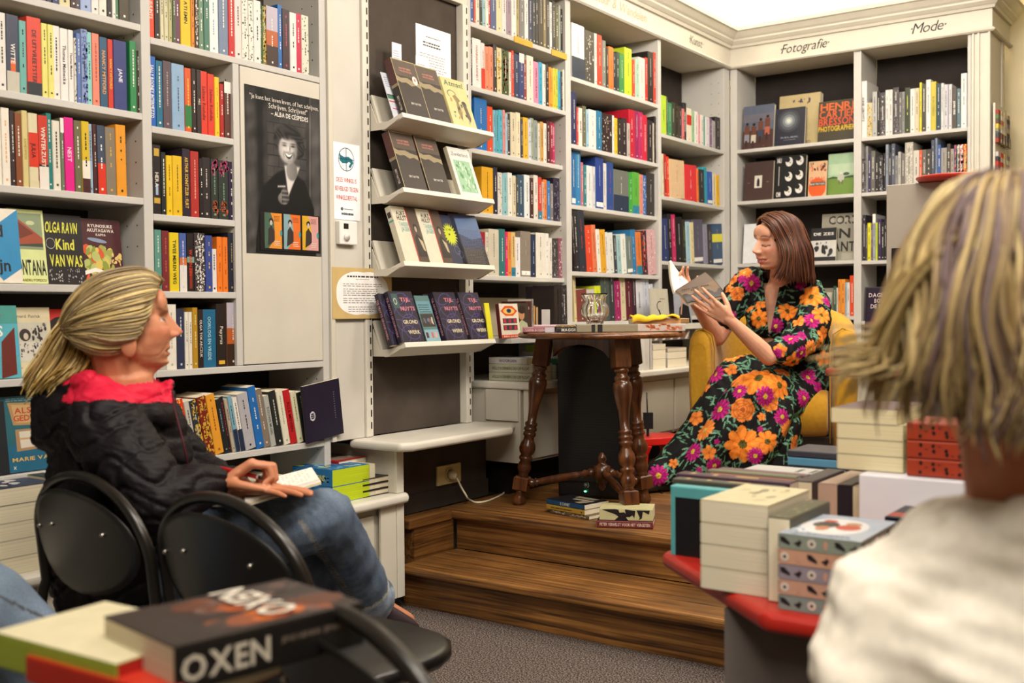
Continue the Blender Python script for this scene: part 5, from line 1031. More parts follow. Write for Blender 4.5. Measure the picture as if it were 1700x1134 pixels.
# ---- round table with three turned legs
TC = LD(.360, 4.33, PZ); TZ = 1.040
t = empty('round_table', TC, 'small round dark wooden table on turned legs, carrying books and a glass vase', 'table'); iv = Matrix.Translation(-t.location)
mb = MB(); mb.lathe([(0, 0), (.322, 0), (.333, .003), (.337, .010), (.334, .018), (.326, .023), (0, .0235)], (TC.x, TC.y, TZ-.0235), (0, 0, 1), '7a4a24', seg=64); mb.build('table_top', 'walnut_top', t, iv)
feet = [LD(.02, 4.42, PZ), LD(.44, 4.02, PZ), LD(.545, 4.43, PZ)]
hub = Vector((TC.x, TC.y, PZ+.145))
prof = [(.165, .020), (.172, .028), (.185, .028), (.190, .022), (.205, .022), (.215, .030), (.228, .030), (.235, .026), (.245, .034), (.27, .038), (.29, .037), (.34, .031), (.40, .022), (.45, .019), (.50, .018), (.508, .026), (.52, .026), (.528, .021), (.538, .027), (.55, .027), (.558, .021), (.568, .027), (.58, .027), (.59, .020), (.61, .022), (.635, .031), (.66, .034), (.685, .030), (.70, .021), (.712, .028), (.725, .028), (.735, .021), (.76, .027), (.78, .029), (.80, .024), (.815, .019), (.83, .026)]
foot = [(.912, .024), (.925, .018), (.945, .021), (.965, .027), (.985, .027), (1.0, .020)]
for i, fp in enumerate(feet):
    top = Vector((TC.x, TC.y, TZ-.024)); dirv = (fp-TC); dirv.z = 0; rl = dirv.length; dirv.normalize()
    a = top+dirv*(rl*.66); L_ = (fp-a).length; ax = (fp-a)/L_
    sd = Vector((-dirv.y, dirv.x, 0)); fr = ax.cross(sd)
    mb = MB()
    def sqr(f, h): c_ = a+ax*L_*f; return [c_+sd*h+fr*h, c_-sd*h+fr*h, c_-sd*h-fr*h, c_+sd*h-fr*h]
    mb.rings([sqr(.0, .031), sqr(.160, .031), sqr(.168, .024)], 'fff', 0, False)
    mb.lathe([(r, f*L_) for f, r in prof], a, ax, 'fff', seg=24)
    mb.rings([sqr(.828, .024), sqr(.836, .030), sqr(.905, .030), sqr(.913, .023)], 'fff', 0, False)
    mb.lathe([(r, f*L_) for f, r in foot], a, ax, 'fff', seg=24)
    mb.build('leg', 'walnut', t, iv)
    k = a+ax*L_*.87-dirv*.028; e = hub+dirv*.03; v = e-k; n_ = v.length
    mb = MB(); mb.lathe([(.012, 0), (.018, .01), (.018, .02), (.012, .026), (.017, .034), (.012, .042), (.0135, .06), (.016, n_*.5), (.0135, n_-.06), (.012, n_-.05), (.017, n_-.04), (.012, n_-.03), (.018, n_-.02), (.014, n_)], k, v, 'fff', seg=16); mb.build('stretcher', 'walnut', t, iv)
mb = MB(); mb.lathe([(.006, -.075), (.016, -.06), (.012, -.048), (.022, -.042), (.024, -.03), (.034, -.026), (.034, .026), (.022, .030), (.012, .040), (.020, .052), (.014, .066), (.008, .074), (.004, .080)], hub, (0, 0, 1), 'fff', seg=20); mb.build('finial_block', 'walnut', t, iv)
for i in range(3):
    p, q = feet[i]-TC, feet[(i+1) % 3]-TC; p.z = q.z = 0; p = p*.60; q = q*.60
    d_ = (q-p); L_ = d_.length; d_.normalize(); nn = Vector((d_.y, -d_.x, 0)); mb = MB()
    pr = [(0.03, -.075)]+[(.03+(L_-.06)*u, -.075+.05*math.sin(PI*u)**.6) for u in [k/12 for k in range(1, 12)]]+[(L_-.03, -.075), (L_-.03, 0), (.03, 0)]
    mb.prism(pr, TC+Vector((0, 0, TZ-.0245-PZ))+p, d_, (0, 0, 1), nn*.018, 'fff'); mb.build('apron', 'walnut', t, iv)

# things on the table
def glass_lathe(name, prof, o, seg, mat, label, cat, lob=0, nl=8):
    mb = MB(); o = Vector(o)
    mb.rings([[o+Vector((r*(1+lob*math.cos(nl*2*PI*k/seg)*min(1, max(0, math.sin(PI*(h/prof[len(prof)//2][1])) if lob else 0)))*math.cos(2*PI*k/seg), r*(1+lob*math.cos(nl*2*PI*k/seg))*math.sin(2*PI*k/seg), h)) for k in range(seg)] for r, h in prof], 'fff')
    ob = mb.build(name, mat); tag(ob, label, cat); return ob
gp = LD(.335, 4.33, TZ+.0008)
outer = [(.0, 0), (.030, 0), (.036, .004), (.030, .022), (.034, .040), (.050, .062), (.056, .082), (.050, .104), (.040, .118), (.042, .130), (.054, .148), (.058, .152)]
inner = [(.055, .152), (.050, .147), (.038, .130), (.036, .118), (.046, .103), (.051, .082), (.045, .063), (.029, .043), (.02, .038), (0, .037)]
mb = MB(); seg = 64
mb.rings([[gp+Vector(((r*(1+(.09 if .01 < h < .145 else .02)*math.cos(8*2*PI*k/seg)))*math.cos(2*PI*k/seg), (r*(1+(.09 if .01 < h < .145 else .02)*math.cos(8*2*PI*k/seg)))*math.sin(2*PI*k/seg), h)) for k in range(seg)] for r, h in outer+inner], 'fff', 0, True, False)
tag(mb.build('glass_vase', 'glass'), 'lobed clear glass vase in the middle of the round table', 'vase')
# acrylic leaflet holder
ah = LD(.135, 4.36, TZ+.0008); t2 = empty('acrylic_holder', ah, 'clear acrylic holder on the left side of the round table', 'holder'); iv2 = Matrix.Translation(-t2.location)
r_ = LD(1, 0, 0); f_ = LD(0, 1, 0)
mb = MB(); a0 = ah-r_*.054-f_*.035+Vector((0, 0, .002)); T_ = .0025
for o, ex, ey, ez in ((a0, r_*.108, f_*.07, (0, 0, T_)), (a0+Vector((0, 0, T_)), r_*.108, f_*T_, (0, 0, .165)), (a0+f_*(.07-T_)+Vector((0, 0, T_)), r_*.108, f_*T_, (0, 0, .175)), (a0+f_*T_+Vector((0, 0, T_)), r_*T_, f_*(.07-2*T_), (0, 0, .165)), (a0+r_*(.108-T_)+f_*T_+Vector((0, 0, T_)), r_*T_, f_*(.07-2*T_), (0, 0, .165))): mb.obox(o, ex, ey, ez, 'fff')
mb.build('box', 'acrylic', t2, iv2)
def slabthing(name, o, ex, ey, ez, c, label, cat, m='matte', group=None):
    mb = MB(); mb.obox(o, ex, ey, ez, c); return tag(mb.build(name, m), label, cat, group)
a1 = a0+Vector((0, 0, .0032))
slabthing('paper_slip', a1+r_*.008+f_*.02, r_*.006, f_*.03, (.0, 0, .10), 'e0a85c', 'orange paper slips inside the acrylic holder, left one', 'paper')
slabthing('paper_slip', a1+r_*.018+f_*.02, r_*.007, f_*.03, (.0, 0, .095), 'd8b888', 'beige paper slips inside the acrylic holder, second one', 'paper')
slabthing('paper_card', a1+r_*.040+f_*.03, r_*.034, f_*.004, (.0, 0, .085), 'ecebe8', 'white card inside the acrylic holder', 'card')
# books on the table; spine faces the camera
def tbook(lat, dep, ang, z, items, g='books on the round table'):
    p = LD(lat, dep, 0); stack((p.x, p.y), YAW-PI/2+ang, z, items, 'on the round table', g)
tbook(.042, 4.20, .0, TZ+.0008, [(.020, .125, .12, 'a86a70', dict(title='Liefde in tijden van', tc='e8d8d8', frac=.8, size=.010, bold=False, sdeco=band(0, .3, 'd8d0d8'), label='pink and white book at the left edge of the round table')),
    (.008, .14, .10, 'd8b8c0', dict(off=(.02, .05), label='thin pale pink book on the pink and white book'))])
tbook(.175, 4.18, .0, TZ+.0008, [(.018, .16, .11, '2a2626', dict(title='MAGGIE NELSON', tc='e8e6e0', frac=.8, size=.011, label='black book with white spine lettering, front of the round table')), (.009, .07, .09, '7a6a4a', dict(off=(.00, .0), label='small mottled book on the black-spined table book', dec=lambda c: c.blobs(14, ['3c3428', 'c8a040', 'a03828']), sdeco=speckle('c8a040', 0, 1, 20, .004)))])
tbook(.250, 4.13, .02, TZ+.0008, [(.030, .235, .13, 'a0977c', dict(hard=True, rot=-.02, sdeco=bands((.58, .66, '262220'), (.70, .76, '2e2a26')), dec=lambda c: c.rect(0, 0, 1, 1, 'd8d4cc'), label='old beige clothbound book with a dark spine label, on the round table'))])
tbook(.475, 4.17, .03, TZ+.0008, [(.030, .20, .13, 'd8ccc0', dict(rot=.0, sdeco=speckle('e07a4c', 0, .8, 30, .01), label='pink and yellow speckled book under the yellow cloth')), (.020, .22, .13, 'a88050', dict(off=(-.01, .01), sdeco=band(.15, 1, 'e8b07c'), label='brown book directly under the yellow cloth'))])
# yellow cloth on top
def cloth_patch():
    o = LD(.468, 4.180, TZ+.0525); n, m_ = 26, 16; V = []; F = []
    for j in range(m_+1):
        for i in range(n+1):
            u, v = i/n, j/m_
            z = .007+.005*math.sin(u*9+v*3)+.003*math.sin(u*17-v*7)
            if j == 0: z -= .014+.010*math.sin(u*5+1)
            if j == 1: z += .002
            p = o+r_*(u*.185)+f_*(v*.10-(.012 if j < 2 else 0)+.003*math.sin(u*12))+Vector((0, 0, z)); V.append(p)
    mb = MB(); mb.V = [tuple(p) for p in V]; c = hx('e2bc2c')
    for j in range(m_):
        for i in range(n): a = j*(n+1)+i; mb.face((a, a+1, a+n+2, a+n+1), c, 0, True)
    ob = mb.build('yellow_cloth', 'cloth'); s_ = ob.modifiers.new('thick', 'SOLIDIFY'); s_.thickness = .002; tag(ob, 'crumpled yellow cloth lying on books at the right of the round table', 'cloth')
cloth_patch()

# ---- loudspeaker
SA = math.radians(13); sp0 = Vector((-2.505, 3.85, PZ)); e1 = Vector((math.cos(SA), math.sin(SA), 0)); e2 = Vector((-math.sin(SA), math.cos(SA), 0)); SW, SD_, SH = .318, .17, .655
t = empty('loudspeaker', sp0, 'large black loudspeaker on the platform behind the round table', 'speaker'); iv = Matrix.Translation(-t.location)
mb = MB(); mb.obox(sp0+e2*.02+Vector((0, 0, .001)), e1*SW, e2*SD_, (0, 0, SH), '141315'); mb.build('cabinet', 'plastic', t, iv, bevel=.012, bseg=3)
mb = MB(); mb.obox(sp0+e1*.012+e2*.004+Vector((0, 0, .075)), e1*(SW-.024), e2*.0155, (0, 0, SH-.09), '1b1a1c')
for i in range(30):
    for j in range(50):
        c_ = sp0+e1*(.02+i*(SW-.04)/29)+e2*.0035+Vector((0, 0, .083+j*(SH-.11)/49)); a_ = .0032
        mb.poly([c_-e1*a_, c_-Vector((0, 0, a_)), c_+e1*a_, c_+Vector((0, 0, a_))], '060606')
mb.build('grille', 'plastic', t, iv)
mb = MB(); c_ = sp0+e1*(SW*.40)+e2*.0165+Vector((0, 0, .030)); mb.sphere(c_-e2*.004, (.006, .003, .003), '30ff80'); mb.build('power_light', 'led', t, iv)
mb = MB()
lc = sp0+e1*(SW*.40)+e2*.0190+Vector((0, 0, .058))
for k in range(3):
    aa = k*PI/3+.3; dv = e1*math.cos(aa)+Vector((0, 0, math.sin(aa))); pv = e1*-math.sin(aa)+Vector((0, 0, math.cos(aa)))
    mb.poly([lc-dv*.009-pv*.0009, lc+dv*.009-pv*.0009, lc+dv*.009+pv*.0009, lc-dv*.009+pv*.0009], 'b8b8b8')
for k in range(10):
    A, B = -1.0+k*.2, -.8+k*.2
    mb.poly([lc+e1*.013*math.cos(A)+Vector((0, 0, .013*math.sin(A))), lc+e1*.013*math.cos(B)+Vector((0, 0, .013*math.sin(B))), lc+e1*.015*math.cos(B)+Vector((0, 0, .015*math.sin(B))), lc+e1*.015*math.cos(A)+Vector((0, 0, .015*math.sin(A)))][::-1], 'b8b8b8')
mb.build('logo', 'plastic', t, iv)
tz = PZ+SH+.0016
q = sp0+e2*.05+Vector((0, 0, tz-PZ+.0005))
slabthing('cardboard_box_lid', q+e1*.07+Vector((0, 0, 0)), e1*.2, e2*.12, (0, 0, .020), '8c7c78', 'flat grey-brown box lid on top of the loudspeaker', 'box')
mb = MB(); mb.prism([(0, 0), (.055, 0), (.05, .03), (.035, .034)], q+e1*.01, e1, (0, 0, 1), e2*.08, 'd83c28'); tag(mb.build('red_folder', 'matte'), 'bright red folded item on top of the loudspeaker', 'folder')

# ---- red stool
def red_stool():
    c = LD(.66, 5.0, PZ); t = empty('stool', c, 'small red plastic step stool behind the table leg', 'stool'); iv = Matrix.Translation(-t.location)
    ux = (r_*.9+f_*.35).normalized(); uy = Vector((-ux.y, ux.x, 0)); H_ = .215; w1, w2, d1_, d2_ = .13, .155, .10, .125
    mb = MB(); mb.rings([[c+ux*sx*w1*k+uy*sy*d1_*k+Vector((0, 0, h)) for sx, sy in ((-1, -1), (1, -1), (1, 1), (-1, 1))] for h, k in ((H_-.035, 1.03), (H_-.004, 1.0), (H_, .96))], 'd8241c', 0, False); mb.build('seat', 'plastic', t, iv, bevel=.012, bseg=3)
    for sx, sy in ((-1, -1), (1, -1), (1, 1), (-1, 1)):
        mb = MB(); a = c+ux*sx*w1*.80+uy*sy*d1_*.80; b = c+ux*sx*w2*.86+uy*sy*d2_*.86; s1, s2 = .030, .022
        mb.rings([[p+ux*x*s+uy*y*s for x, y in ((-1, -1), (1, -1), (1, 1), (-1, 1))] for p, s in ((a+Vector((0, 0, H_-.034)), s1*1.15), (a.lerp(b, .3)+Vector((0, 0, H_*.66)), s1*.8), (b+Vector((0, 0, .0)), s2))], 'd0201a', 0, False); mb.build('leg', 'plastic', t, iv, bevel=.005)
red_stool()
mb = MB(); cbl = [at(x, y, 'Z', PZ+.005) for x, y in ((1098, 757), (1108, 768), (1118, 778), (1112, 790), (1098, 800), (1090, 812), (1100, 818))]
mb.tube(smooth_path(cbl), .0035, '17150f', seg=6); tag(mb.build('black_cable', 'plastic'), 'black cable lying on the platform between stool and reading woman', 'cable')
mb = MB(); bx = LD(.575, 4.95, PZ); mb.obox(bx, r_*.10, f_*.03, (0, 0, .02), '17161a'); mb.obox(bx+r_*.045+f_*.01+Vector((0, 0, .02)), r_*.012, f_*.010, (0, 0, .30), '17161a'); mb.tube([bx+r_*.05+f_*.015+Vector((0, 0, .32)), bx+r_*.047+f_*.015+Vector((0, 0, .42))], .003, '17161a', seg=6)
mb.obox(bx+r_*.03+f_*.002+Vector((0, 0, .25)), r_*.045, f_*.03, (0, 0, .075), '1c1b1f')
tag(mb.build('microphone_receiver', 'plastic'), 'black wireless receiver on a thin stand behind the red stool', 'receiver')

# ---- yellow tub armchair
AC = LD(1.275, 5.17, PZ); AF = (r_*-.30+f_*-.954).normalized(); AR = Vector((-AF.y, AF.x, 0))   # facing, and its left as seen from behind
def chair_pt(u, v, z): return AC+AR*u+AF*v+Vector((0, 0, z))
def armchair():
    t = empty('armchair', AC, 'mustard yellow tub armchair the reading woman sits in', 'armchair'); iv = Matrix.Translation(-t.location)
    mb = MB(); path = []
    for k in range(7): path.append((-.365, .36-.06*k*1.0, 1, 0))
    for k in range(1, 18):
        a = PI+PI*k/18; path.append((.365*math.cos(a), 0+.335*math.sin(a), -math.cos(a), -math.sin(a)))
    for k in range(7): path.append((.365, .36-.06*(6-k), -1, 0))
    n = len(path); rings = []
    for i, (u, v, nu, nv) in enumerate(path):
        back = max(0, min(1, (.10-v)/.35)); H_ = .715+.095*back**1.2; end = min(i, n-1-i)
        if end == 0: H_ -= .012
        th = .115 if end > 0 else .095; sh = (0, .008, 0)[0]
        sec = []
        lo = .13
        # inner side (towards the seat), over the rounded top, outer side
        for s_, z in ((th*.95, lo), (th, .30), (th*.95, H_-.10), (th*.90, H_-.04), (th*.72, H_-.012), (th*.45, H_), (th*.16, H_-.010), (0, H_-.04), (-.006, H_-.12), (-.004, .40), (.008, .25), (.03, lo)):
            sec.append(chair_pt(u+nu*s_-nu*.02*0, v+nv*s_, z))
        rings.append(sec)
    # rounded front ends
    def endring(r, k, push):
        c_ = sum(r, Vector())/len(r); return [c_+(p-c_)*k+AF*push for p in r]
    rings = [endring(rings[0], .75, .016)]+rings+[endring(rings[-1], .75, .016)]
    mb.rings(rings, 'b98a1c'); mb.build('shell', 'uphol', t, iv)
    for side in (-1, 1):     # piping along the inner edge of each arm front
        pts = [chair_pt(side*(.365-.112), .355, z) for z in (.2, .35, .5, .62)]+[chair_pt(side*(.365-.10), .352, .685), chair_pt(side*(.365-.06), .352, .712), chair_pt(side*(.365-.02), .352, .695), chair_pt(side*.368, .352, .62), chair_pt(side*.368, .352, .45), chair_pt(side*.360, .352, .25)]
        mb = MB(); mb.tube(pts, .0035, 'a87c16', seg=6); mb.build('piping', 'uphol', t, iv)
    mb = MB(); prof = []
    sec = [(-.24, .27), (-.24, .40), (-.18, .43), (.20, .44), (.31, .435), (.375, .41), (.405, .36), (.405, .30), (.385, .25), (.34, .225), (-.1, .225)]
    rg = []
    for u, k in ((-.245, .90), (-.235, .97), (-.15, 1.0), (0, 1.0), (.15, 1.0), (.235, .97), (.245, .90)): rg.append([chair_pt(u, .06+(v-.06)*k, .33+(z-.33)*k) for v, z in sec])
    mb.rings(rg, 'b48418'); mb.build('seat', 'uphol', t, iv)
    mb = MB(); mb.obox(chair_pt(-.27, -.22, .12), AR*.54, AF*.56, (0, 0, .105), '2a2018'); mb.build('seat_base', 'uphol', t, iv)
    for u, v in ((-.28, .30), (.28, .30), (-.24, -.20), (.24, -.20)):
        mb = MB(); mb.lathe([(.024, .135), (.016, 0)][::-1], chair_pt(u, v, .0), (0, 0, 1), '1c1410', seg=14); mb.build('leg', 'walnut', t, iv)
armchair()

# ---- red book table in the right foreground
TB = .62
def red_table():
    t = empty('book_table', (.0, 2.6, 0), 'low red-edged display table covered with piles of books', 'table'); iv = Matrix.Translation(-t.location)
    P = [(-.685, 1.675), (.62, 1.675), (.62, 3.05), (-1.035, 3.05), (-1.035, 1.99)]
    mb = MB(); mb.prism(P, (0, 0, TB-.034), (1, 0, 0), (0, 1, 0), (0, 0, .034), 'b0261c'); mb.build('table_top', 'plastic', t, iv, bevel=.014, bseg=4)
    mb = MB(); mb.box((-.80, 1.78, .001), (.50, 2.9, TB-.0345), '6c6460'); mb.build('pedestal', 'board', t, iv)
red_table()
gR = 'books on the red-edged table'
def ry(px, py, z): return at(px, py, 'Z', z)
# pile of four thick pale books, page edges to the front
o = ry(1163, 976, TB)
def opencov(c): c.rect(0, 0, 1, 1, 'd8cfa8').blobs(12, ['a89c78', 'c8bc90', '8a8468'], .1, .1, .9, .9, .03, .1)
stack((o.x, o.y), PI, TB+.0008, [(.040, .205, .128, 'd4ccb0', dict(pc='dcd4bc', label='thick pale paperback, bottom of the front pile on the red-edged table')), (.040, .205, .128, 'd4ccb0', dict(pc='dcd4bc', label='thick pale paperback, second from bottom of the front pile', off=(.002, 0))),
      (.038, .205, .128, 'd4ccb0', dict(pc='dcd4bc', label='thick pale paperback, third from bottom of the front pile')), (.040, .205, .128, 'cfc59c', dict(pc='e0d8c0', dec=opencov, off=(-.004, .0), label='thick pale paperback with a curled cover, topmost of the front pile'))], '', gR)
for b in BOOKS[-4:]:   # turn so the tail edge faces the camera: spine to the left, height runs away from the camera
    m = b['mat']; p = Vector((o.x, o.y, m[2][3])); b['mat'] = frame(p+Vector((.0, b['h'], 0)), (0, 0, 1), (1, 0, 0), (0, -1, 0)) if False else frame(p+Vector((0, 0, 0)), (0, 0, 1), (1, 0, 0), (0, 1, 0))
def spine_up(x, y, z, length, along, th, hh, c, lab, title=None, tc=None, sd=None, pc='e9dfc4', cf=None, dec=None, g=gR):
    """book standing on its fore-edge, spine up; 'along' is the direction its spine runs"""
    al = Vector(along).normalized(); thv = Vector((0, 0, 1)).cross(al)   # thickness direction
    # local y (depth) points down, local z (height) along -> ex = ey x ez
    ey = Vector((0, 0, -1)); ez = al*-1 if title else al*-1; ex = ey.cross(ez)
    o = Vector((x, y, z+.0006+hh))+al*length
    if ex.dot(thv) < 0: o = o+thv*th
    add_book(th, length, hh, c, frame(o, ex, ey, ez), lab, g, title=title, tc=tc, frac=.7, plain=not title, sdeco=sd, pc=pc, cf=cf, deco=deco(dec) if dec else None)
k = ry(1270, 997, TB)
spine_up(k.x+.006, k.y-.002, TB, .20, (0, 1, 0), .04, .145, '4a4a34', 'olive book standing spine up between the pale pile and the patterned stack', sd=speckle('8a8a5c', 0, 1, 16, .006))
BOOKS[-1]['mat'] = frame(Vector((k.x+.006, k.y-.002, TB+.1466)), (1, 0, 0), (0, 0, -1), (0, 1, 0))
# stack of five with printed edges
o5 = ry(1292, 1011, TB)
icons = lambda col: None
def patt(mb, x0, w_, y, z0, th, nrm):
    """row of small printed icons on an edge; runs from x0 along w_"""
    n = 5
    for i in range(n):
        c_ = x0+w_*((i+.5)/n)+Vector((0, 0, z0+th*.5))+nrm*.0006; u = w_.normalized(); kx = (i*3+int(z0*1000)) % 4
        s_ = th*.30
        if kx == 0: mb.poly([c_+u*s_*math.cos(a)+Vector((0, 0, s_*math.sin(a))) for a in [2*PI*j/12 for j in range(12)]], 'd8ccc0'); mb.poly([c_+nrm*.0002+u*s_*.4*math.cos(a)+Vector((0, 0, s_*.4*math.sin(a))) for a in [2*PI*j/5 for j in range(5)]], '2a2828')
        elif kx == 1: mb.poly([c_+u*-s_+Vector((0, 0, -s_*.2)), c_+u*s_*.2+Vector((0, 0, -s_)), c_+u*s_*.9+Vector((0, 0, s_*.3)), c_+u*s_*.3+Vector((0, 0, s_*.4)), c_+u*s_*.5+Vector((0, 0, s_)), c_+u*-s_*.1+Vector((0, 0, s_*.2))], '302628')
        elif kx == 2: mb.poly([c_+u*-s_*1.1+Vector((0, 0, s_)), c_+u*-s_*.9+Vector((0, 0, -s_*.1)), c_+u*s_*1.2+Vector((0, 0, -s_*.8)), c_+u*s_*1.2+Vector((0, 0, -s_*.2)), c_+u*-s_*.1+Vector((0, 0, s_))], '2a2228')
        else: mb.poly([c_+u*s_*.5*math.cos(a)+Vector((0, 0, s_*math.sin(a))) for a in [2*PI*j/9 for j in range(9)]], 'c89880')
def kidcov(c):
    c.rect(0, 0, 1, 1, 'a8b4c4').ell(.45, .5, .40, .36, 'dfe0e0').ell(.32, .55, .16, .14, '2c2a2c').ell(.3, .72, .09, .05, 'c05038').ell(.62, .5, .15, .12, 'c04c38').ell(.62, .66, .10, .07, 'b88a64').ell(.35, .38, .08, .1, 'c07a54').blobs(10, ['e4e8ec', '8ea0b8'], .0, .0, .3, .3, .03, .08, 3)
    c.txt('KICKBALL KIDS', .5, .06, .07, '5c6c84', fit=.8) if False else c.lines(.15, .85, .05, .14, 1, '6c7c94', 3, .6)
cols = ['8a9488', 'c89a80', '948a94', 'c49a84', '84908c']
for i in range(5):
    z = TB+.0008+i*.0256; c = cols[4-i]
    ln_ = cols[4-i]
    def sdp(mb, w, h, i=i): pass
    add_book(.025, .20, .138, c, frame((o5.x, o5.y, z), (0, 0, 1), (1, 0, 0), (0, 1, 0)), f"football-patterned children's book, {['bottom one','second from the bottom','middle one','second from the top','topmost with a round picture'][i]} of the stack on the table corner", gR, plain=True, pc=c, deco=deco(kidcov) if i == 4 else None, child=True)
    BOOKS[-1]['edge'] = True
# row of spine-up books running back from the table's left edge
yy = 1.975; row = [(.030, '5fb0b4', .205, .142, -1.005, 'teal and black book standing spine up at the table\'s left edge', None), (.006, '2c2c30', .2, .14, -.99, 'thin black book standing spine up behind the teal book', None), (.036, '4c4a40', .235, .15, -1.02, 'grey-olive book with gold spine lettering, standing spine up behind the teal book', 'STREVEN'),
       (.045, '43283a', .25, .155, -1.03, 'dark maroon book with gold spine dots, standing spine up', 'DE BRONNEN'), (.02, '5a4050', .2, .14, -1.0, 'slim purple book standing spine up behind the maroon book', None), (.022, 'a8c4d4', .2, .145, -1.0, 'pale blue book standing spine up in the row', 'DERDE'), (.022, 'd8705c', .2, .145, -1.0, 'coral red book standing spine up in the row', None),
       (.03, '6c7058', .2, .15, -1.01, 'olive green book standing spine up behind the coral book', None), (.03, '6a5258', .2, .15, -1.0, 'mauve brown book standing spine up in the row', None), (.025, 'dcd8c4', .21, .14, -1.03, 'cream book standing spine up near the row\'s far end', None)]
def tealcov(c): pass
for th, c, ln, hh, x, lab, ti in row:
    m = frame(Vector((x, yy+th, TB+.0006+hh)), (0, -1, 0), (0, 0, -1), (-1, 0, 0))
    m = frame(Vector((x, yy+th, TB+.0006+hh)), (0, -1, 0), (0, 0, -1), (1, 0, 0))
    add_book(th, ln, hh, c, m, lab, gR, plain=True, title=None, tc='c8b070', pc='d8d0c0', sdeco=(bands((.1, .14, 'c8b070', .3, .7), (.3, .34, 'c8b070', .3, .7), (.5, .7, 'c8b070', .35, .6)) if ti else None), deco=deco(lambda c: c.rect(.16, .05, 1, 1, '17181c')) if c == '5fb0b4' else None); yy += th+.001
mb = MB(); mb.box((-.993, 1.9738, TB+.004), (-.815, 1.9745, TB+.122), '17181c'); tag(mb.build('cover_panel', 'cover'), 'black printed panel on the front of the teal book', 'book cover') if False else None
# far end of the row: flat books on top
stack((-1.06, 2.50), -PI/2, TB+.155, [], '', gR)
yy2 = 2.33
stack((-1.00, yy+.03), -PI/2, TB+.0008, [(.05, .21, .14, 'd8d0b4'), (.045, .21, .14, 'cfc7a8'), (.035, .21, .14, 'd0cab0', dict(dec=lambda c: c.rect(0, 0, 1, 1, 'c8c8c4').lines(.5, .9, .2, .5, 2, '303030', 2)))], 'of pile behind the spine-up row', gR)
stack((-.965, yy+.27), -PI/2, TB+.0008, [(.04, .21, .14, 'd8d0b4'), (.04, .21, .14, 'd0c8ac'), (.026, .21, .14, '86b49c'), (.012, .21, .14, '2a2a30'), (.02, .21, .14, '5c9cc0'), (.016, .21, .14, '3a3c48')], 'of the mint and blue pile', gR)
stack((-.87, yy+.47), -PI/2, TB+.0008, [(.06, .21, .14, 'd8d0b4'), (.06, .21, .14, 'd0c8ac'), (.05, .21, .14, 'c8b8a8'), (.03, .21, .14, 'c87a74')], 'of the pinkish pile by the armchair', gR)
# books standing on their fore-edge, ends to the camera, in front of the white riser
xx = -.800
for th, c, lab, hh, y in ((.040, '2a2430', 'dark covered book standing left of the cream page edges in the middle row', .160, 2.12), (.040, 'b89c88', 'pinkish-edged book standing second in the middle row', .155, 2.15), (.030, '241c20', 'black book standing third in the middle row', .155, 2.15), (.030, 'd0c4a4', 'cream book standing fourth in the middle row', .155, 2.15), (.024, 'd0c4a4', 'cream book standing next to the white riser box', .155, 2.15)):
    pc = c if c in ('b89c88', 'd0c4a4') else ('2a2228' if c == '241c20' else 'd8ccae')
    add_book(th, .20, hh-.01, c, frame((xx, y, TB+.0006+hh-.01), (1, 0, 0), (0, 0, -1), (0, 1, 0)), lab, gR, plain=True, pc=pc); xx += th+.001
# dark book flat in front of the riser
b_ = ry(1452, 905, TB+.06)
stack((-.560, 1.93), -PI/2, TB+.0008, [(.07, .24, .13, '20242e', dict(label='dark blue book lying flat in front of the white riser, lower one')), (.06, .24, .13, '1e2430', dict(label='dark book with red and blue edge, lying in front of the white riser', sdeco=bands((0, 1, '1e2430'), (.0, 1, '2c6c94', .84, .95)), dec=lambda c: c.rect(0, 0, 1, 1, '20242e').rect(.1, 0, .4, 1, 'a84434')))], '', gR)
# white riser box and the piles on it
mb = MB(); mb.box((-.655, 2.085, TB+.001), (-.05, 2.50, .80), 'd8d8e0'); tag(mb.build('riser_box', 'paint', bevel=.003), 'white box raising the back piles on the red-edged table', 'box')
def leaves(mb_fn): pass
o4 = at(1383, 776, 'Z', .8012)
gB = 'books piled on the white riser'
for i in range(4):
    th = .0300; z = .8012+i*(th+.0008)
    add_book(th, .2, .13, 'd0c8a8', frame((-.713+(.0 if i < 3 else -.012)+.06*0, 2.13, z), (0, 0, 1), (1, 0, 0), (0, 1, 0)), f"thick cream paperback, {['bottom one','second from the bottom','third from the bottom','topmost'][i]} of the tall pile on the white riser", gB, plain=True, pc='ddd2ac', cf='d8cca8' if i < 3 else '5c4048')
for i in range(3):
    th = .0335; z = .8012+i*(th+.0008)
    add_book(th, .21, .14, 'a83c22', frame((-.572+.142, 2.118, z), (0, 0, 1), (0, 1, 0), (-1, 0, 0)), f"orange-red book with black leaf pattern, {['bottom','middle','top'][i]} one on the white riser", gB, plain=True, pc='ddd2ac',
             sdeco=lambda mb, w, h: [mb.poly([(w*(.5+.32*math.cos(a0+q*2.1)*.9)+.0045*math.cos(t_)*math.cos(a0), -.0005, h*(.15+.7*q/6)+.0045*math.sin(t_)*.8+.006*math.sin(a0*3)) for t_ in (0, .9, 1.7, 3.1, 4.1, 5.2)], '1e1412') for q in range(7) for a0 in (0.3, 1.4, 2.6)])
    BOOKS[-1]['mat'] = frame((-.572+.205, 2.108, z), (0, 0, 1), (0, 1, 0), (-1, 0, 0)); BOOKS[-1]['h'] = .203
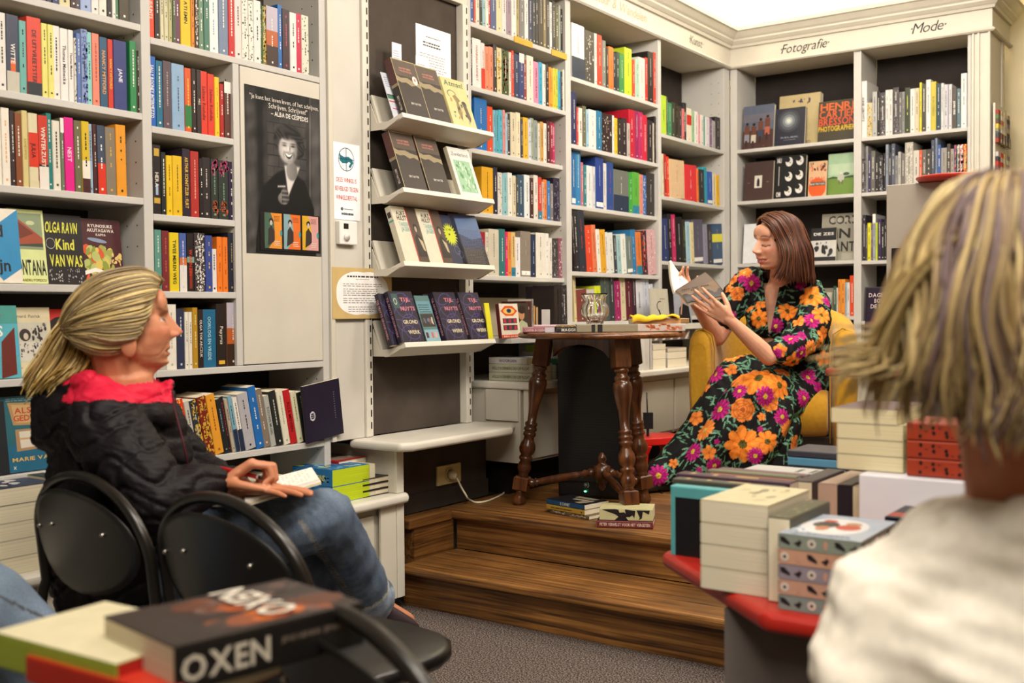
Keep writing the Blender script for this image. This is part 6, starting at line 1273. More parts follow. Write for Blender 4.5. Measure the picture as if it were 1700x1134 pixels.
# ---- second red-edged table with tall grey back, on the platform
def gondola():
    t = empty('display_stand', (-.6, 4.0, PZ), 'red-shelved display stand with a tall grey back panel, behind the blond visitor', 'display stand'); iv = Matrix.Translation(-t.location)
    Y0 = 3.98
    mb = MB(); mb.box((-1.150, Y0, PZ+.001), (.15, Y0+.05, 1.570), 'aca498'); mb.build('back_panel', 'paint', t, iv, bevel=.003)
    mb = MB(); mb.box((-1.290, 3.72, .885), (.10, Y0-.001, .915), '98201a'); mb.build('shelf', 'plastic', t, iv, bevel=.012, bseg=3)
    mb = MB(); mb.box((-1.12, 3.74, PZ+.001), (.05, Y0-.001, .884), '5c5450'); mb.build('pedestal', 'board', t, iv)
    mb = MB(); mb.box((-1.128, Y0-.012, .916), (.05, Y0-.001, 1.34), '2a2220'); mb.build('dark_panel', 'board', t, iv)
gondola()
mb = MB(); mb.lathe([(0, 0), (.11, 0), (.12, .012), (.118, .016), (0, .017)], (-.93, 4.005, 1.571), (0, 0, 1), 'c83c2c', seg=32); tag(mb.build('red_dish', 'plastic'), 'flat red dish on top of the grey back panel', 'dish')
p = at(1400, 597, 'Y', 3.74)
gG = 'books on the red shelf of the display stand'
def dots(c): c.rect(0, 0, 1, 1, '3a2038').blobs(30, 'c8b090', .03, .03, .97, .97, .004, .012)
dsd = lambda mb, w, h: [mb.poly([(w*x+.0016*math.cos(a), -.0005, h*z+.0016*math.sin(a)) for a in (0, 1.6, 3.1, 4.7)], 'd0b890') for x in (.3, .7) for z in (.1, .25, .42, .6, .75, .92)]
stack((-1.262, 3.735), -PI/2, .9158, [(.036, .195, .15, '3a2038', dict(sdeco=dsd, label='dark purple book with gold dots, lower one on the red shelf')), (.036, .195, .15, '3a2038', dict(sdeco=dsd, dec=dots, label='dark purple book with gold dots, upper one on the red shelf'))], '', gG)
stack((-1.064, 3.735), -PI/2, .9158, [(.036, .15, .15, '4a4c60', dict(sdeco=speckle('b8b8c4', 0, 1, 60, .004), label='speckled blue-grey book beside the purple dotted books')), (.036, .15, .15, 'c8382c', dict(label='red book lying on the speckled blue-grey book'))], '', gG)
def dager(c):
    c.rect(0, 0, 1, 1, '2c1c34').rect(0, 0, .04, 1, '1e1424').txt('DAGER', .30, .84, .07, 'e8d8d8', fit=.46).txt('BOVEN', .40, .74, .07, 'e8d8d8', fit=.36).txt('DE BOS', .36, .64, .07, 'e8d8d8', fit=.46).poly([(.05, .3), (.2, .5), (.3, .45), (.35, .3)], '6a2448').poly([(.25, .32), (.35, .42), (.4, .52), (.36, .53), (.3, .40), (.22, .34)], 'd8a848')
    c.rect(.12, .04, .7, .25, '2a2c44').blobs(30, 'b8b8c8', .12, .04, .7, .25, .006, .014).blobs(10, 'd84838', .5, .1, .95, .5, .02, .05)
add_book(.03, .205, .14, '2c1c34', frame((-1.205, 3.925, .9158+.0735), (0, -1, .15), (1, 0, 0), (0, .15, 1)), 'dark purple novel standing cover-out on the dotted books', gG, deco=deco(dager), plain=True)
# greeting-card rack on the side of the bookcase
def card_rack():
    t = empty('card_rack', (-1.25, 6.45, 1.7), 'wire rack of postcards hung on the side of the fashion bookcase', 'rack'); iv = Matrix.Translation(-t.location)
    mb = MB(); mb.box((-1.261, 6.352, 1.60), (-1.250, 6.66, 2.245), 'd0ccbc'); mb.build('back_plate', 'paint', t, iv)
    r = random.Random(5); cols_ = [['a83c34', '4a4c50', '8a8c78', 'd8c040', '6a4c3c', '5c7c54'], ['d8c8a8', 'c8785c', 'e8e4dc'], ['d8d0a4', 'c8c0b0'], ['b8a48c', '8a7c90', '3c3034']]
    for j, z in enumerate((2.03, 1.80)):
        for i in range(4):
            y = 6.36+i*.074
            mb = MB(); cc = cols_[i] if j == 0 else [['b8342c', '3c3c44', 'c8c0c0', '8a4c4c'], ['c83c34', 'd0b8a8'], ['d8cc84', 'e0dcc4'], ['8a7890', 'd8d0b0']][i]
            n = 7
            for q in range(n): mb.box((-1.2498+.002*i, y+.003, z+q*.18/n), (-1.236+.002*i, y+.066, z+(q+1)*.18/n-.001), cc[q % len(cc)])
            tag(mb.build('postcards', 'matte'), f"postcards in the wire rack, {['upper','lower'][j]} row, {ORD[i]} pocket from the left", 'postcards', 'postcards in the wire rack')
            mb = MB()
            for yy_ in (y+.002, y+.068): mb.tube([(-1.2495, yy_, z+.06), (-1.228, yy_, z+.05), (-1.226, yy_, z-.004), (-1.2495, yy_, z-.004)], .0016, '1c1614', seg=5)
            mb.tube([(-1.228, y+.002, z+.05), (-1.228, y+.068, z+.05)], .0016, '1c1614', seg=5); mb.tube([(-1.227, y+.002, z-.004), (-1.227, y+.068, z-.004)], .002, '1c1614', seg=5)
            mb.build('wire_pocket', 'blackmetal', t, iv)
card_rack()

# ---- black folding chairs with oval backs
def folding_chair(B, fwd, label, lean=.22, W=.44, name='folding_chair', seat_z=.44, top=.80):
    """B: floor point under the back; fwd: direction the sitter faces"""
    fwd = Vector(fwd).normalized(); rt = Vector((fwd.y, -fwd.x, 0)); B = Vector(B)
    t = empty(name, B, label, 'chair', 'black folding chairs'); iv = Matrix.Translation(-t.location)
    up = (Vector((0, 0, 1))-fwd*lean).normalized()
    def bp(u, v, off=0): return B+Vector((0, 0, seat_z))+rt*u+up*v+fwd*off      # v measured up the back plane from seat height
    Ht = (top-seat_z)/up.z
    pts = []
    # front legs run straight up into the hoop of the back
    foot = lambda s_: B+rt*s_*W*.46+fwd*(.42)
    hoop = []
    for k in range(25):
        a = PI-PI*k/24; hoop.append(bp(W/2*math.cos(a), Ht-.155+.155*math.sin(a)))
    left = [foot(-1), bp(-W/2, -.02, .0), bp(-W/2, Ht-.24)]; right = [bp(W/2, Ht-.24), bp(W/2, -.02), foot(1)]
    pth = smooth_path(left, 5)[:-1]+hoop+smooth_path(right, 5)[1:]
    mb = MB(); mb.tube([Vector((q.x, q.y, max(q.z, .012))) for q in pth], .0115, '1a1714', seg=12); mb.build('frame', 'blackmetal', t, iv)
    for s_ in (-1, 1):
        mb = MB(); mb.tube([bp(s_*W*.44, .03, .05), B+rt*s_*W*.43+fwd*(-.16)+Vector((0, 0, .012))], .0105, '1a1714', seg=10); mb.build('leg', 'blackmetal', t, iv)
    # moulded backrest with a finger slot
    n, m_ = 28, 10; mb = MB()
    def bk(x, y, off):      # x,y in -1..1 ellipse
        return bp(x*W*.46, Ht-.135+y*.112, -.012-.03*(1-x*x)*.9+off)
    g = []
    for th_ in (0, .006):
        for j in range(m_+1):
            r = j/m_; ring = [bk(r*math.cos(2*PI*i/n), r*math.sin(2*PI*i/n), th_*(1 if j < m_ else .5)) for i in range(n)]
            g.append(ring)
    mb.rings(g[1:m_+1]+list(reversed(g[m_+1:]))[:-1], '100f0e', 0, True, True); mb.build('backrest', 'plastic', t, iv, bevel=0)
    mb = MB()
    for x, y in ((-.86, .1), (-.42, .25), (.55, .25)): mb.sphere(bk(x, y, -.002), .005, 'c8c4bc')
    mb.build('rivets', 'metal', t, iv)
    seg = 20; mb = MB(); sec = []
    for k, (r, z) in enumerate(((.2, -.018), (.205, -.008), (.205, .006), (.19, .014), (.05, .012))):
        sec.append([B+fwd*.215+Vector((0, 0, seat_z+z))+rt*(r*abs(math.cos(a))**.7*math.copysign(1, math.cos(a)))+fwd*(r*abs(math.sin(a))**.7*math.copysign(1, math.sin(a))) for a in [2*PI*i/seg for i in range(seg)]])
    mb.rings(sec, '131211'); mb.build('seat', 'plastic', t, iv)
    return t
# ================================================================== PEOPLE
def ellip(mb, c, rad, ax=None, seg=16, rn=10):
    c = Vector(c); X, Y, Z = ax if ax else (Vector((1, 0, 0)), Vector((0, 1, 0)), Vector((0, 0, 1)))
    mb.rings([[c+X*(math.sin(max(.04, min(PI-.04, PI*j/rn)))*math.cos(2*PI*k/seg)*rad[0])+Y*(math.sin(max(.04, min(PI-.04, PI*j/rn)))*math.sin(2*PI*k/seg)*rad[1])-Z*(math.cos(PI*j/rn)*rad[2]) for k in range(seg)] for j in range(rn+1)], 'fff')
def caps(mb, p, q, r0, r1, flat=None, fa=None, seg=14):
    """tapered limb with round ends; flat=(ratio) squashes across axis fa"""
    p, q = Vector(p), Vector(q); d = q-p; L_ = d.length; d.normalize()
    a = d.cross(fa if fa is not None else (Vector((0, 0, 1)) if abs(d.z) < .9 else Vector((1, 0, 0)))); a.normalize(); b = a.cross(d)
    fl = flat or 1
    rg = []
    for t_ in (-1, -.85, -.5, 0): s_ = math.sqrt(max(0.0009, 1-t_*t_)); rg.append((p+d*(t_*r0), r0*s_))
    for k in range(1, 5): rg.append((p.lerp(q, k/5), r0+(r1-r0)*k/5))
    for t_ in (0, .5, .85, 1): s_ = math.sqrt(max(0.0009, 1-t_*t_)); rg.append((q+d*(t_*r1), r1*s_))
    mb.rings([[c+a*math.cos(2*PI*k/seg)*r+b*math.sin(2*PI*k/seg)*r*fl for k in range(seg)] for c, r in rg], 'fff')
def chain(mb, pts, flat=None, fa=None):
    for (p, r0), (q, r1) in zip(pts[:-1], pts[1:]): caps(mb, p, q, r0, r1, flat, fa)
def remesh(mb, voxel, smooth=6, fac=.5):
    me = bpy.data.meshes.new('tmp'); me.from_pydata(mb.V, [], mb.F); o = bpy.data.objects.new('tmp', me); COL.objects.link(o)
    m = o.modifiers.new('r', 'REMESH'); m.mode = 'VOXEL'; m.voxel_size = voxel
    if smooth: s_ = o.modifiers.new('s', 'SMOOTH'); s_.iterations = smooth; s_.factor = fac
    dg = bpy.context.evaluated_depsgraph_get(); ev = o.evaluated_get(dg); m2 = bpy.data.meshes.new_from_object(ev)
    n = len(m2.vertices); co = np.empty(n*3); m2.vertices.foreach_get('co', co); co = co.reshape(-1, 3)
    no = np.empty(n*3); m2.vertices.foreach_get('normal', no); no = no.reshape(-1, 3)
    F = [tuple(p.vertices) for p in m2.polygons]
    bpy.data.objects.remove(o); bpy.data.meshes.remove(me); bpy.data.meshes.remove(m2)
    return co, no, F
def mesh_pts(name, co, F, colors, mat, parent=None, origin=None, smooth=True):
    me = bpy.data.meshes.new(name); o0 = np.array(origin if origin is not None else (0, 0, 0)); me.from_pydata((co-0*o0).tolist(), [], F); me.materials.append(M[mat])
    a = me.color_attributes.new('Col', 'FLOAT_COLOR', 'POINT'); cc = np.ones((len(co), 4), dtype=np.float32); cc[:, :3] = colors; a.data.foreach_set('color', cc.ravel())
    me.polygons.foreach_set('use_smooth', [smooth]*len(F)); me.update()
    o = bpy.data.objects.new(name, me); COL.objects.link(o)
    if parent is not None: o.parent = parent; o.matrix_parent_inverse = Matrix.Translation(-parent.location)
    return o
def vnoise(P, s, seed=0):
    """cheap smooth pseudo-noise in -1..1"""
    r = np.random.default_rng(seed); out = np.zeros(len(P))
    for i in range(5):
        k = r.normal(size=3)*s*(1+.6*i); out += np.sin(P@k+r.uniform(0, 6.28))/(1+.6*i)
    return out/2.4
def pxof(P):
    d = P-np.array(CAMP); x = d@np.array(_r); y = d@np.array(_u); z = d@np.array(_f)
    return 850+FPX*x/z, 567-FPX*y/z, z
def V3(*a): return Vector(a)
class Head:
    """local axes: x = the person's right, y = forward, z = up"""
    def __init__(s, c, F, U, k=1.0):
        s.c = Vector(c); s.F = Vector(F).normalized(); U = Vector(U); s.U = (U-s.F*U.dot(s.F)).normalized(); s.R = s.F.cross(s.U); s.k = k
    def p(s, x, y, z): return s.c+(s.R*x+s.F*y+s.U*z)*s.k
    def loc(s, P):
        d = P-np.array(s.c); return np.stack([d@np.array(s.R), d@np.array(s.F), d@np.array(s.U)], 1)/s.k
    def e(s, mb, c, r, seg=14): ellip(mb, s.p(*c), [q*s.k for q in r], (s.R, s.F, s.U), seg)
    def build(s, mb, nose=1.0, smile=0, age=0, ear=0):
        s.e(mb, (0, -.018, .030), (.074, .094, .084), 22); s.e(mb, (0, .030, -.020), (.059, .060, .086), 22); s.e(mb, (0, .026, -.068), (.046, .050, .037), 18)
        s.e(mb, (0, .010, -.052), (.056, .05, .044), 18); s.e(mb, (0, .048, -.064), (.034, .034, .034), 16); s.e(mb, (0, .068, .040), (.050, .020, .036), 18)
        for q in (-1, 1): s.e(mb, (q*.076, -.008, -.020-ear), (.009, .018, .031))
    def sculpt(s, P, nose=1.0, smile=0, age=0):
        """push the face features out of the smooth base head"""
        L = s.loc(P); x, y, z = L[:, 0], L[:, 1], L[:, 2]; ax = np.abs(x)
        G = lambda v, c, w_: np.exp(-((v-c)/w_)**2)
        w = np.clip((y-.012)/.03, 0, 1)*(ax < .075)*(z > -.125)*(z < .10)
        nz = np.interp(z, [-.044, -.038, -.033, -.026, -.010, .008, .020, .032], [0, .006, .021, .0245, .016, .0085, .004, 0])*nose
        d = nz*np.exp(-(ax/np.interp(z, [-.04, -.02, .02], [.0125, .0095, .0085]))**2)
        d += .0085*nose*G(ax, .0125, .0050)*G(z, -.0325, .0065)
        d += -.0105*G(ax, .029, .014)*G(z, .006, .0105) + .0068*G(ax, .030, .0105)*G(z, .0015, .0062) + .0040*G(z, .0235, .0065)*G(ax, .026, .022)
        d += .0045*G(ax, .040, .017)*G(z, -.028, .016)*(1+.5*smile) - .0035*G(ax, .047, .014)*G(z, -.058, .018)*(1-smile*.5)
        mw = .021+.008*smile; zc = -.0655-.004*smile*0; up = smile*.10
        zz = z-up*ax*ax/.02
        d += (1-.35*age)*(.0068*G(zz, -.0590, .0052)+.0072*G(zz, -.0725, .0056)-.0058*G(zz, -.0658, .0023))*np.exp(-(ax/mw)**4) - .0035*G(z, -.0835, .0060)*G(x, 0, .020)
        d += (.0135+.006*age)*G(z, -.0985, .0145)*G(x, 0, .024) - .0018*G(x, 0, .004)*G(z, -.049, .007)
        if age: d += -.0022*age*np.exp(-((ax-(.020+(-.036-z)*.42))/.0028)**2)*(z < -.034)*(z > -.075) - .0012*age*G(z, .052, .0022)*(ax < .04) - .0012*age*G(z, .062, .002)*(ax < .04) - .0016*age*G(z, -.010, .0024)*G(ax, .032, .012)
        return P+np.outer(d*w*s.k, np.array(s.F))
    def paint(s, P, col, lips, brow, eye='open', blush=None):
        L = s.loc(P); x, y, z = L[:, 0], L[:, 1], L[:, 2]; ax = np.abs(x); front = y > .04
        def mix(mask, c, a=1): 
            m = (mask*a)[:, None]; col[:] = col*(1-m)+np.array(hx(c))*m
        if blush: mix(np.exp(-(((ax-.042)/.02)**2+((z+.025)/.018)**2))*front, blush, .45); mix(np.exp(-((x/.014)**2+((z+.03)/.014)**2))*(y > .09), blush, .35)
        yb = .026+.006*np.cos((ax-.030)/.02*1.2)
        mix(np.exp(-((z-yb)/.0036)**2)*front*np.clip((ax-.008)/.008, 0, 1)*np.clip((.050-ax)/.010, 0, 1), brow, .95)
        if eye == 'open':
            e = ((ax-.031)/.0120)**2+((z-.003)/.0042)**2; mix((front & (e < 1)).astype(float), 'c0aca0', .85); mix((front & (((ax-.029)/.0062)**2+((z-.003)/.0055)**2 < 1) & (e < 1.0)).astype(float), '34424a')
            mix((front & (e >= .75) & (e < 1.5) & (z > .003)).astype(float), '4a342c', .8)
        else:
            zl = -.003-.004*(1-((ax-.031)/.016)**2)
            mix((front & (np.abs(ax-.031) < .015) & (np.abs(z-zl) < .0030)).astype(float), '2c1a16', .9)
            mix((front & (np.abs(ax-.031) < .014) & (z > zl) & (z < .010)).astype(float), 'b87a60', .35)
        smz = z-(.10*ax*ax/.02 if eye == 'closed' else 0); lip = front & (((x/(.030 if eye == 'closed' else .023))**2+((smz+.0657)/.0112)**2) < 1); mix(lip.astype(float), lips, .85)
        mix((front & (ax < .019) & (np.abs(smz+.0655) < .0019)).astype(float), '4a201e' if eye == 'open' else 'e6dcd0', .85)
        return col
def hand(mb, w, dirv, palm_n, side, k=1.0, curl=(.25, .3, .35, .4), spread=.10, thumb=None, thin=1.0):
    """hand from wrist w: dirv = towards fingertips, palm_n = out of the palm, side = +1 thumb lies along cross(dirv, palm_n)"""
    d = Vector(dirv).normalized(); n = Vector(palm_n); n = (n-d*n.dot(d)).normalized(); t = d.cross(n)*side; w = Vector(w)
    L_ = .085*k
    for a, off in ((.030, .022), (.010, .012), (-.012, .012), (-.030, .020)):
        caps(mb, w+t*a*.55*k, w+d*(L_-.004*abs(a/.03))+t*a*k, .0135*k*thin, .0115*k*thin, seg=10)
    ellip(mb, w+d*.045*k, (.040*k, .046*k, .0135*k*thin), (t, d, n), 14)
    lens = ((.043, .026, .020), (.048, .030, .021), (.044, .028, .021), (.034, .021, .019))
    tips = []
    for i, a in enumerate((.031, .0105, -.0105, -.031)):
        b = w+d*(L_-(.002 if i in (1, 2) else .008)*k)+t*a*k; dd = (d+t*spread*(1.5-i)*.7).normalized(); c = curl[i] if hasattr(curl, '__len__') else curl; rr = (.0088, .009, .0085, .0075)[i]*k
        ang = c*.6
        for j, l in enumerate(lens[i]):
            dj = (dd*math.cos(ang)+n*math.sin(ang)).normalized(); e = b+dj*l*k
            caps(mb, b, e, rr*(1-.06*j), rr*(.94-.09*j), seg=10); b = e; ang += c
        tips.append(b)
    b = w+d*.022*k+t*.030*k; th = thumb or (d*.75+t*.55+n*.35); th = Vector(th).normalized()
    caps(mb, w+d*.012*k+t*.018*k, b+th*.030*k, .0155*k*thin, .0115*k*thin, seg=10); e = b+th*.030*k; th2 = (th*.85+d*.4+n*.12).normalized(); caps(mb, e, e+th2*.028*k, .0108*k, .0098*k, seg=10); caps(mb, e+th2*.028*k, e+th2*.05*k, .0098*k, .0078*k, seg=10)
    return tips
def strands(guides, n, rad, cols, jit, parent, name='hair', base=None, seed=1, seg=5, sub=5, wave=0, ragged=.12):
    """guides: list of polylines (same length) ordered over the scalp; n strands interpolated between neighbours"""
    r = random.Random(seed); mb = MB(); G = [[Vector(p) for p in g] for g in guides]
    for i in range(n):
        u = r.uniform(0, len(G)-1.0001); a = int(u); f = u-a
        off = Vector((r.gauss(0, 1), r.gauss(0, 1), r.gauss(0, 1)))*jit; pts = []
        ph = r.uniform(0, 6.28)
        for k in range(len(G[a])):
            p = G[a][k].lerp(G[a+1][k], f); w_ = k/(len(G[a])-1)
            pts.append(p+off*(.35+.9*w_)+Vector((math.sin(ph+k*1.3), math.cos(ph*1.7+k), 0))*jit*.5*w_)
        if wave:
            for k in range(1, len(pts)): pts[k] = pts[k]+Vector((math.sin(u*2.3+k*2.1), math.cos(u*1.7+k*1.9), math.sin(u*3.1+k*1.3)*.6))*wave*(k/(len(pts)-1))
        pts = smooth_path(pts, sub); pts = pts[:max(4, int(len(pts)*(1-r.random()**2*ragged)))]; m_ = len(pts); rr = rad*r.uniform(.6, 1.25)
        c = np.array(hx(r.choice(cols)))*r.uniform(.8, 1.2)
        mb.tube(pts, [rr*(.35+.65*min(1, 4*q/m_))*(1 if q < m_*.7 else max(.12, 1-(q/m_-.7)/.3*.9)) for q in range(m_)], tuple(c), seg=seg)
    o = mb.build(name, 'hair'); o.parent = parent; o.matrix_parent_inverse = Matrix.Translation(-parent.location)
    return o
def lerp_cols(t, a, b): return np.array(hx(a))[None]*(1-t[:, None])+np.array(hx(b))[None]*t[:, None]
def base_skin(P, c, c2, seed): 
    n = np.clip(.5+.5*vnoise(P, 26, seed), 0, 1); return lerp_cols(n*.6, c, c2)
D = dp

# ------------------------------------------------------------------ the reading woman
def reader():
    root = empty('person', tuple(AC+Vector((0, 0, .0))), 'seated woman in a black floral dress reading aloud from an open book', 'person')
    F = (r_*-.84+f_*-.44+Vector((0, 0, -.52))).normalized(); U = r_*-.30+f_*-.05+Vector((0, 0, .97)); Rm = Matrix.Rotation(math.radians(25), 3, f_); F = Rm @ F; U = Rm @ U
    H = Head(D(1289, 402, 4.84), F, U, 1.14)
    # body: head, neck, chest, arms, hands, lower legs
    mb = MB(); H.build(mb, 1.0, smile=1)
    nb = D(1296, 468, 4.96)
    chain(mb, [(H.p(0, -.035, -.06), .052), (nb, .054)]); chain(mb, [(nb, .055), (D(1290, 510, 5.0), .08)]); chain(mb, [(D(1284, 485, 4.97), .05), (D(1284, 560, 4.97), .07)])
    caps(mb, D(1250, 484, 5.04), D(1338, 490, 4.94), .045, .045)
    # near (left) arm
    el = D(1276, 592, 4.66); wr = D(1210, 530, 4.60)
    chain(mb, [(D(1348, 500, 4.90), .044), (D(1338, 552, 4.79), .040), (el, .040), (el.lerp(wr, .35), .037), (wr, .0235)])
    # far (right) arm
    el2 = D(1192, 560, 5.02); wr2 = D(1152, 500, 4.86)
    chain(mb, [(D(1237, 480, 5.03), .05), (el2, .040), (el2.lerp(wr2, .4), .036), (wr2, .024)])
    # near hand: palm up under the book, fingers spread along its cover
    hand(mb, wr, D(1152, 490, 4.60)-wr, f_*.75+Vector((0, 0, .55)), -1, 1.04, (.10, .10, .10, .12), .12, thumb=(D(1196, 468, 4.66)-wr))
    hand(mb, wr2, D(1130, 462, 4.84)-wr2, r_*.5-f_*.8, 1, .98, (.35, .35, .4, .45), .08)
    # lower legs and feet (mostly inside the skirt)
    kn1, kn2 = D(1222, 628, 4.86), D(1250, 668, 4.70)
    an1, an2 = LD(.70, 4.78, PZ+.075), LD(.64, 4.70, PZ+.075)
    hp1, hp2 = D(1322, 672, 5.16), D(1345, 678, 5.02)
    for h, k, a in ((hp1, kn1, an1), (hp2, kn2, an2)):
        chain(mb, [(h, .08), (k, .040), (k.lerp(a, .35)+f_*.03, .028), (a+f_*.03, .022)])
        ft = (r_*-.93+f_*-.36).normalized(); caps(mb, a+Vector((0, 0, -.035)), a+ft*.13+Vector((0, 0, -.05)), .033, .024)
    chain(mb, [(D(1292, 540, 5.0), .09), (D(1325, 650, 5.10), .12)])
    co, no, Fc = remesh(mb, .0034, 6)
    co = H.sculpt(co, 1.2, 1)
    col = base_skin(co, 'e0aa8c', 'd0947a', 3); H.paint(co, col, 'b04a4c', '54301f', 'closed', blush='c8705c')
    mesh_pts('body', co, Fc, col, 'skin', root)
    # ---- dress
    mb = MB()
    chain(mb, [(D(1300, 505, 4.99), .125), (D(1314, 580, 5.06), .125), (D(1326, 640, 5.10), .16)], .85, f_)
    chain(mb, [(D(1246, 464, 5.02), .062), (D(1292, 478, 5.0), .058), (D(1345, 488, 4.90), .068)])
    chain(mb, [(D(1252, 490, 5.02), .055), (D(1262, 520, 5.0), .07)])
    chain(mb, [(D(1268, 530, 4.93), .09), (D(1330, 535, 4.92), .09)])
    chain(mb, [(D(1350, 495, 4.90), .072), (D(1345, 545, 4.81), .092), (D(1314, 580, 4.72), .074), (D(1290, 585, 4.68), .060)])      # near sleeve
    chain(mb, [(D(1237, 469, 5.02), .068), (D(1214, 510, 5.02), .072), (D(1202, 533, 5.02), .055)])                                # far sleeve
    chain(mb, [(D(1355, 560, 4.86), .07), (D(1352, 620, 4.92), .10), (D(1345, 660, 4.98), .12)])
    chain(mb, [(D(1320, 640, 5.08), .15), (D(1225, 625, 4.87), .098)]); chain(mb, [(D(1335, 655, 5.0), .15), (D(1258, 660, 4.72), .125)])
    chain(mb, [(kn1, .095), (D(1170, 715, 4.80), .088), (D(1112, 780, 4.75), .072), (D(1094, 790, 4.72), .062)]); chain(mb, [(D(1240, 665, 4.72), .11), (D(1196, 735, 4.70), .11), (D(1140, 790, 4.70), .075)])
    chain(mb, [(D(1270, 680, 4.72), .12), (D(1240, 745, 4.68), .12), (D(1225, 800, 4.68), .08)]); chain(mb, [(D(1310, 690, 4.84), .075), (D(1290, 745, 4.74), .09), (D(1280, 800, 4.70), .08)])
    chain(mb, [(D(1325, 700, 4.90), .045), (D(1318, 735, 4.80), .05)])
    caps(mb, D(1098, 792, 4.72), D(1150, 800, 4.70), .04, .045)
    co, no, Fc = remesh(mb, .0048, 10)
    co[:, 2] = np.maximum(co[:, 2], PZ+.012)
    # folds: run down the skirt, gather at the waist
    px, py, dz = pxof(co)
    sk = np.clip((py-600)/80, 0, 1); tt = (px-1200)*.034+(py-700)*.016
    amp = .010*sk*np.sin(tt*2.1+1.2*np.sin(py*.018))+.004*vnoise(co, 30, 4)
    bl = (1-sk)*(.005*vnoise(co, 46, 8)+.004*np.sin(px*.16+py*.05))
    wb = np.exp(-((py-552-(px-1300)*.0)/10)**2)*(px > 1310)
    co = co+no*(amp+bl-wb*.012)[:, None]
    # ---- printed flowers
    col = np.tile(np.array(hx('121012')), (len(co), 1)); px, py, dz = pxof(co)
    def centre(x, y):
        d2 = (px-x)**2+(py-y)**2; near = np.where(d2 < 30)[0]
        if len(near) == 0: near = np.argsort(d2)[:4]
        return near[np.argmin(dz[near])]
    def tang(i):
        n = Vector(no[i]); a = Vector((0, 0, 1)).cross(n)
        if a.length < .1: a = Vector((1, 0, 0)).cross(n)
        a.normalize(); return np.array(co[i]), np.array(n), np.array(a), np.array(n.cross(a))
    def put(i, fn, R):
        c, n, a, b = tang(i); d = co-c; near = np.where((np.abs(d).max(1) < R*1.5) & ((no@n) > .1))[0]
        if len(near) == 0: return
        dn = d[near]; u = dn@a; v = dn@b; s_ = np.sqrt((dn**2).sum(1)/np.maximum(u*u+v*v, 1e-9)); s_ = np.minimum(s_, 1.6); fn(near, u*s_, v*s_)
    def setc(idx, m, c, a=1.0): col[idx[m]] = col[idx[m]]*(1-a)+np.array(hx(c))*a
    def leaf(i, ang, L_, c='5c8e70'):
        def fn(idx, u, v):
            x = u*math.cos(ang)+v*math.sin(ang); y = -u*math.sin(ang)+v*math.cos(ang); q = 1-(x/L_)**2; m = (q > 0) & (np.abs(y) < L_*.30*q); setc(idx, m, c); setc(idx, m & (np.abs(y) < .0022) , '8ab898', .6)
            m2 = (x > -L_*1.9) & (x < -L_) & (np.abs(y) < .0024); setc(idx, m2, '4c7a60')
        put(i, fn, L_*1.9)
    def flower(i, R, kind, rot=0, sq=1.0):
        def fn(idx, u, v):
            v2 = v/sq; rr = np.sqrt(u*u+v2*v2); th = np.arctan2(v2, u)+rot
            if kind == 'O': n = 8; lim = R*(.66+.34*np.abs(np.cos(th*n/2))**.7*(1+.12*np.sin(th*3+1))); c1, c2, c3, c4 = 'e8832a', 'c4601c', '3c3a1c', 'f29a44'
            elif kind == 'G': n = 13; lim = R*(.82+.18*np.abs(np.cos(th*n/2))); c1, c2, c3, c4 = 'e6853a', 'c8661f', 'd8c860', 'f0994c'
            elif kind == 'R': n = 7; lim = R*(.88+.12*np.abs(np.cos(th*n/2))); c1, c2, c3, c4 = 'd87c34', 'a8521c', '9a4a18', 'e48c40'
            elif kind == 'M': n = 12; lim = R*(.72+.28*np.abs(np.cos(th*n/2))); c1, c2, c3, c4 = 'a8146c', '7c0e50', 'dcc040', 'cc3c94'
            else: n = 5; lim = R*(.7+.3*np.abs(np.cos(th*n/2))); c1, c2, c3, c4 = ('e08034', 'b85c20', 'b85c20', 'e89440') if kind == 'b' else ('a41a6c', '80124e', '80124e', 'c03888')
            m = rr < lim; setc(idx, m, c1); setc(idx, m & (np.abs(np.cos(th*n/2)) < .30) & (rr > R*.25), c2, .75); setc(idx, m & (np.abs(np.cos(th*n/2)) > .93) & (rr > R*.45), c4, .6)
            if kind == 'R':
                for q in (.75, .55, .36): setc(idx, m & (np.abs(rr/R-q-.04*np.sin(th*3+q*9)) < .045), c2, .8)
            if kind in 'OGM': setc(idx, rr < R*.24, c3); setc(idx, (rr < R*.24) & (np.sin(th*9) > .3), '7a6a20', .7)
            else: setc(idx, rr < R*.2, c3)
        put(i, fn, R)
    r = random.Random(11); n = len(co)
    for _ in range(900): i = r.randrange(n); leaf(i, r.uniform(0, 6.28), r.uniform(.010, .019), r.choice(['4f8468', '5f9676', '6c9c80', '3f6e58']))
    hidden = [i for i in (r.randrange(n) for _ in range(90))]
    for i in hidden: flower(i, r.uniform(.025, .05), r.choice('OGMRM'), r.uniform(0, 3))
    K = 4.85/FPX
    cl = np.zeros(n, bool)
    vis = np.where((no@(-np.array(_f))) > .05)[0]
    col[vis] = np.array(hx('121012'))
    for _ in range(900): i = vis[r.randrange(len(vis))]; leaf(i, r.uniform(0, 6.28), r.uniform(.012, .021), r.choice(['3f6e56', '4f7f66', '5c8c72', '34604c']))
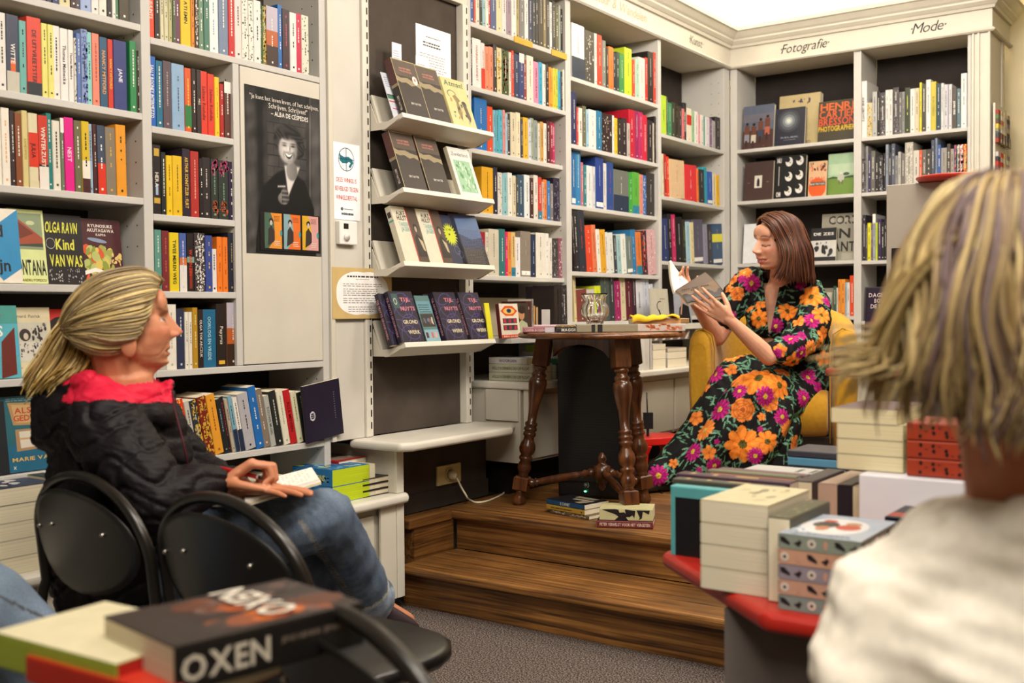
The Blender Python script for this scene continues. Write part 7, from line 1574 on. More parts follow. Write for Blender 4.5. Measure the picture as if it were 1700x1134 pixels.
    FL_ = [(1233, 620, 27, 'G'), (1257, 622, 32, 'O'), (1215, 588, 20, 'G'), (1300, 640, 24, 'O'), (1232, 675, 20, 'R'), (1283, 670, 16, 'R'), (1191, 676, 20, 'M'), (1166, 711, 20, 'G'), (1229, 735, 29, 'O'), (1145, 747, 17, 'M'), (1093, 786, 19, 'M'), (1276, 660, 17, 'M'), (1225, 645, 13, 'M'), (1184, 618, 17, 'M'),
           (1151, 690, 13, 'b'), (1170, 640, 8, 'b'), (1210, 610, 11, 'b'), (1172, 750, 12, 'b'), (1187, 778, 14, 'M'), (1278, 730, 19, 'O'), (1312, 712, 15, 'G'), (1325, 740, 17, 'R'), (1262, 742, 12, 'b'), (1264, 687, 7, 'b'), (1130, 787, 6, 'b'), (1117, 765, 8, 'b'), (1200, 646, 5, 'm'), (1186, 731, 5, 'm'), (1260, 708, 5, 'm'), (1156, 781, 5, 'm'), (1303, 690, 14, 'M'), (1340, 660, 16, 'M'), (1345, 622, 16, 'M'), (1322, 605, 18, 'O'), (1362, 640, 12, 'm'), (1370, 600, 14, 'b'), (1300, 612, 14, 'R'), (1270, 600, 14, 'G'), (1250, 760, 14, 'M'),
           (1252, 473, 17, 'M'), (1219, 486, 13, 'R'), (1232, 449, 13, 'G'), (1231, 458, 9, 'm'), (1240, 508, 9, 'b'), (1256, 525, 17, 'O'), (1259, 500, 11, 'b'), (1212, 462, 10, 'b'), (1204, 478, 8, 'b'), (1341, 492, 22, 'O'), (1310, 512, 17, 'O'), (1322, 530, 12, 'b'), (1284, 545, 14, 'M'), (1310, 558, 14, 'M'), (1352, 530, 14, 'M'), (1368, 520, 17, 'O'), (1372, 553, 12, 'b'), (1350, 582, 15, 'G'), (1377, 498, 10, 'm'), (1333, 552, 9, 'm'), (1300, 580, 12, 'b'), (1335, 590, 12, 'M'), (1215, 530, 9, 'M'), (1290, 590, 9, 'm'), (1325, 470, 10, 'm'), (1364, 575, 11, 'O')]
    for x, y, R, kd in FL_: flower(centre(x, y), R*K*1.0, kd, r.uniform(0, 3))
    # open V neckline
    neck = (px > 1262) & (px < 1306) & (dz < 4.99) & (py < 560) & (py > 430)
    vx = 1277+(py-555)*-.02; hw = np.clip((560-py)/130, 0, 1)*20
    cxn = vx+(560-py)*.03; sN = np.abs(px-cxn)-hw; onl = neck & (np.abs(sN) < 1.1) & (hw > .5)
    co[onl] -= (np.array(_r)[None]*(np.sign(px-cxn)*sN*dz/FPX)[:, None])[onl]
    dele = neck & (sN < 0) & ~onl & ((no@np.array(_f)) < .4)
    skin_c = np.array(hx('d49a7c'))
    keep = ~dele; remap = -np.ones(n, int); remap[keep] = np.arange(keep.sum())
    Fk = [tuple(int(remap[i]) for i in f) for f in Fc if all(keep[i] for i in f)]
    o = mesh_pts('dress', co[keep], Fk, col[keep], 'cloth', root)
    # ---- hair: parted bob hanging towards the shoulder
    dn = Vector((0, 0, -1))
    def hg(a, b, c, dx, L1, L2, flick=0): 
        p = [H.p(*a), H.p(*b), H.p(*c)]; q = p[-1]+r_*(dx[0]+.006)+f_*dx[1]; L1 += .012; L2 += .022
        return p+[q+dn*L1*.45, q+r_*dx[0]*.6+dn*L1, q+r_*(dx[0]*.6-flick*2-.006)+dn*(L1+L2)]
    g = [hg((-.008, .078, .092), (-.052, .070, .068), (-.074, .050, .010), (-.002, -.012), .085, .05, .012),
         hg((-.008, .050, .112), (-.060, .040, .085), (-.088, .022, .020), (.008, -.018), .12, .05, .004),
         hg((-.005, .015, .120), (-.060, .000, .095), (-.092, -.015, .025), (.012, -.012), .135, .04, -.004),
         hg((-.002, -.030, .118), (-.055, -.050, .090), (-.086, -.060, .020), (.014, -.006), .135, .045, -.010),
         hg((.0, -.065, .100), (-.035, -.095, .070), (-.055, -.110, .005), (.012, .0), .125, .045, -.006),
         hg((.0, -.085, .080), (.0, -.115, .050), (.0, -.125, -.02), (.006, .006), .11, .045, 0),
         hg((.005, -.060, .105), (.045, -.09, .07), (.06, -.10, .0), (.0, .008), .12, .04, 0),
         hg((.005, .0, .118), (.06, -.01, .09), (.09, -.02, .02), (-.004, .010), .13, .04, 0)]
    strands(g, 900, .0026, ['4e2a1a', '5e3420', '3e1f14', '6c4026', '341a10'], .0052, root, seed=4, wave=.006, ragged=.1)
    g2 = [[H.p(.002, .07, .100), H.p(.030, .066, .092), H.p(.062, .045, .065), H.p(.083, .02, .02), H.p(.088, .0, -.05)], [H.p(.002, .03, .118), H.p(.035, .025, .108), H.p(.07, .005, .075), H.p(.09, -.01, .02), H.p(.09, -.02, -.06)], [H.p(.002, -.03, .119), H.p(.035, -.035, .107), H.p(.068, -.04, .07), H.p(.086, -.05, .01), H.p(.08, -.06, -.08)], [H.p(.002, -.07, .098), H.p(.02, -.09, .08), H.p(.045, -.1, .05), H.p(.06, -.11, 0), H.p(.05, -.11, -.08)]]
    strands(g2, 260, .0036, ['6a4428', '7c5634', '58361f'], .0035, root, seed=6)
    mb = MB(); H.e(mb, (0, -.022, .034), (.084, .098, .083), 24)
    # inner hair volume so no gaps show
    caps(mb, H.p(-.062, -.02, .0), H.p(-.062, -.02, .0)+dn*.10+r_*.012, .030, .030); caps(mb, H.p(-.04, -.075, .0), H.p(-.04, -.075, 0)+dn*.10+r_*.012, .035, .035); caps(mb, H.p(.05, -.06, .0), H.p(.04, -.06, 0)+dn*.09, .035, .03)
    c2, n2, F2 = remesh(mb, .006, 4); L = H.loc(c2); kp = ~((L[:, 1] > .052) & (L[:, 2] < .085))
    rm = -np.ones(len(c2), int); rm[kp] = np.arange(kp.sum()); F2 = [tuple(int(rm[i]) for i in f) for f in F2 if all(kp[i] for i in f)]
    mesh_pts('hair_volume', c2[kp], F2, np.tile(np.array(hx('4a2416')), (kp.sum(), 1)), 'hair', root)
    # shoes
    for i, a in enumerate((an1, an2)):
        ft = (r_*-.93+f_*-.36).normalized(); side = Vector((-ft.y, ft.x, 0)); m_ = MB(); rg = []
        for t_, wd, h in ((-.055, .022, .045), (-.04, .032, .055), (.0, .034, .052), (.06, .036, .036), (.12, .040, .030), (.165, .034, .026), (.19, .015, .018)):
            c_ = Vector((a.x, a.y, PZ))+ft*t_; rg.append([c_+side*wd*math.cos(q)+Vector((0, 0, .004+h*.5+h*.5*math.sin(q))) for q in [2*PI*k/14 for k in range(14)]])
        m_.rings(rg, '17130f'); sh = m_.build('shoe', 'plastic'); sh.parent = root; sh.matrix_parent_inverse = Matrix.Translation(-root.location)
    # ring
    # ---- the open book she holds
    bb = empty('open_book', D(1160, 470, 4.72), 'open paperback held up by the reading woman, photo of dark birds on its cover', 'book'); ib = Matrix.Translation(-bb.location)
    S0, S1 = D(1148, 503, 4.665), D(1120, 437, 4.80)      # spine bottom? (near end) and far end
    # cover held level: corner points seen in the photograph
    A = D(1122, 489, 4.72); Bq = D(1141, 499, 4.66); Cc = D(1200, 492, 4.66); Dd = D(1172, 452, 4.80)
    def sheet(P00, P10, P11, P01, bulge, c, name, mat, th=.0015, n_=12, dec=None):
        V = []; m_ = MB(); P00, P10, P11, P01 = map(Vector, (P00, P10, P11, P01)); nn = (P10-P00).cross(P01-P00).normalized()
        if nn.dot(_f) < 0: nn = -nn
        for s_ in (0, 1):
            for j in range(n_+1):
                for i in range(n_+1):
                    u, v = i/n_, j/n_; p = P00.lerp(P10, u).lerp(P01.lerp(P11, u), v)+nn*(bulge*math.sin(PI*v)+s_*th); m_.V.append(tuple(p))
        N = (n_+1)**2; cc = hx(c)
        for j in range(n_):
            for i in range(n_):
                a = j*(n_+1)+i; q = (a, a+1, a+n_+2, a+n_+1); m_.face(tuple(reversed(q)), dec(i/n_, j/n_, 0) if dec else cc, 0, True); m_.face(tuple(k_+N for k_ in q), dec(i/n_, j/n_, 1) if dec else cc, 0, True)
        for e in range(n_):
            for a, b in ((e, e+1), ((e+1)*(n_+1)+n_, e*(n_+1)+n_), (n_*(n_+1)+e+1, n_*(n_+1)+e), (e*(n_+1), (e+1)*(n_+1))):
                b2 = b; m_.face((a, b2, b2+N, a+N)[::-1] if False else (a, b2, b2+N, a+N), cc)
        return m_, nn
    # right-hand half: cover seen from outside, pages above
    E0, E1, E2, E3 = D(1121, 482, 4.70), D(1141, 503, 4.62), D(1206, 490, 4.64), D(1171, 451, 4.80)
    nn0 = (E2-E1).cross(E0-E1).normalized(); BS = -1 if nn0.dot(_f) > 0 else 1
    def cv(i, v, s_): return hx('5c4a42') if v > .55 else hx('6e5640') if v > .42-.25*i+.06*math.sin(i*22) else hx('231a17')
    m_, nn = sheet(E1, E2, E3, E0, -.010, '8a8078', 'cover', 'cover', .0014, 34, cv)
    up = nn if nn.dot(_f) > 0 else -nn
    eu, ev = (E2-E1), (E0-E1)
    for row_, (a0_, n_) in enumerate(((.10, 13), (.30, 7))):
        for q in range(n_):
            if q in (4, 8): continue
            b0 = E1+ev*(.76-.13*row_)+eu*(a0_+q*.055)-up*.0105; m_.poly([b0, b0+eu*.035, b0+eu*.035+ev*.07, b0+ev*.07], '2a201d')
    m_.build('cover', 'cover', bb, ib)
    up = nn if nn.dot(_f) > 0 else -nn
    k_ = 0
    m_, _ = sheet(E1+up*.0045, E2+up*.0045-(E2-E1)*.02, E3+up*.0045, E0+up*.0045, -.010, 'e8dfc8', 'pages', 'pages', .010); m_.build('page_block', 'pages', bb, ib)
    # left-hand half: pages fanning upright
    G0, G1, G2, G3 = D(1120, 486, 4.715), D(1143, 466, 4.80), D(1112, 433, 4.86), D(1108, 436, 4.78)
    m_, _ = sheet(D(1120, 487, 4.72), D(1146, 471, 4.78), D(1114, 432, 4.86), D(1112, 434, 4.76), .010, 'f0e8d4', 'pages', 'pages', .012); m_.build('page_block', 'pages', bb, ib)
reader()

# ------------------------------------------------------------------ the listening woman on the left
def listener():
    root = empty('person', tuple(LD(-.92, 2.5, 0)), 'seated woman with blond ponytail and black puffer jacket, seen in profile', 'person')
    F = (r_*.90+f_*.42+Vector((0, 0, .06))).normalized(); U = r_*-.10+f_*-.02+Vector((0, 0, 1))
    H = Head(D(211, 538, 2.46), F, U, 1.04)
    mb = MB(); H.build(mb, 1.0, age=1, ear=.024)
    nb = D(205, 640, 2.47)
    chain(mb, [(H.p(0, -.03, -.05), .056), (nb, .060)]); chain(mb, [(H.p(0, .02, -.085), .030), (D(215, 655, 2.47), .042)]); chain(mb, [(nb, .07), (D(200, 720, 2.5), .13), (D(200, 900, 2.5), .14)])
    # arms under the jacket, hands outside
    wr1 = D(366, 806, 2.40); wr2 = D(402, 812, 2.44)
    el1 = D(262, 838, 2.30); chain(mb, [(D(175, 700, 2.35), .05), (el1, .045), (wr1, .028)])
    el2 = D(330, 790, 2.66); chain(mb, [(D(240, 690, 2.64), .05), (el2, .042), (wr2, .027)])
    # upper hand: knuckles up, fist round the pen
    hand(mb, wr1, D(414, 772, 2.42)-wr1, Vector((0, 0, -1))+r_*.7, -1, 1.0, (1.2, 1.25, 1.3, 1.3), .03, thumb=(r_*.7-f_*.2+Vector((0, 0, -.3))))
    # lower hand lying flat on the notebook
    hand(mb, wr2-r_*.004, D(462, 812, 2.40)-wr2, Vector((0, 0, -1))-r_*.15, 1, 1.0, (.10, .10, .10, .12), .09, thumb=(r_*.75-f_*.5+Vector((0, 0, -.05))))
    # legs
    hp = D(225, 945, 2.5); kn = D(538, 862, 2.62); an = D(612, 1000, 2.86)
    hpB = D(240, 960, 2.62); knB = D(500, 905, 2.80); anB = LD(-.50, 3.28, .10)
    for a, b, c in ((hp, kn, an), (hpB, knB, anB)): chain(mb, [(a, .085), (a.lerp(b, .5)+Vector((0, 0, -.02)), .055), (b+Vector((0, 0, -.01)), .042), (b.lerp(c, .3), .040), (c, .032)])
    ftA = (r_*.55+f_*.55+Vector((0, 0, -.45))).normalized(); caps(mb, an, an+ftA*.15, .033, .022)
    ftB = (r_*.75+f_*.5).normalized(); caps(mb, anB+Vector((0, 0, -.05)), anB+ftB*.16+Vector((0, 0, -.075)), .034, .022)
    co, no, Fc = remesh(mb, .0032, 5)
    co = H.sculpt(co, 1.15, 0, 1)
    col = base_skin(co, 'c88a68', 'a8623f', 5); H.paint(co, col, '9a4c3c', '8a6a4c', 'open', blush='b4543c')
    mesh_pts('body', co, Fc, col, 'skin', root)
    # ---- jeans
    mb = MB()
    chain(mb, [(hp, .13), (D(400, 896, 2.56), .088), (kn, .076)]); chain(mb, [(kn, .076), (D(566, 900, 2.70), .066), (D(600, 962, 2.80), .062), (D(617, 996, 2.86), .062)]); chain(mb, [(hpB, .13), (D(400, 935, 2.75), .09), (knB, .08)]); chain(mb, [(knB, .08), (anB+Vector((0, 0, .04)), .06)])
    co, no, Fc = remesh(mb, .006, 6)
    co = co+no*(.004*vnoise(co, 34, 2)+.0025*vnoise(co, 90, 5))[:, None]
    px, py, dz = pxof(co); t_ = np.clip(.5+.5*vnoise(co, 20, 9), 0, 1); col = lerp_cols(t_, '445064', '6a788a')
    # side seam (double stitched) along the outer leg, and pale cuff
    def segd(P, A, B): 
        A, B = np.array(A), np.array(B); ab = B-A; u = np.clip(((P-A)@ab)/(ab@ab), 0, 1); return np.linalg.norm(P-(A+u[:, None]*ab), axis=1), u
    axd = [(D(440, 880, 2.50), D(520, 895, 2.52)), (D(520, 895, 2.52), D(560, 950, 2.64)), (D(560, 950, 2.64), D(590, 985, 2.76))]
    sx = np.interp(py, [860, 885, 920, 960, 1000], [495, 512, 535, 560, 590]); seam = (np.abs(px-sx) < 5) & (dz < 2.8) & (py > 862); stitch = seam & ((np.sin(py*1.6) > 0) | (np.abs(px-sx) > 3.5))
    col[seam] = np.array(hx('4a5564')); col[stitch] = np.array(hx('7c7c7c'))
    dist, u = segd(co, D(600, 965, 2.80), D(617, 998, 2.86)); cuff = (u > .45) & (dist < .1) & (py > 975); col[cuff] = lerp_cols(np.clip(.5+.5*vnoise(co, 60, 3), 0, 1), '76869c', 'a4b0c0')[cuff]; edge = (u > .40) & (u < .5) & (dist < .1) & (py > 960); col[edge] = np.array(hx('b0b0a8'))
    mesh_pts('jeans', co, Fc, col, 'denim', root)
    # ---- puffer jacket
    mb = MB()
    chain(mb, [(D(196, 930, 2.5), .165), (D(190, 850, 2.5), .160), (D(196, 740, 2.49), .150), (D(196, 690, 2.49), .125)])
    chain(mb, [(D(255, 900, 2.52), .11), (D(258, 800, 2.52), .10), (D(250, 710, 2.52), .085)])
    chain(mb, [(D(290, 960, 2.50), .055), (D(160, 975, 2.46), .10)])
    chain(mb, [(D(165, 692, 2.40), .085), (D(245, 685, 2.60), .075)])
    chain(mb, [(D(172, 706, 2.35), .088), (D(225, 780, 2.30), .082), (D(262, 836, 2.28), .072), (D(318, 812, 2.34), .058), (D(350, 802, 2.38), .044)])      # near sleeve
    chain(mb, [(D(245, 700, 2.62), .07), (D(325, 788, 2.66), .062), (D(385, 806, 2.48), .042)])
    # hood bunched behind the neck and stand-up collar
    chain(mb, [(D(98, 668, 2.46), .060), (D(92, 715, 2.44), .056), (D(130, 735, 2.42), .045)]); chain(mb, [(D(100, 655, 2.48), .045), (D(150, 640, 2.38), .034), (D(205, 665, 2.36), .030), (D(250, 690, 2.40), .030), (D(275, 690, 2.46), .028)])
    chain(mb, [(D(100, 655, 2.50), .045), (D(140, 630, 2.62), .032), (D(215, 650, 2.64), .03)]); chain(mb, [(D(281, 635, 2.50), .013), (D(283, 680, 2.48), .016), (D(278, 700, 2.48), .022)]); chain(mb, [(D(281, 635, 2.50), .013), (D(268, 645, 2.58), .016), (D(225, 660, 2.62), .022)])
    chain(mb, [(D(110, 690, 2.42), .06), (D(160, 700, 2.40), .06)])
    co, no, Fc = remesh(mb, .0052, 5)
    px, py, dz = pxof(co)
    # wavy quilting seams
    along = co@np.array((r_.x, r_.y, 0)); zz = co[:, 2]
    gq = zz/.062+.42*np.sin(along*42+2.2*np.sin(zz*17))+.25*vnoise(co, 9, 12)
    fr = np.abs(gq-np.round(gq)); ridge = np.exp(-(fr/.09)**2)
    gv = along/.11+.5*np.sin(zz*26); fv = np.abs(gv-np.round(gv)); r2 = np.exp(-(fv/.05)**2)*.55
    co = co+no*(-.0065*np.maximum(ridge, r2)+.0035*vnoise(co, 70, 1)*(1-ridge)+.0018*vnoise(co, 170, 3))[:, None]
    t_ = np.clip(.5+.5*vnoise(co, 30, 7), 0, 1); col = lerp_cols(t_, '0f0c0f', '181418')
    # red lining: the inside of hood and collar
    Hc = np.array(D(205, 640, 2.47)); dd = co-Hc; rad = dd-np.outer(dd[:, 2], (0, 0, 1)); rl = np.linalg.norm(rad, axis=1); inn = (np.einsum('ij,ij->i', no, rad)/np.maximum(rl, 1e-4) < .05) & (rl < .20) & (zz > D(0, 700, 2.47).z-.02) & (zz > 0)
    up_ = (no[:, 2] > .35) & (rl < .16) & (py < 668) & (px > 105)
    lining = (inn & (py < 700)) | up_ | ((py < 664) & (px > 112) & (px < 268))
    col[lining] = np.array(hx('c8203c'))
    col[np.abs(px-350) < 4] *= 1
    mesh_pts('jacket', co, Fc, col, 'satin', root)
    # red-pink lining collar as its own cloth ring
    mb = MB(); cpts = [D(108, 640, 2.50), D(130, 634, 2.42), D(170, 643, 2.385), D(212, 660, 2.385), D(248, 678, 2.41)]
    rg = []
    for k, p in enumerate(cpts):
        t_ = k/(len(cpts)-1); q = D(150+t_*90, 606+t_*60, 2.47)
        p = p+Vector((0, 0, .010)); rg.append([p, p.lerp(q, .3)+Vector((0, 0, .004)), p.lerp(q, .7)+Vector((0, 0, .002)), q, q+Vector((0, 0, -.012)), p.lerp(q, .5)+Vector((0, 0, -.02)), p+Vector((0, 0, -.015))])
    mb.rings(rg, 'c42440'); 
    q0 = D(262, 632, 2.545); mb.rings([[D(244, 640, 2.56), D(262, 628, 2.56), D(264, 630, 2.54), D(246, 650, 2.54)], [D(250, 670, 2.55), D(276, 660, 2.53), D(276, 664, 2.51), D(254, 680, 2.53)], [D(262, 690, 2.52), D(275, 686, 2.50), D(275, 690, 2.49), D(264, 694, 2.50)]], 'b41c38')
    o = mb.build('hood_lining', 'satin'); o.parent = root; o.matrix_parent_inverse = Matrix.Translation(-root.location)
    mb = MB(); mb.tube([D(286, 650, 2.44), D(290, 680, 2.42), D(303, 730, 2.40), D(312, 770, 2.38)], .0022, '4a1420', seg=6); mb.tube([D(364, 922, 2.36), D(367, 945, 2.36), D(363, 975, 2.38)], .003, 'a81c38', seg=6) if False else None
    o = mb.build('zip', 'satin'); o.parent = root; o.matrix_parent_inverse = Matrix.Translation(-root.location)
    # ---- hair pulled back into a low ponytail
    tie = H.p(0, -.128, -.004)
    def g_(p0, p1, p2, p3): return [H.p(*p0), H.p(*p1), H.p(*p2), H.p(*p3), tie]
    g = [g_((.064, -.030, -.062), (.060, -.055, -.062), (.046, -.088, -.050), (.022, -.116, -.026)), g_((.072, .008, -.026), (.082, .0, -.034), (.076, -.045, -.036), (.045, -.095, -.02)), g_((.074, .026, .000), (.084, .015, -.012), (.080, -.04, -.014), (.05, -.095, -.006)), g_((.069, .046, .035), (.083, .025, .020), (.082, -.04, .012), (.05, -.10, .004)),
         g_((.060, .060, .066), (.076, .03, .062), (.078, -.04, .045), (.045, -.105, .02)), g_((.042, .070, .086), (.060, .035, .095), (.065, -.045, .078), (.035, -.108, .035)), g_((.012, .076, .098), (.030, .035, .117), (.036, -.05, .102), (.022, -.11, .045)),
         g_((-.02, .086, .092), (-.01, .03, .121), (.0, -.055, .107), (.0, -.113, .05)), g_((-.05, .075, .07), (-.06, .02, .095), (-.05, -.05, .085), (-.03, -.11, .03)), g_((-.07, .05, .02), (-.085, .0, .02), (-.075, -.06, .01), (-.04, -.105, 0))]
    cols = ['b09a6c', 'c4ac70', '94805a', 'd0bc84', '84745c', 'a08a60']
    strands(g, 1300, .0018, cols, .0046, root, seed=3)
    T = [D(126, 533, 2.53), D(100, 565, 2.52), D(78, 600, 2.50), D(60, 640, 2.46)]
    tl = [[tie, D(118, 528, 2.52), D(92, 560, 2.50), D(70, 600, 2.48), D(50, 636, 2.45), D(47, 652, 2.44)], [tie, D(120, 540, 2.50), D(104, 580, 2.46), D(88, 612, 2.44), D(68, 640, 2.42), D(56, 656, 2.42)], [tie, D(136, 548, 2.48), D(134, 585, 2.44), D(120, 612, 2.42), D(104, 630, 2.41), D(92, 642, 2.41)], [tie, D(140, 545, 2.50), D(150, 580, 2.46), D(146, 600, 2.44), D(136, 618, 2.42), D(120, 625, 2.42)], [tie, D(146, 560, 2.54), D(160, 590, 2.50), D(150, 612, 2.48), D(138, 620, 2.46), D(128, 622, 2.46)]]
    strands(tl, 420, .0030, ['b8a064', 'a0803c', 'c8b478', '8a6c34', '7a5c2c'], .0085, root, seed=8)
    mb = MB(); H.e(mb, (0, -.020, .030), (.0785, .097, .087), 24); ellip(mb, H.p(0, -.03, -.035), (.068, .075, .05), (H.R, H.F, H.U)); chain(mb, [(D(115, 548, 2.51), .014), (D(105, 570, 2.50), .022), (D(85, 610, 2.46), .022), (D(62, 640, 2.45), .010)])
    c2, n2, F2 = remesh(mb, .006, 3); L = H.loc(c2); kp = ~(((L[:, 1] > .045) & (L[:, 2] < .075)) | ((L[:, 1] > .02) & (L[:, 2] < -.02)))
    rm = -np.ones(len(c2), int); rm[kp] = np.arange(kp.sum()); F2 = [tuple(int(rm[i]) for i in f) for f in F2 if all(kp[i] for i in f)]
    mesh_pts('hair_volume', c2[kp], F2, np.tile(np.array(hx('8c7648')), (kp.sum(), 1)), 'hair', root)
    mb = MB(); mb.tube([tie+H.R*.017*math.cos(a)+H.U*.017*math.sin(a) for a in [2*PI*k/16 for k in range(16)]], .004, 'b87c58', seg=8, closed=True); o = mb.build('hair_tie', 'cloth'); o.parent = root; o.matrix_parent_inverse = Matrix.Translation(-root.location)
    # ring, shoe, sandal
    for nm, a, ft, c, s_ in (('shoe', an, ftA, '3a3036', 1), ('sandal', anB+Vector((0, 0, -.06)), ftB, '1a1614', .8)):
        side = ft.cross(Vector((0, 0, 1))).normalized(); upv = side.cross(ft).normalized(); m_ = MB(); rg = []
        for t_, wd, h in ((-.05, .020, .03), (-.03, .033, .05), (.02, .036, .056*s_), (.09, .040, .045*s_), (.15, .038, .034*s_), (.19, .018, .018)):
            c_ = a+ft*t_-upv*.008; rg.append([c_+side*wd*math.cos(q)+upv*(h*.6*math.sin(q)) for q in [2*PI*k/14 for k in range(14)]])
        m_.rings(rg, c); sh = m_.build(nm, 'plastic'); sh.parent = root; sh.matrix_parent_inverse = Matrix.Translation(-root.location)
    # ---- notebook and pen
    A, B_, C_, D_ = D(405, 838, 2.36), D(533, 800, 2.52), D(520, 780, 2.70), D(400, 812, 2.54)
    mb = MB(); n_ = (B_-A).cross(D_-A).normalized(); n_ = n_ if n_.z > 0 else -n_
    def brd(z0, z1, ins, c, m_=mb):
        P = [A, B_, C_, D_]; cc = sum(P, Vector())/4; P = [p.lerp(cc, ins) for p in P]; m_.rings([[p+n_*z0 for p in P], [p+n_*z1 for p in P]], c, 0, False)
    brd(-.006, 0, 0, 'd8d0b8'); o = mb.build('notebook', 'matte'); tag(o, 'open pale notebook with handwriting on the listening woman\'s knee', 'notebook')
    mb = MB(); brd(.0003, .008, .04, 'ebe7dc', mb); 
    for i in range(9):
        for j in range(6):
            if (i*7+j*5) % 4 == 0: continue
            p = A.lerp(B_, .42+i*.055).lerp(D_.lerp(C_, .42+i*.055), .15+j*.13)+n_*.0088; mb.poly([p, p+(B_-A)*.03, p+(B_-A)*.03+(D_-A)*.02, p+(D_-A)*.02], '9a94a4')
    o2 = mb.build('pages', 'matte', o)
    pn = empty('pen', D(420, 786, 2.42), 'red pen with a white ring in the listening woman\'s hand', 'pen'); iv = Matrix.Translation(-pn.location)
    p0, p1 = D(364, 777, 2.44), D(437, 794, 2.41); mb = MB(); mb.tube([p0, p0.lerp(p1, .86)], .0052, 'b01c20', seg=10); mb.build('barrel', 'plastic', pn, iv)
    mb = MB(); mb.tube([p0.lerp(p1, .861), p0.lerp(p1, .90)], .005, 'e8e4e0', seg=10); mb.build('ring', 'plastic', pn, iv); mb = MB(); mb.tube([p0.lerp(p1, .901), p1], [.0048, .002], '1c1c1e', seg=10); mb.build('tip', 'plastic', pn, iv)
listener()

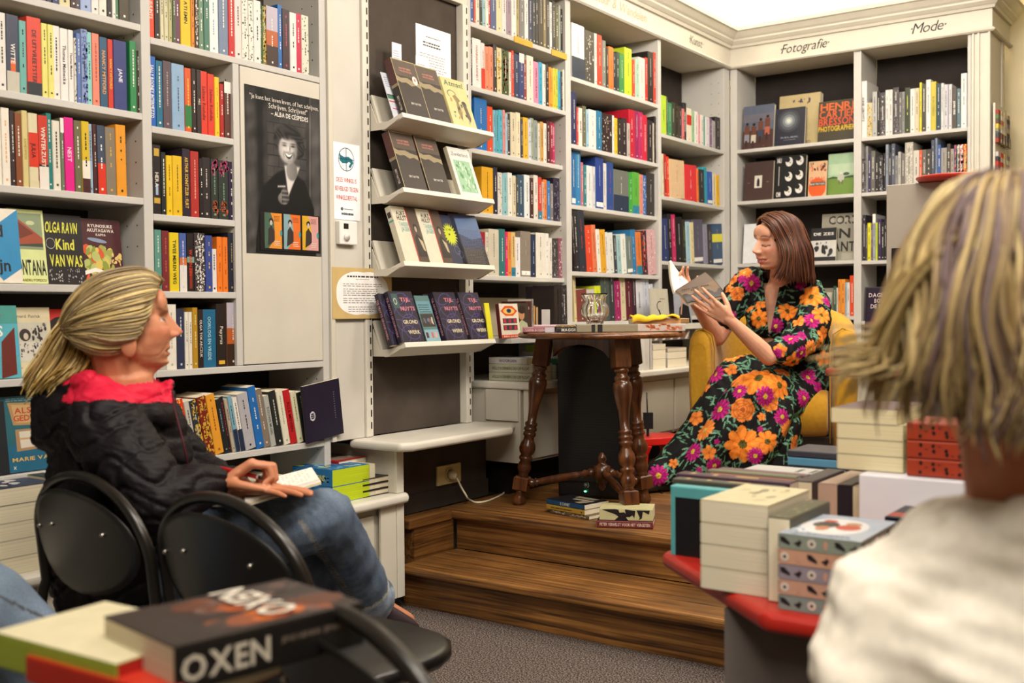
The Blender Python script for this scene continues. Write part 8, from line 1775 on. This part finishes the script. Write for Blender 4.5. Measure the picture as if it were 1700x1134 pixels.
# ------------------------------------------------------------------ the blurred visitor on the right
def visitor():
    root = empty('person', tuple(LD(.62, 1.15, 0)), 'blond short-haired visitor in a cream linen shirt, seen from behind at the right edge', 'person')
    F = (r_*.35+f_*.93+Vector((0, 0, .0))).normalized(); H = Head(D(1668, 498, 1.16), F, Vector((0, 0, 1))-f_*.05, 1.05)
    mb = MB(); H.build(mb); chain(mb, [(H.p(0, -.03, -.05), .058), (D(1700, 830, 1.19), .060)]); chain(mb, [(D(1700, 850, 1.21), .055), (D(1720, 1100, 1.24), .11), (LD(.66, 1.24, .62), .13)])
    chain(mb, [(D(1490, 1020, 1.20), .035), (LD(.38, 1.18, .68), .045)])
    for s_ in (-.08, .10): chain(mb, [(LD(.66+s_, 1.22, .53), .08), (LD(.66+s_, 1.46, .51), .06), (LD(.66+s_, 1.48, .09), .042)]); caps(mb, LD(.66+s_, 1.48, .045), LD(.64+s_, 1.60, .035), .04, .03)
    co, no, Fc = remesh(mb, .006, 4); col = base_skin(co, 'c88060', 'a86044', 5); mesh_pts('body', co, Fc, col, 'skin', root)
    mb = MB()
    chain(mb, [(D(1700, 1010, 1.22), .135), (D(1720, 1134, 1.22), .15), (LD(.66, 1.22, .55), .16)]); chain(mb, [(D(1462, 1010, 1.20), .066), (D(1600, 945, 1.20), .080), (D(1700, 915, 1.20), .085), (D(1800, 930, 1.22), .08), (LD(.86, 1.26, .83), .07)])
    chain(mb, [(D(1462, 1010, 1.19), .066), (D(1445, 1110, 1.18), .064), (LD(.385, 1.17, .62), .058), (LD(.42, 1.35, .60), .045)]); chain(mb, [(D(1590, 1060, 1.2), .11), (LD(.52, 1.2, .6), .12)])
    chain(mb, [(LD(.86, 1.26, .83), .07), (LD(.92, 1.3, .64), .06), (LD(.80, 1.44, .60), .045)]); chain(mb, [(D(1625, 905, 1.18), .060), (D(1700, 900, 1.17), .066), (D(1790, 905, 1.20), .058)])
    chain(mb, [(D(1640, 868, 1.17), .030), (D(1700, 862, 1.13), .032), (D(1780, 870, 1.17), .030), (D(1770, 850, 1.26), .03), (D(1650, 850, 1.25), .03), (D(1640, 868, 1.17), .030)])
    co, no, Fc = remesh(mb, .007, 6)
    co = co+no*(.006*vnoise(co, 22, 31)+.003*vnoise(co, 60, 3)+.004*np.sin(co@np.array((30., 18., 44.))+2*vnoise(co, 8, 2)))[:, None]
    t_ = np.clip(.5+.5*vnoise(co, 14, 7), 0, 1); col = lerp_cols(t_, 'efe8d8', 'faf5e8'); mesh_pts('shirt', co, Fc, col, 'cloth', root)
    mb = MB()
    for s_ in (-.08, .10): chain(mb, [(LD(.66+s_, 1.20, .55), .105), (LD(.66+s_, 1.46, .51), .078), (LD(.66+s_, 1.48, .12), .062)])
    co, no, Fc = remesh(mb, .01, 4); mesh_pts('trousers', co, Fc, np.tile(np.array(hx('3a4050')), (len(co), 1)), 'denim', root)
    # tousled hair: crown swirl falling to the nape, ends flicking out to the left
    cr = (0, -.05, .115); gs = []
    for a in [PI*.15+2*PI*k/16 for k in range(17)]:
        ca, sa = math.cos(a), math.sin(a); bk = max(0, -sa)      # back of the head gets longer locks
        end = -.115*bk+(-.01)*(1-bk)
        gs.append([H.p(cr[0]+.012*ca, cr[1]+.012*sa, cr[2]), H.p(.052*ca, -.03+.062*sa, .104), H.p(.085*ca, -.02+.096*sa, .050), H.p(.092*ca, -.018+.108*sa, -.01), H.p(.090*ca, -.02+.106*sa, -.05-.03*bk), H.p(.094*ca+.0, -.02+.102*sa, end-.02)])
    strands(gs, 2400, .0028, ['b09868', 'c4ac78', '8a7458', '6c5650', 'dcc890', '7a686a', 'a48c64'], .011, root, seed=12, seg=5, wave=.012, ragged=.2)
    fl = [[H.p(-.05, -.10, .06), H.p(-.088, -.085, .01), H.p(-.105, -.075, -.04), H.p(-.125, -.08, -.055), H.p(-.165, -.09, -.06)], [H.p(-.06, -.07, .06), H.p(-.100, -.05, .0), H.p(-.115, -.04, -.05), H.p(-.135, -.045, -.06), H.p(-.16, -.05, -.075)], [H.p(-.07, -.02, .05), H.p(-.105, -.0, .0), H.p(-.115, .01, -.04), H.p(-.12, .02, -.08), H.p(-.135, .02, -.12)], [H.p(-.02, -.12, .04), H.p(-.03, -.13, -.02), H.p(-.04, -.125, -.07), H.p(-.05, -.12, -.11), H.p(-.075, -.12, -.135)]]
    strands(fl, 170, .0028, ['b8a06c', 'c8b47c', '8c7450', 'a08a5c'], .011, root, seed=15, seg=5, wave=.012, ragged=.3)
    mb = MB(); H.e(mb, (0, -.02, .032), (.094, .108, .092), 24); ellip(mb, H.p(0, -.05, -.04), (.086, .075, .06), (H.R, H.F, H.U)); c2, n2, F2 = remesh(mb, .008, 3)
    L = H.loc(c2); kp = ~((L[:, 1] > .06) & (L[:, 2] < .06)); rm = -np.ones(len(c2), int); rm[kp] = np.arange(kp.sum()); F2 = [tuple(int(rm[i]) for i in f) for f in F2 if all(kp[i] for i in f)]
    mesh_pts('hair_volume', c2[kp], F2, np.tile(np.array(hx('6a5640')), (kp.sum(), 1)), 'hair', root)
visitor()

# ---- a fourth person's knee at the lower left edge
def knee():
    root = empty('person', tuple(LD(-1.25, 1.7, 0)), 'jeans-clad knee of someone seated beyond the lower left photo edge', 'person')
    mb = MB(); K_ = D(28, 1010, 1.95); chain(mb, [(D(-330, 960, 1.85), .09), (D(-40, 1005, 1.93), .06), (D(55, 1085, 2.0), .05), (D(95, 1250, 2.05), .045)]); 
    co, no, Fc = remesh(mb, .008, 4); mesh_pts('body', co, Fc, base_skin(co, 'c88a68', 'a8623f', 5), 'skin', root)
    mb = MB(); chain(mb, [(D(-330, 960, 1.85), .13), (D(-40, 1005, 1.93), .085), (D(55, 1085, 2.0), .078), (D(95, 1250, 2.05), .07)]); co, no, Fc = remesh(mb, .007, 5); co = co+no*(.004*vnoise(co, 30, 2))[:, None]
    px, py, dz = pxof(co); col = lerp_cols(np.clip(.5+.5*vnoise(co, 20, 9), 0, 1), '5c6c7c', '76869a'); col[np.abs(py-(990+px*.5)) < 2.5] = np.array(hx('4a4c50')); mesh_pts('jeans', co, Fc, col, 'denim', root)
knee()
# ---- chairs
folding_chair(LD(.63, 1.02, 0), r_*.05+f_, 'black folding chair under the blond visitor at the right edge', lean=.12, top=.80, seat_z=.42)
cf = (r_*.64+f_*.77)
folding_chair(LD(-.855, 2.25, 0), cf, 'black folding chair the woman with the ponytail sits on, leftmost oval backrest', lean=.16, top=.79, seat_z=.42)
folding_chair(LD(-.49, 1.98, 0), cf, 'empty black folding chair in front of the jeans, second oval backrest', lean=.20, top=.79)
folding_chair(LD(-.135, 1.26, 0), r_*.80+f_*.60, 'blurred black folding chair at the bottom edge beside the thick thriller', lean=.2, top=.775, seat_z=.42)
# ---- foreground table with the thick thriller
gFf = 'blurred books in the lower left foreground'
def fgb():
    Z = .80
    Z = .783; an_ = 1.40; e_ = Vector((math.cos(an_), math.sin(an_), 0)); P1 = Vector((-.905, .680, Z)); L_ = .237; P2 = P1+e_*L_; ez = -e_; ey = Vector((-e_.y, e_.x, 0)); W_ = .163
    th = .05
    # spine faces the camera; title reads left to right
    def cvr(c):
        c.rect(0, 0, 1, 1, '2c2422').blobs(40, ['5c3424', '8a4a2c', '3c3230', '6c5048', '4a4040'], 0, 0, 1, .75, .06, .16, 4).blobs(12, ['c8682c', 'b05424'], .05, .1, .9, .6, .03, .08, 7)
        c.rect(.0, .74, 1, 1, '2e2a28')
    def cv2(mb, w, h, d):
        cvr(Cov(mb, w, h, d))
        c = Cov(mb, w, h, d); c.k = 14
        # front cover: title runs along the long edge as printed across the cover
        mb.text('OXEN', (w+.004, d*.20, h*.80), (0, 1, 0), (0, 0, 1), h*.16, 'e8e0d0', bold=True, fitw=d*.70) if False else None
        mb.text('OXEN', (w+.0045, d*.12, h*.30), (0, 1, 0), (0, 0, 1), h*.19, 'e8e0d0', bold=True, fitw=d*.80)
    sc = lambda mb, w, h: [mb.text('OXEN', (w*.25, -.0008, h*.97), (0, 0, -1), (1, 0, 0), w*.52, 'e4dccb', bold=True, fitw=h*.44), mb.text('JENS HENRIK JENSEN', (w*.55, -.0008, h*.47), (0, 0, -1), (1, 0, 0), w*.12, '9a8a7c', bold=False, fitw=h*.36), mb.disc((w*.7, -.0008, h*.05), (w*.1, 0, 0), (0, 0, w*.1), 'a89c8c', seg=14)]
    hh = .235
    add_book(th, L_, W_, '1c1918', frame(P2-ez*.0-Vector((0, 0, th)), (0, 0, 1), ey, (Vector((0, 0, 1)).cross(ey))), 'thick black thriller with large pale title letters, blurred in the foreground', gFf, plain=True, sdeco=sc, deco=cv2, pc='d0c4a8')
    B = BOOKS[-1]; z_dir = Vector((0, 0, 1)).cross(ey)
    if z_dir.dot(ez) < 0: B['mat'] = frame(P1-Vector((0, 0, th)), (0, 0, 1), ey, z_dir)
    # table / pile below
    base = MB(); zt = .72
    c0 = LD(-.62, .62, 0)
    tb = empty('foreground_table', tuple(LD(-.45, .85, 0)), 'low dark table under the blurred foreground books', 'table'); iv = Matrix.Translation(-tb.location)
    o_ = LD(-.95, .60, .66); base.obox(o_, r_*.72, f_*.50, (0, 0, .03), '241f1d'); base.build('table_top', 'plastic', tb, iv, bevel=.004)
    for a, b in ((.04, .04), (.64, .04), (.04, .42), (.64, .42)):
        m_ = MB(); m_.obox(LD(-.95+a, .60+b, .001), r_*.04, f_*.04, (0, 0, .6585), '241f1d'); m_.build('leg', 'plastic', tb, iv)
    # books under and around
    q = P2+r_*.03-f_*.09
    stack((P1.x+.055, P1.y-.035), math.atan2(-ey.y, -ey.x)-.25, .7105, [(.038, .25, .17, '1d1b1b', dict(label='plain black book under the thick thriller, blurred', dec=lambda c: c.ell(.5, .3, .06, .04, '8a8474')))], '', gFf) if False else None
    a1 = at(690, 1180, 'Z', .735)
    s1 = LD(-.46, .80, 0)
    add_book(.036, .23, .16, '23211f', frame(LD(-.405, .78, .6952), (0, 0, 1), ey, z_dir), 'plain black book lying lowest in front of the thick thriller, blurred', gFf, plain=True, pc='c8bca0', deco=deco(lambda c: c.ell(.4, .3, .07, .05, '6a665c')))
    # green / white / red pile on the left
    w0, w1 = at(193, 1103, 'Z', .76), at(0, 1052, 'Z', .76); ea = (w0-w1).normalized(); eb = Vector((0, 0, 1)).cross(ea)
    mbx = None
    def wc(c): c.rect(0, 0, 1, 1, 'dcd4b0')
    add_book(.040, .22, .15, 'a8b83c', frame(w0-Vector((0, 0, .040)), (0, 0, 1), eb, -ea), 'pale cream book with lime edge, blurred left of the thriller', gFf, plain=True, deco=deco(wc), cf='dcd4b0', pc='b02a24')
    w4 = at(235, 1120, 'Z', .745)
    add_book(.030, .22, .17, 'c83020', frame(at(262, 1150, 'Z', .745)-Vector((0, 0, .03)), (0, 0, 1), eb, -ea), 'bright red book with yellow patch, blurred in the lower left corner', gFf, plain=True, deco=deco(lambda c: c.rect(0, 0, 1, 1, 'c8341f').blobs(5, 'd8a848', .1, .3, .6, .9, .06, .12)), cf='c8341f')
fgb()

poster_print(2.4182, 2.7628, 1.3272, 1.8888, -2.7986+.0013, POSTER)
# ================================================================== EMIT BOOKS
def facing_area(b):
    m = b['mat']; o = m @ Vector((0, 0, 0)); o2 = m @ Vector((b['w'], b['d'], b['h']))
    c = (o+o2)/2; dep = (c-CAMP).dot(_f)
    if dep < .05: return 0
    V = [(c-CAMP).normalized()]; ex, ey, ez = (Vector((m[0][i], m[1][i], m[2][i])) for i in range(3))
    a = abs(V[0].dot(ex))*b['h']*b['d']*(1 if b['deco'] or abs(ex.z) > .9 else .0)+abs(V[0].dot(ey))*b['w']*b['h']+abs(V[0].dot(ez))*b['w']*b['d']*.5
    return a/dep**2
ranked = sorted(range(len(BOOKS)), key=lambda i: -facing_area(BOOKS[i]))
single = set(ranked[:300])
rest = MB(); labels = {}
for i, b in enumerate(BOOKS):
    if i in single:
        labels[b['label']] = labels.get(b['label'], 0)+1
        emit_book(b)
    else: emit_book(b, rest)
if rest.V:
    o = rest.build('distant_books', ['cover']); tag(o, 'rows of smaller, more distant books filling the back bookcases', 'books', None, 'stuff')
print('LONG', [b['label'] for b in BOOKS if len(b['label'].split()) > 16])
print('BOOKS', len(BOOKS), 'DUP LABELS', [k for k, v in labels.items() if v > 1])
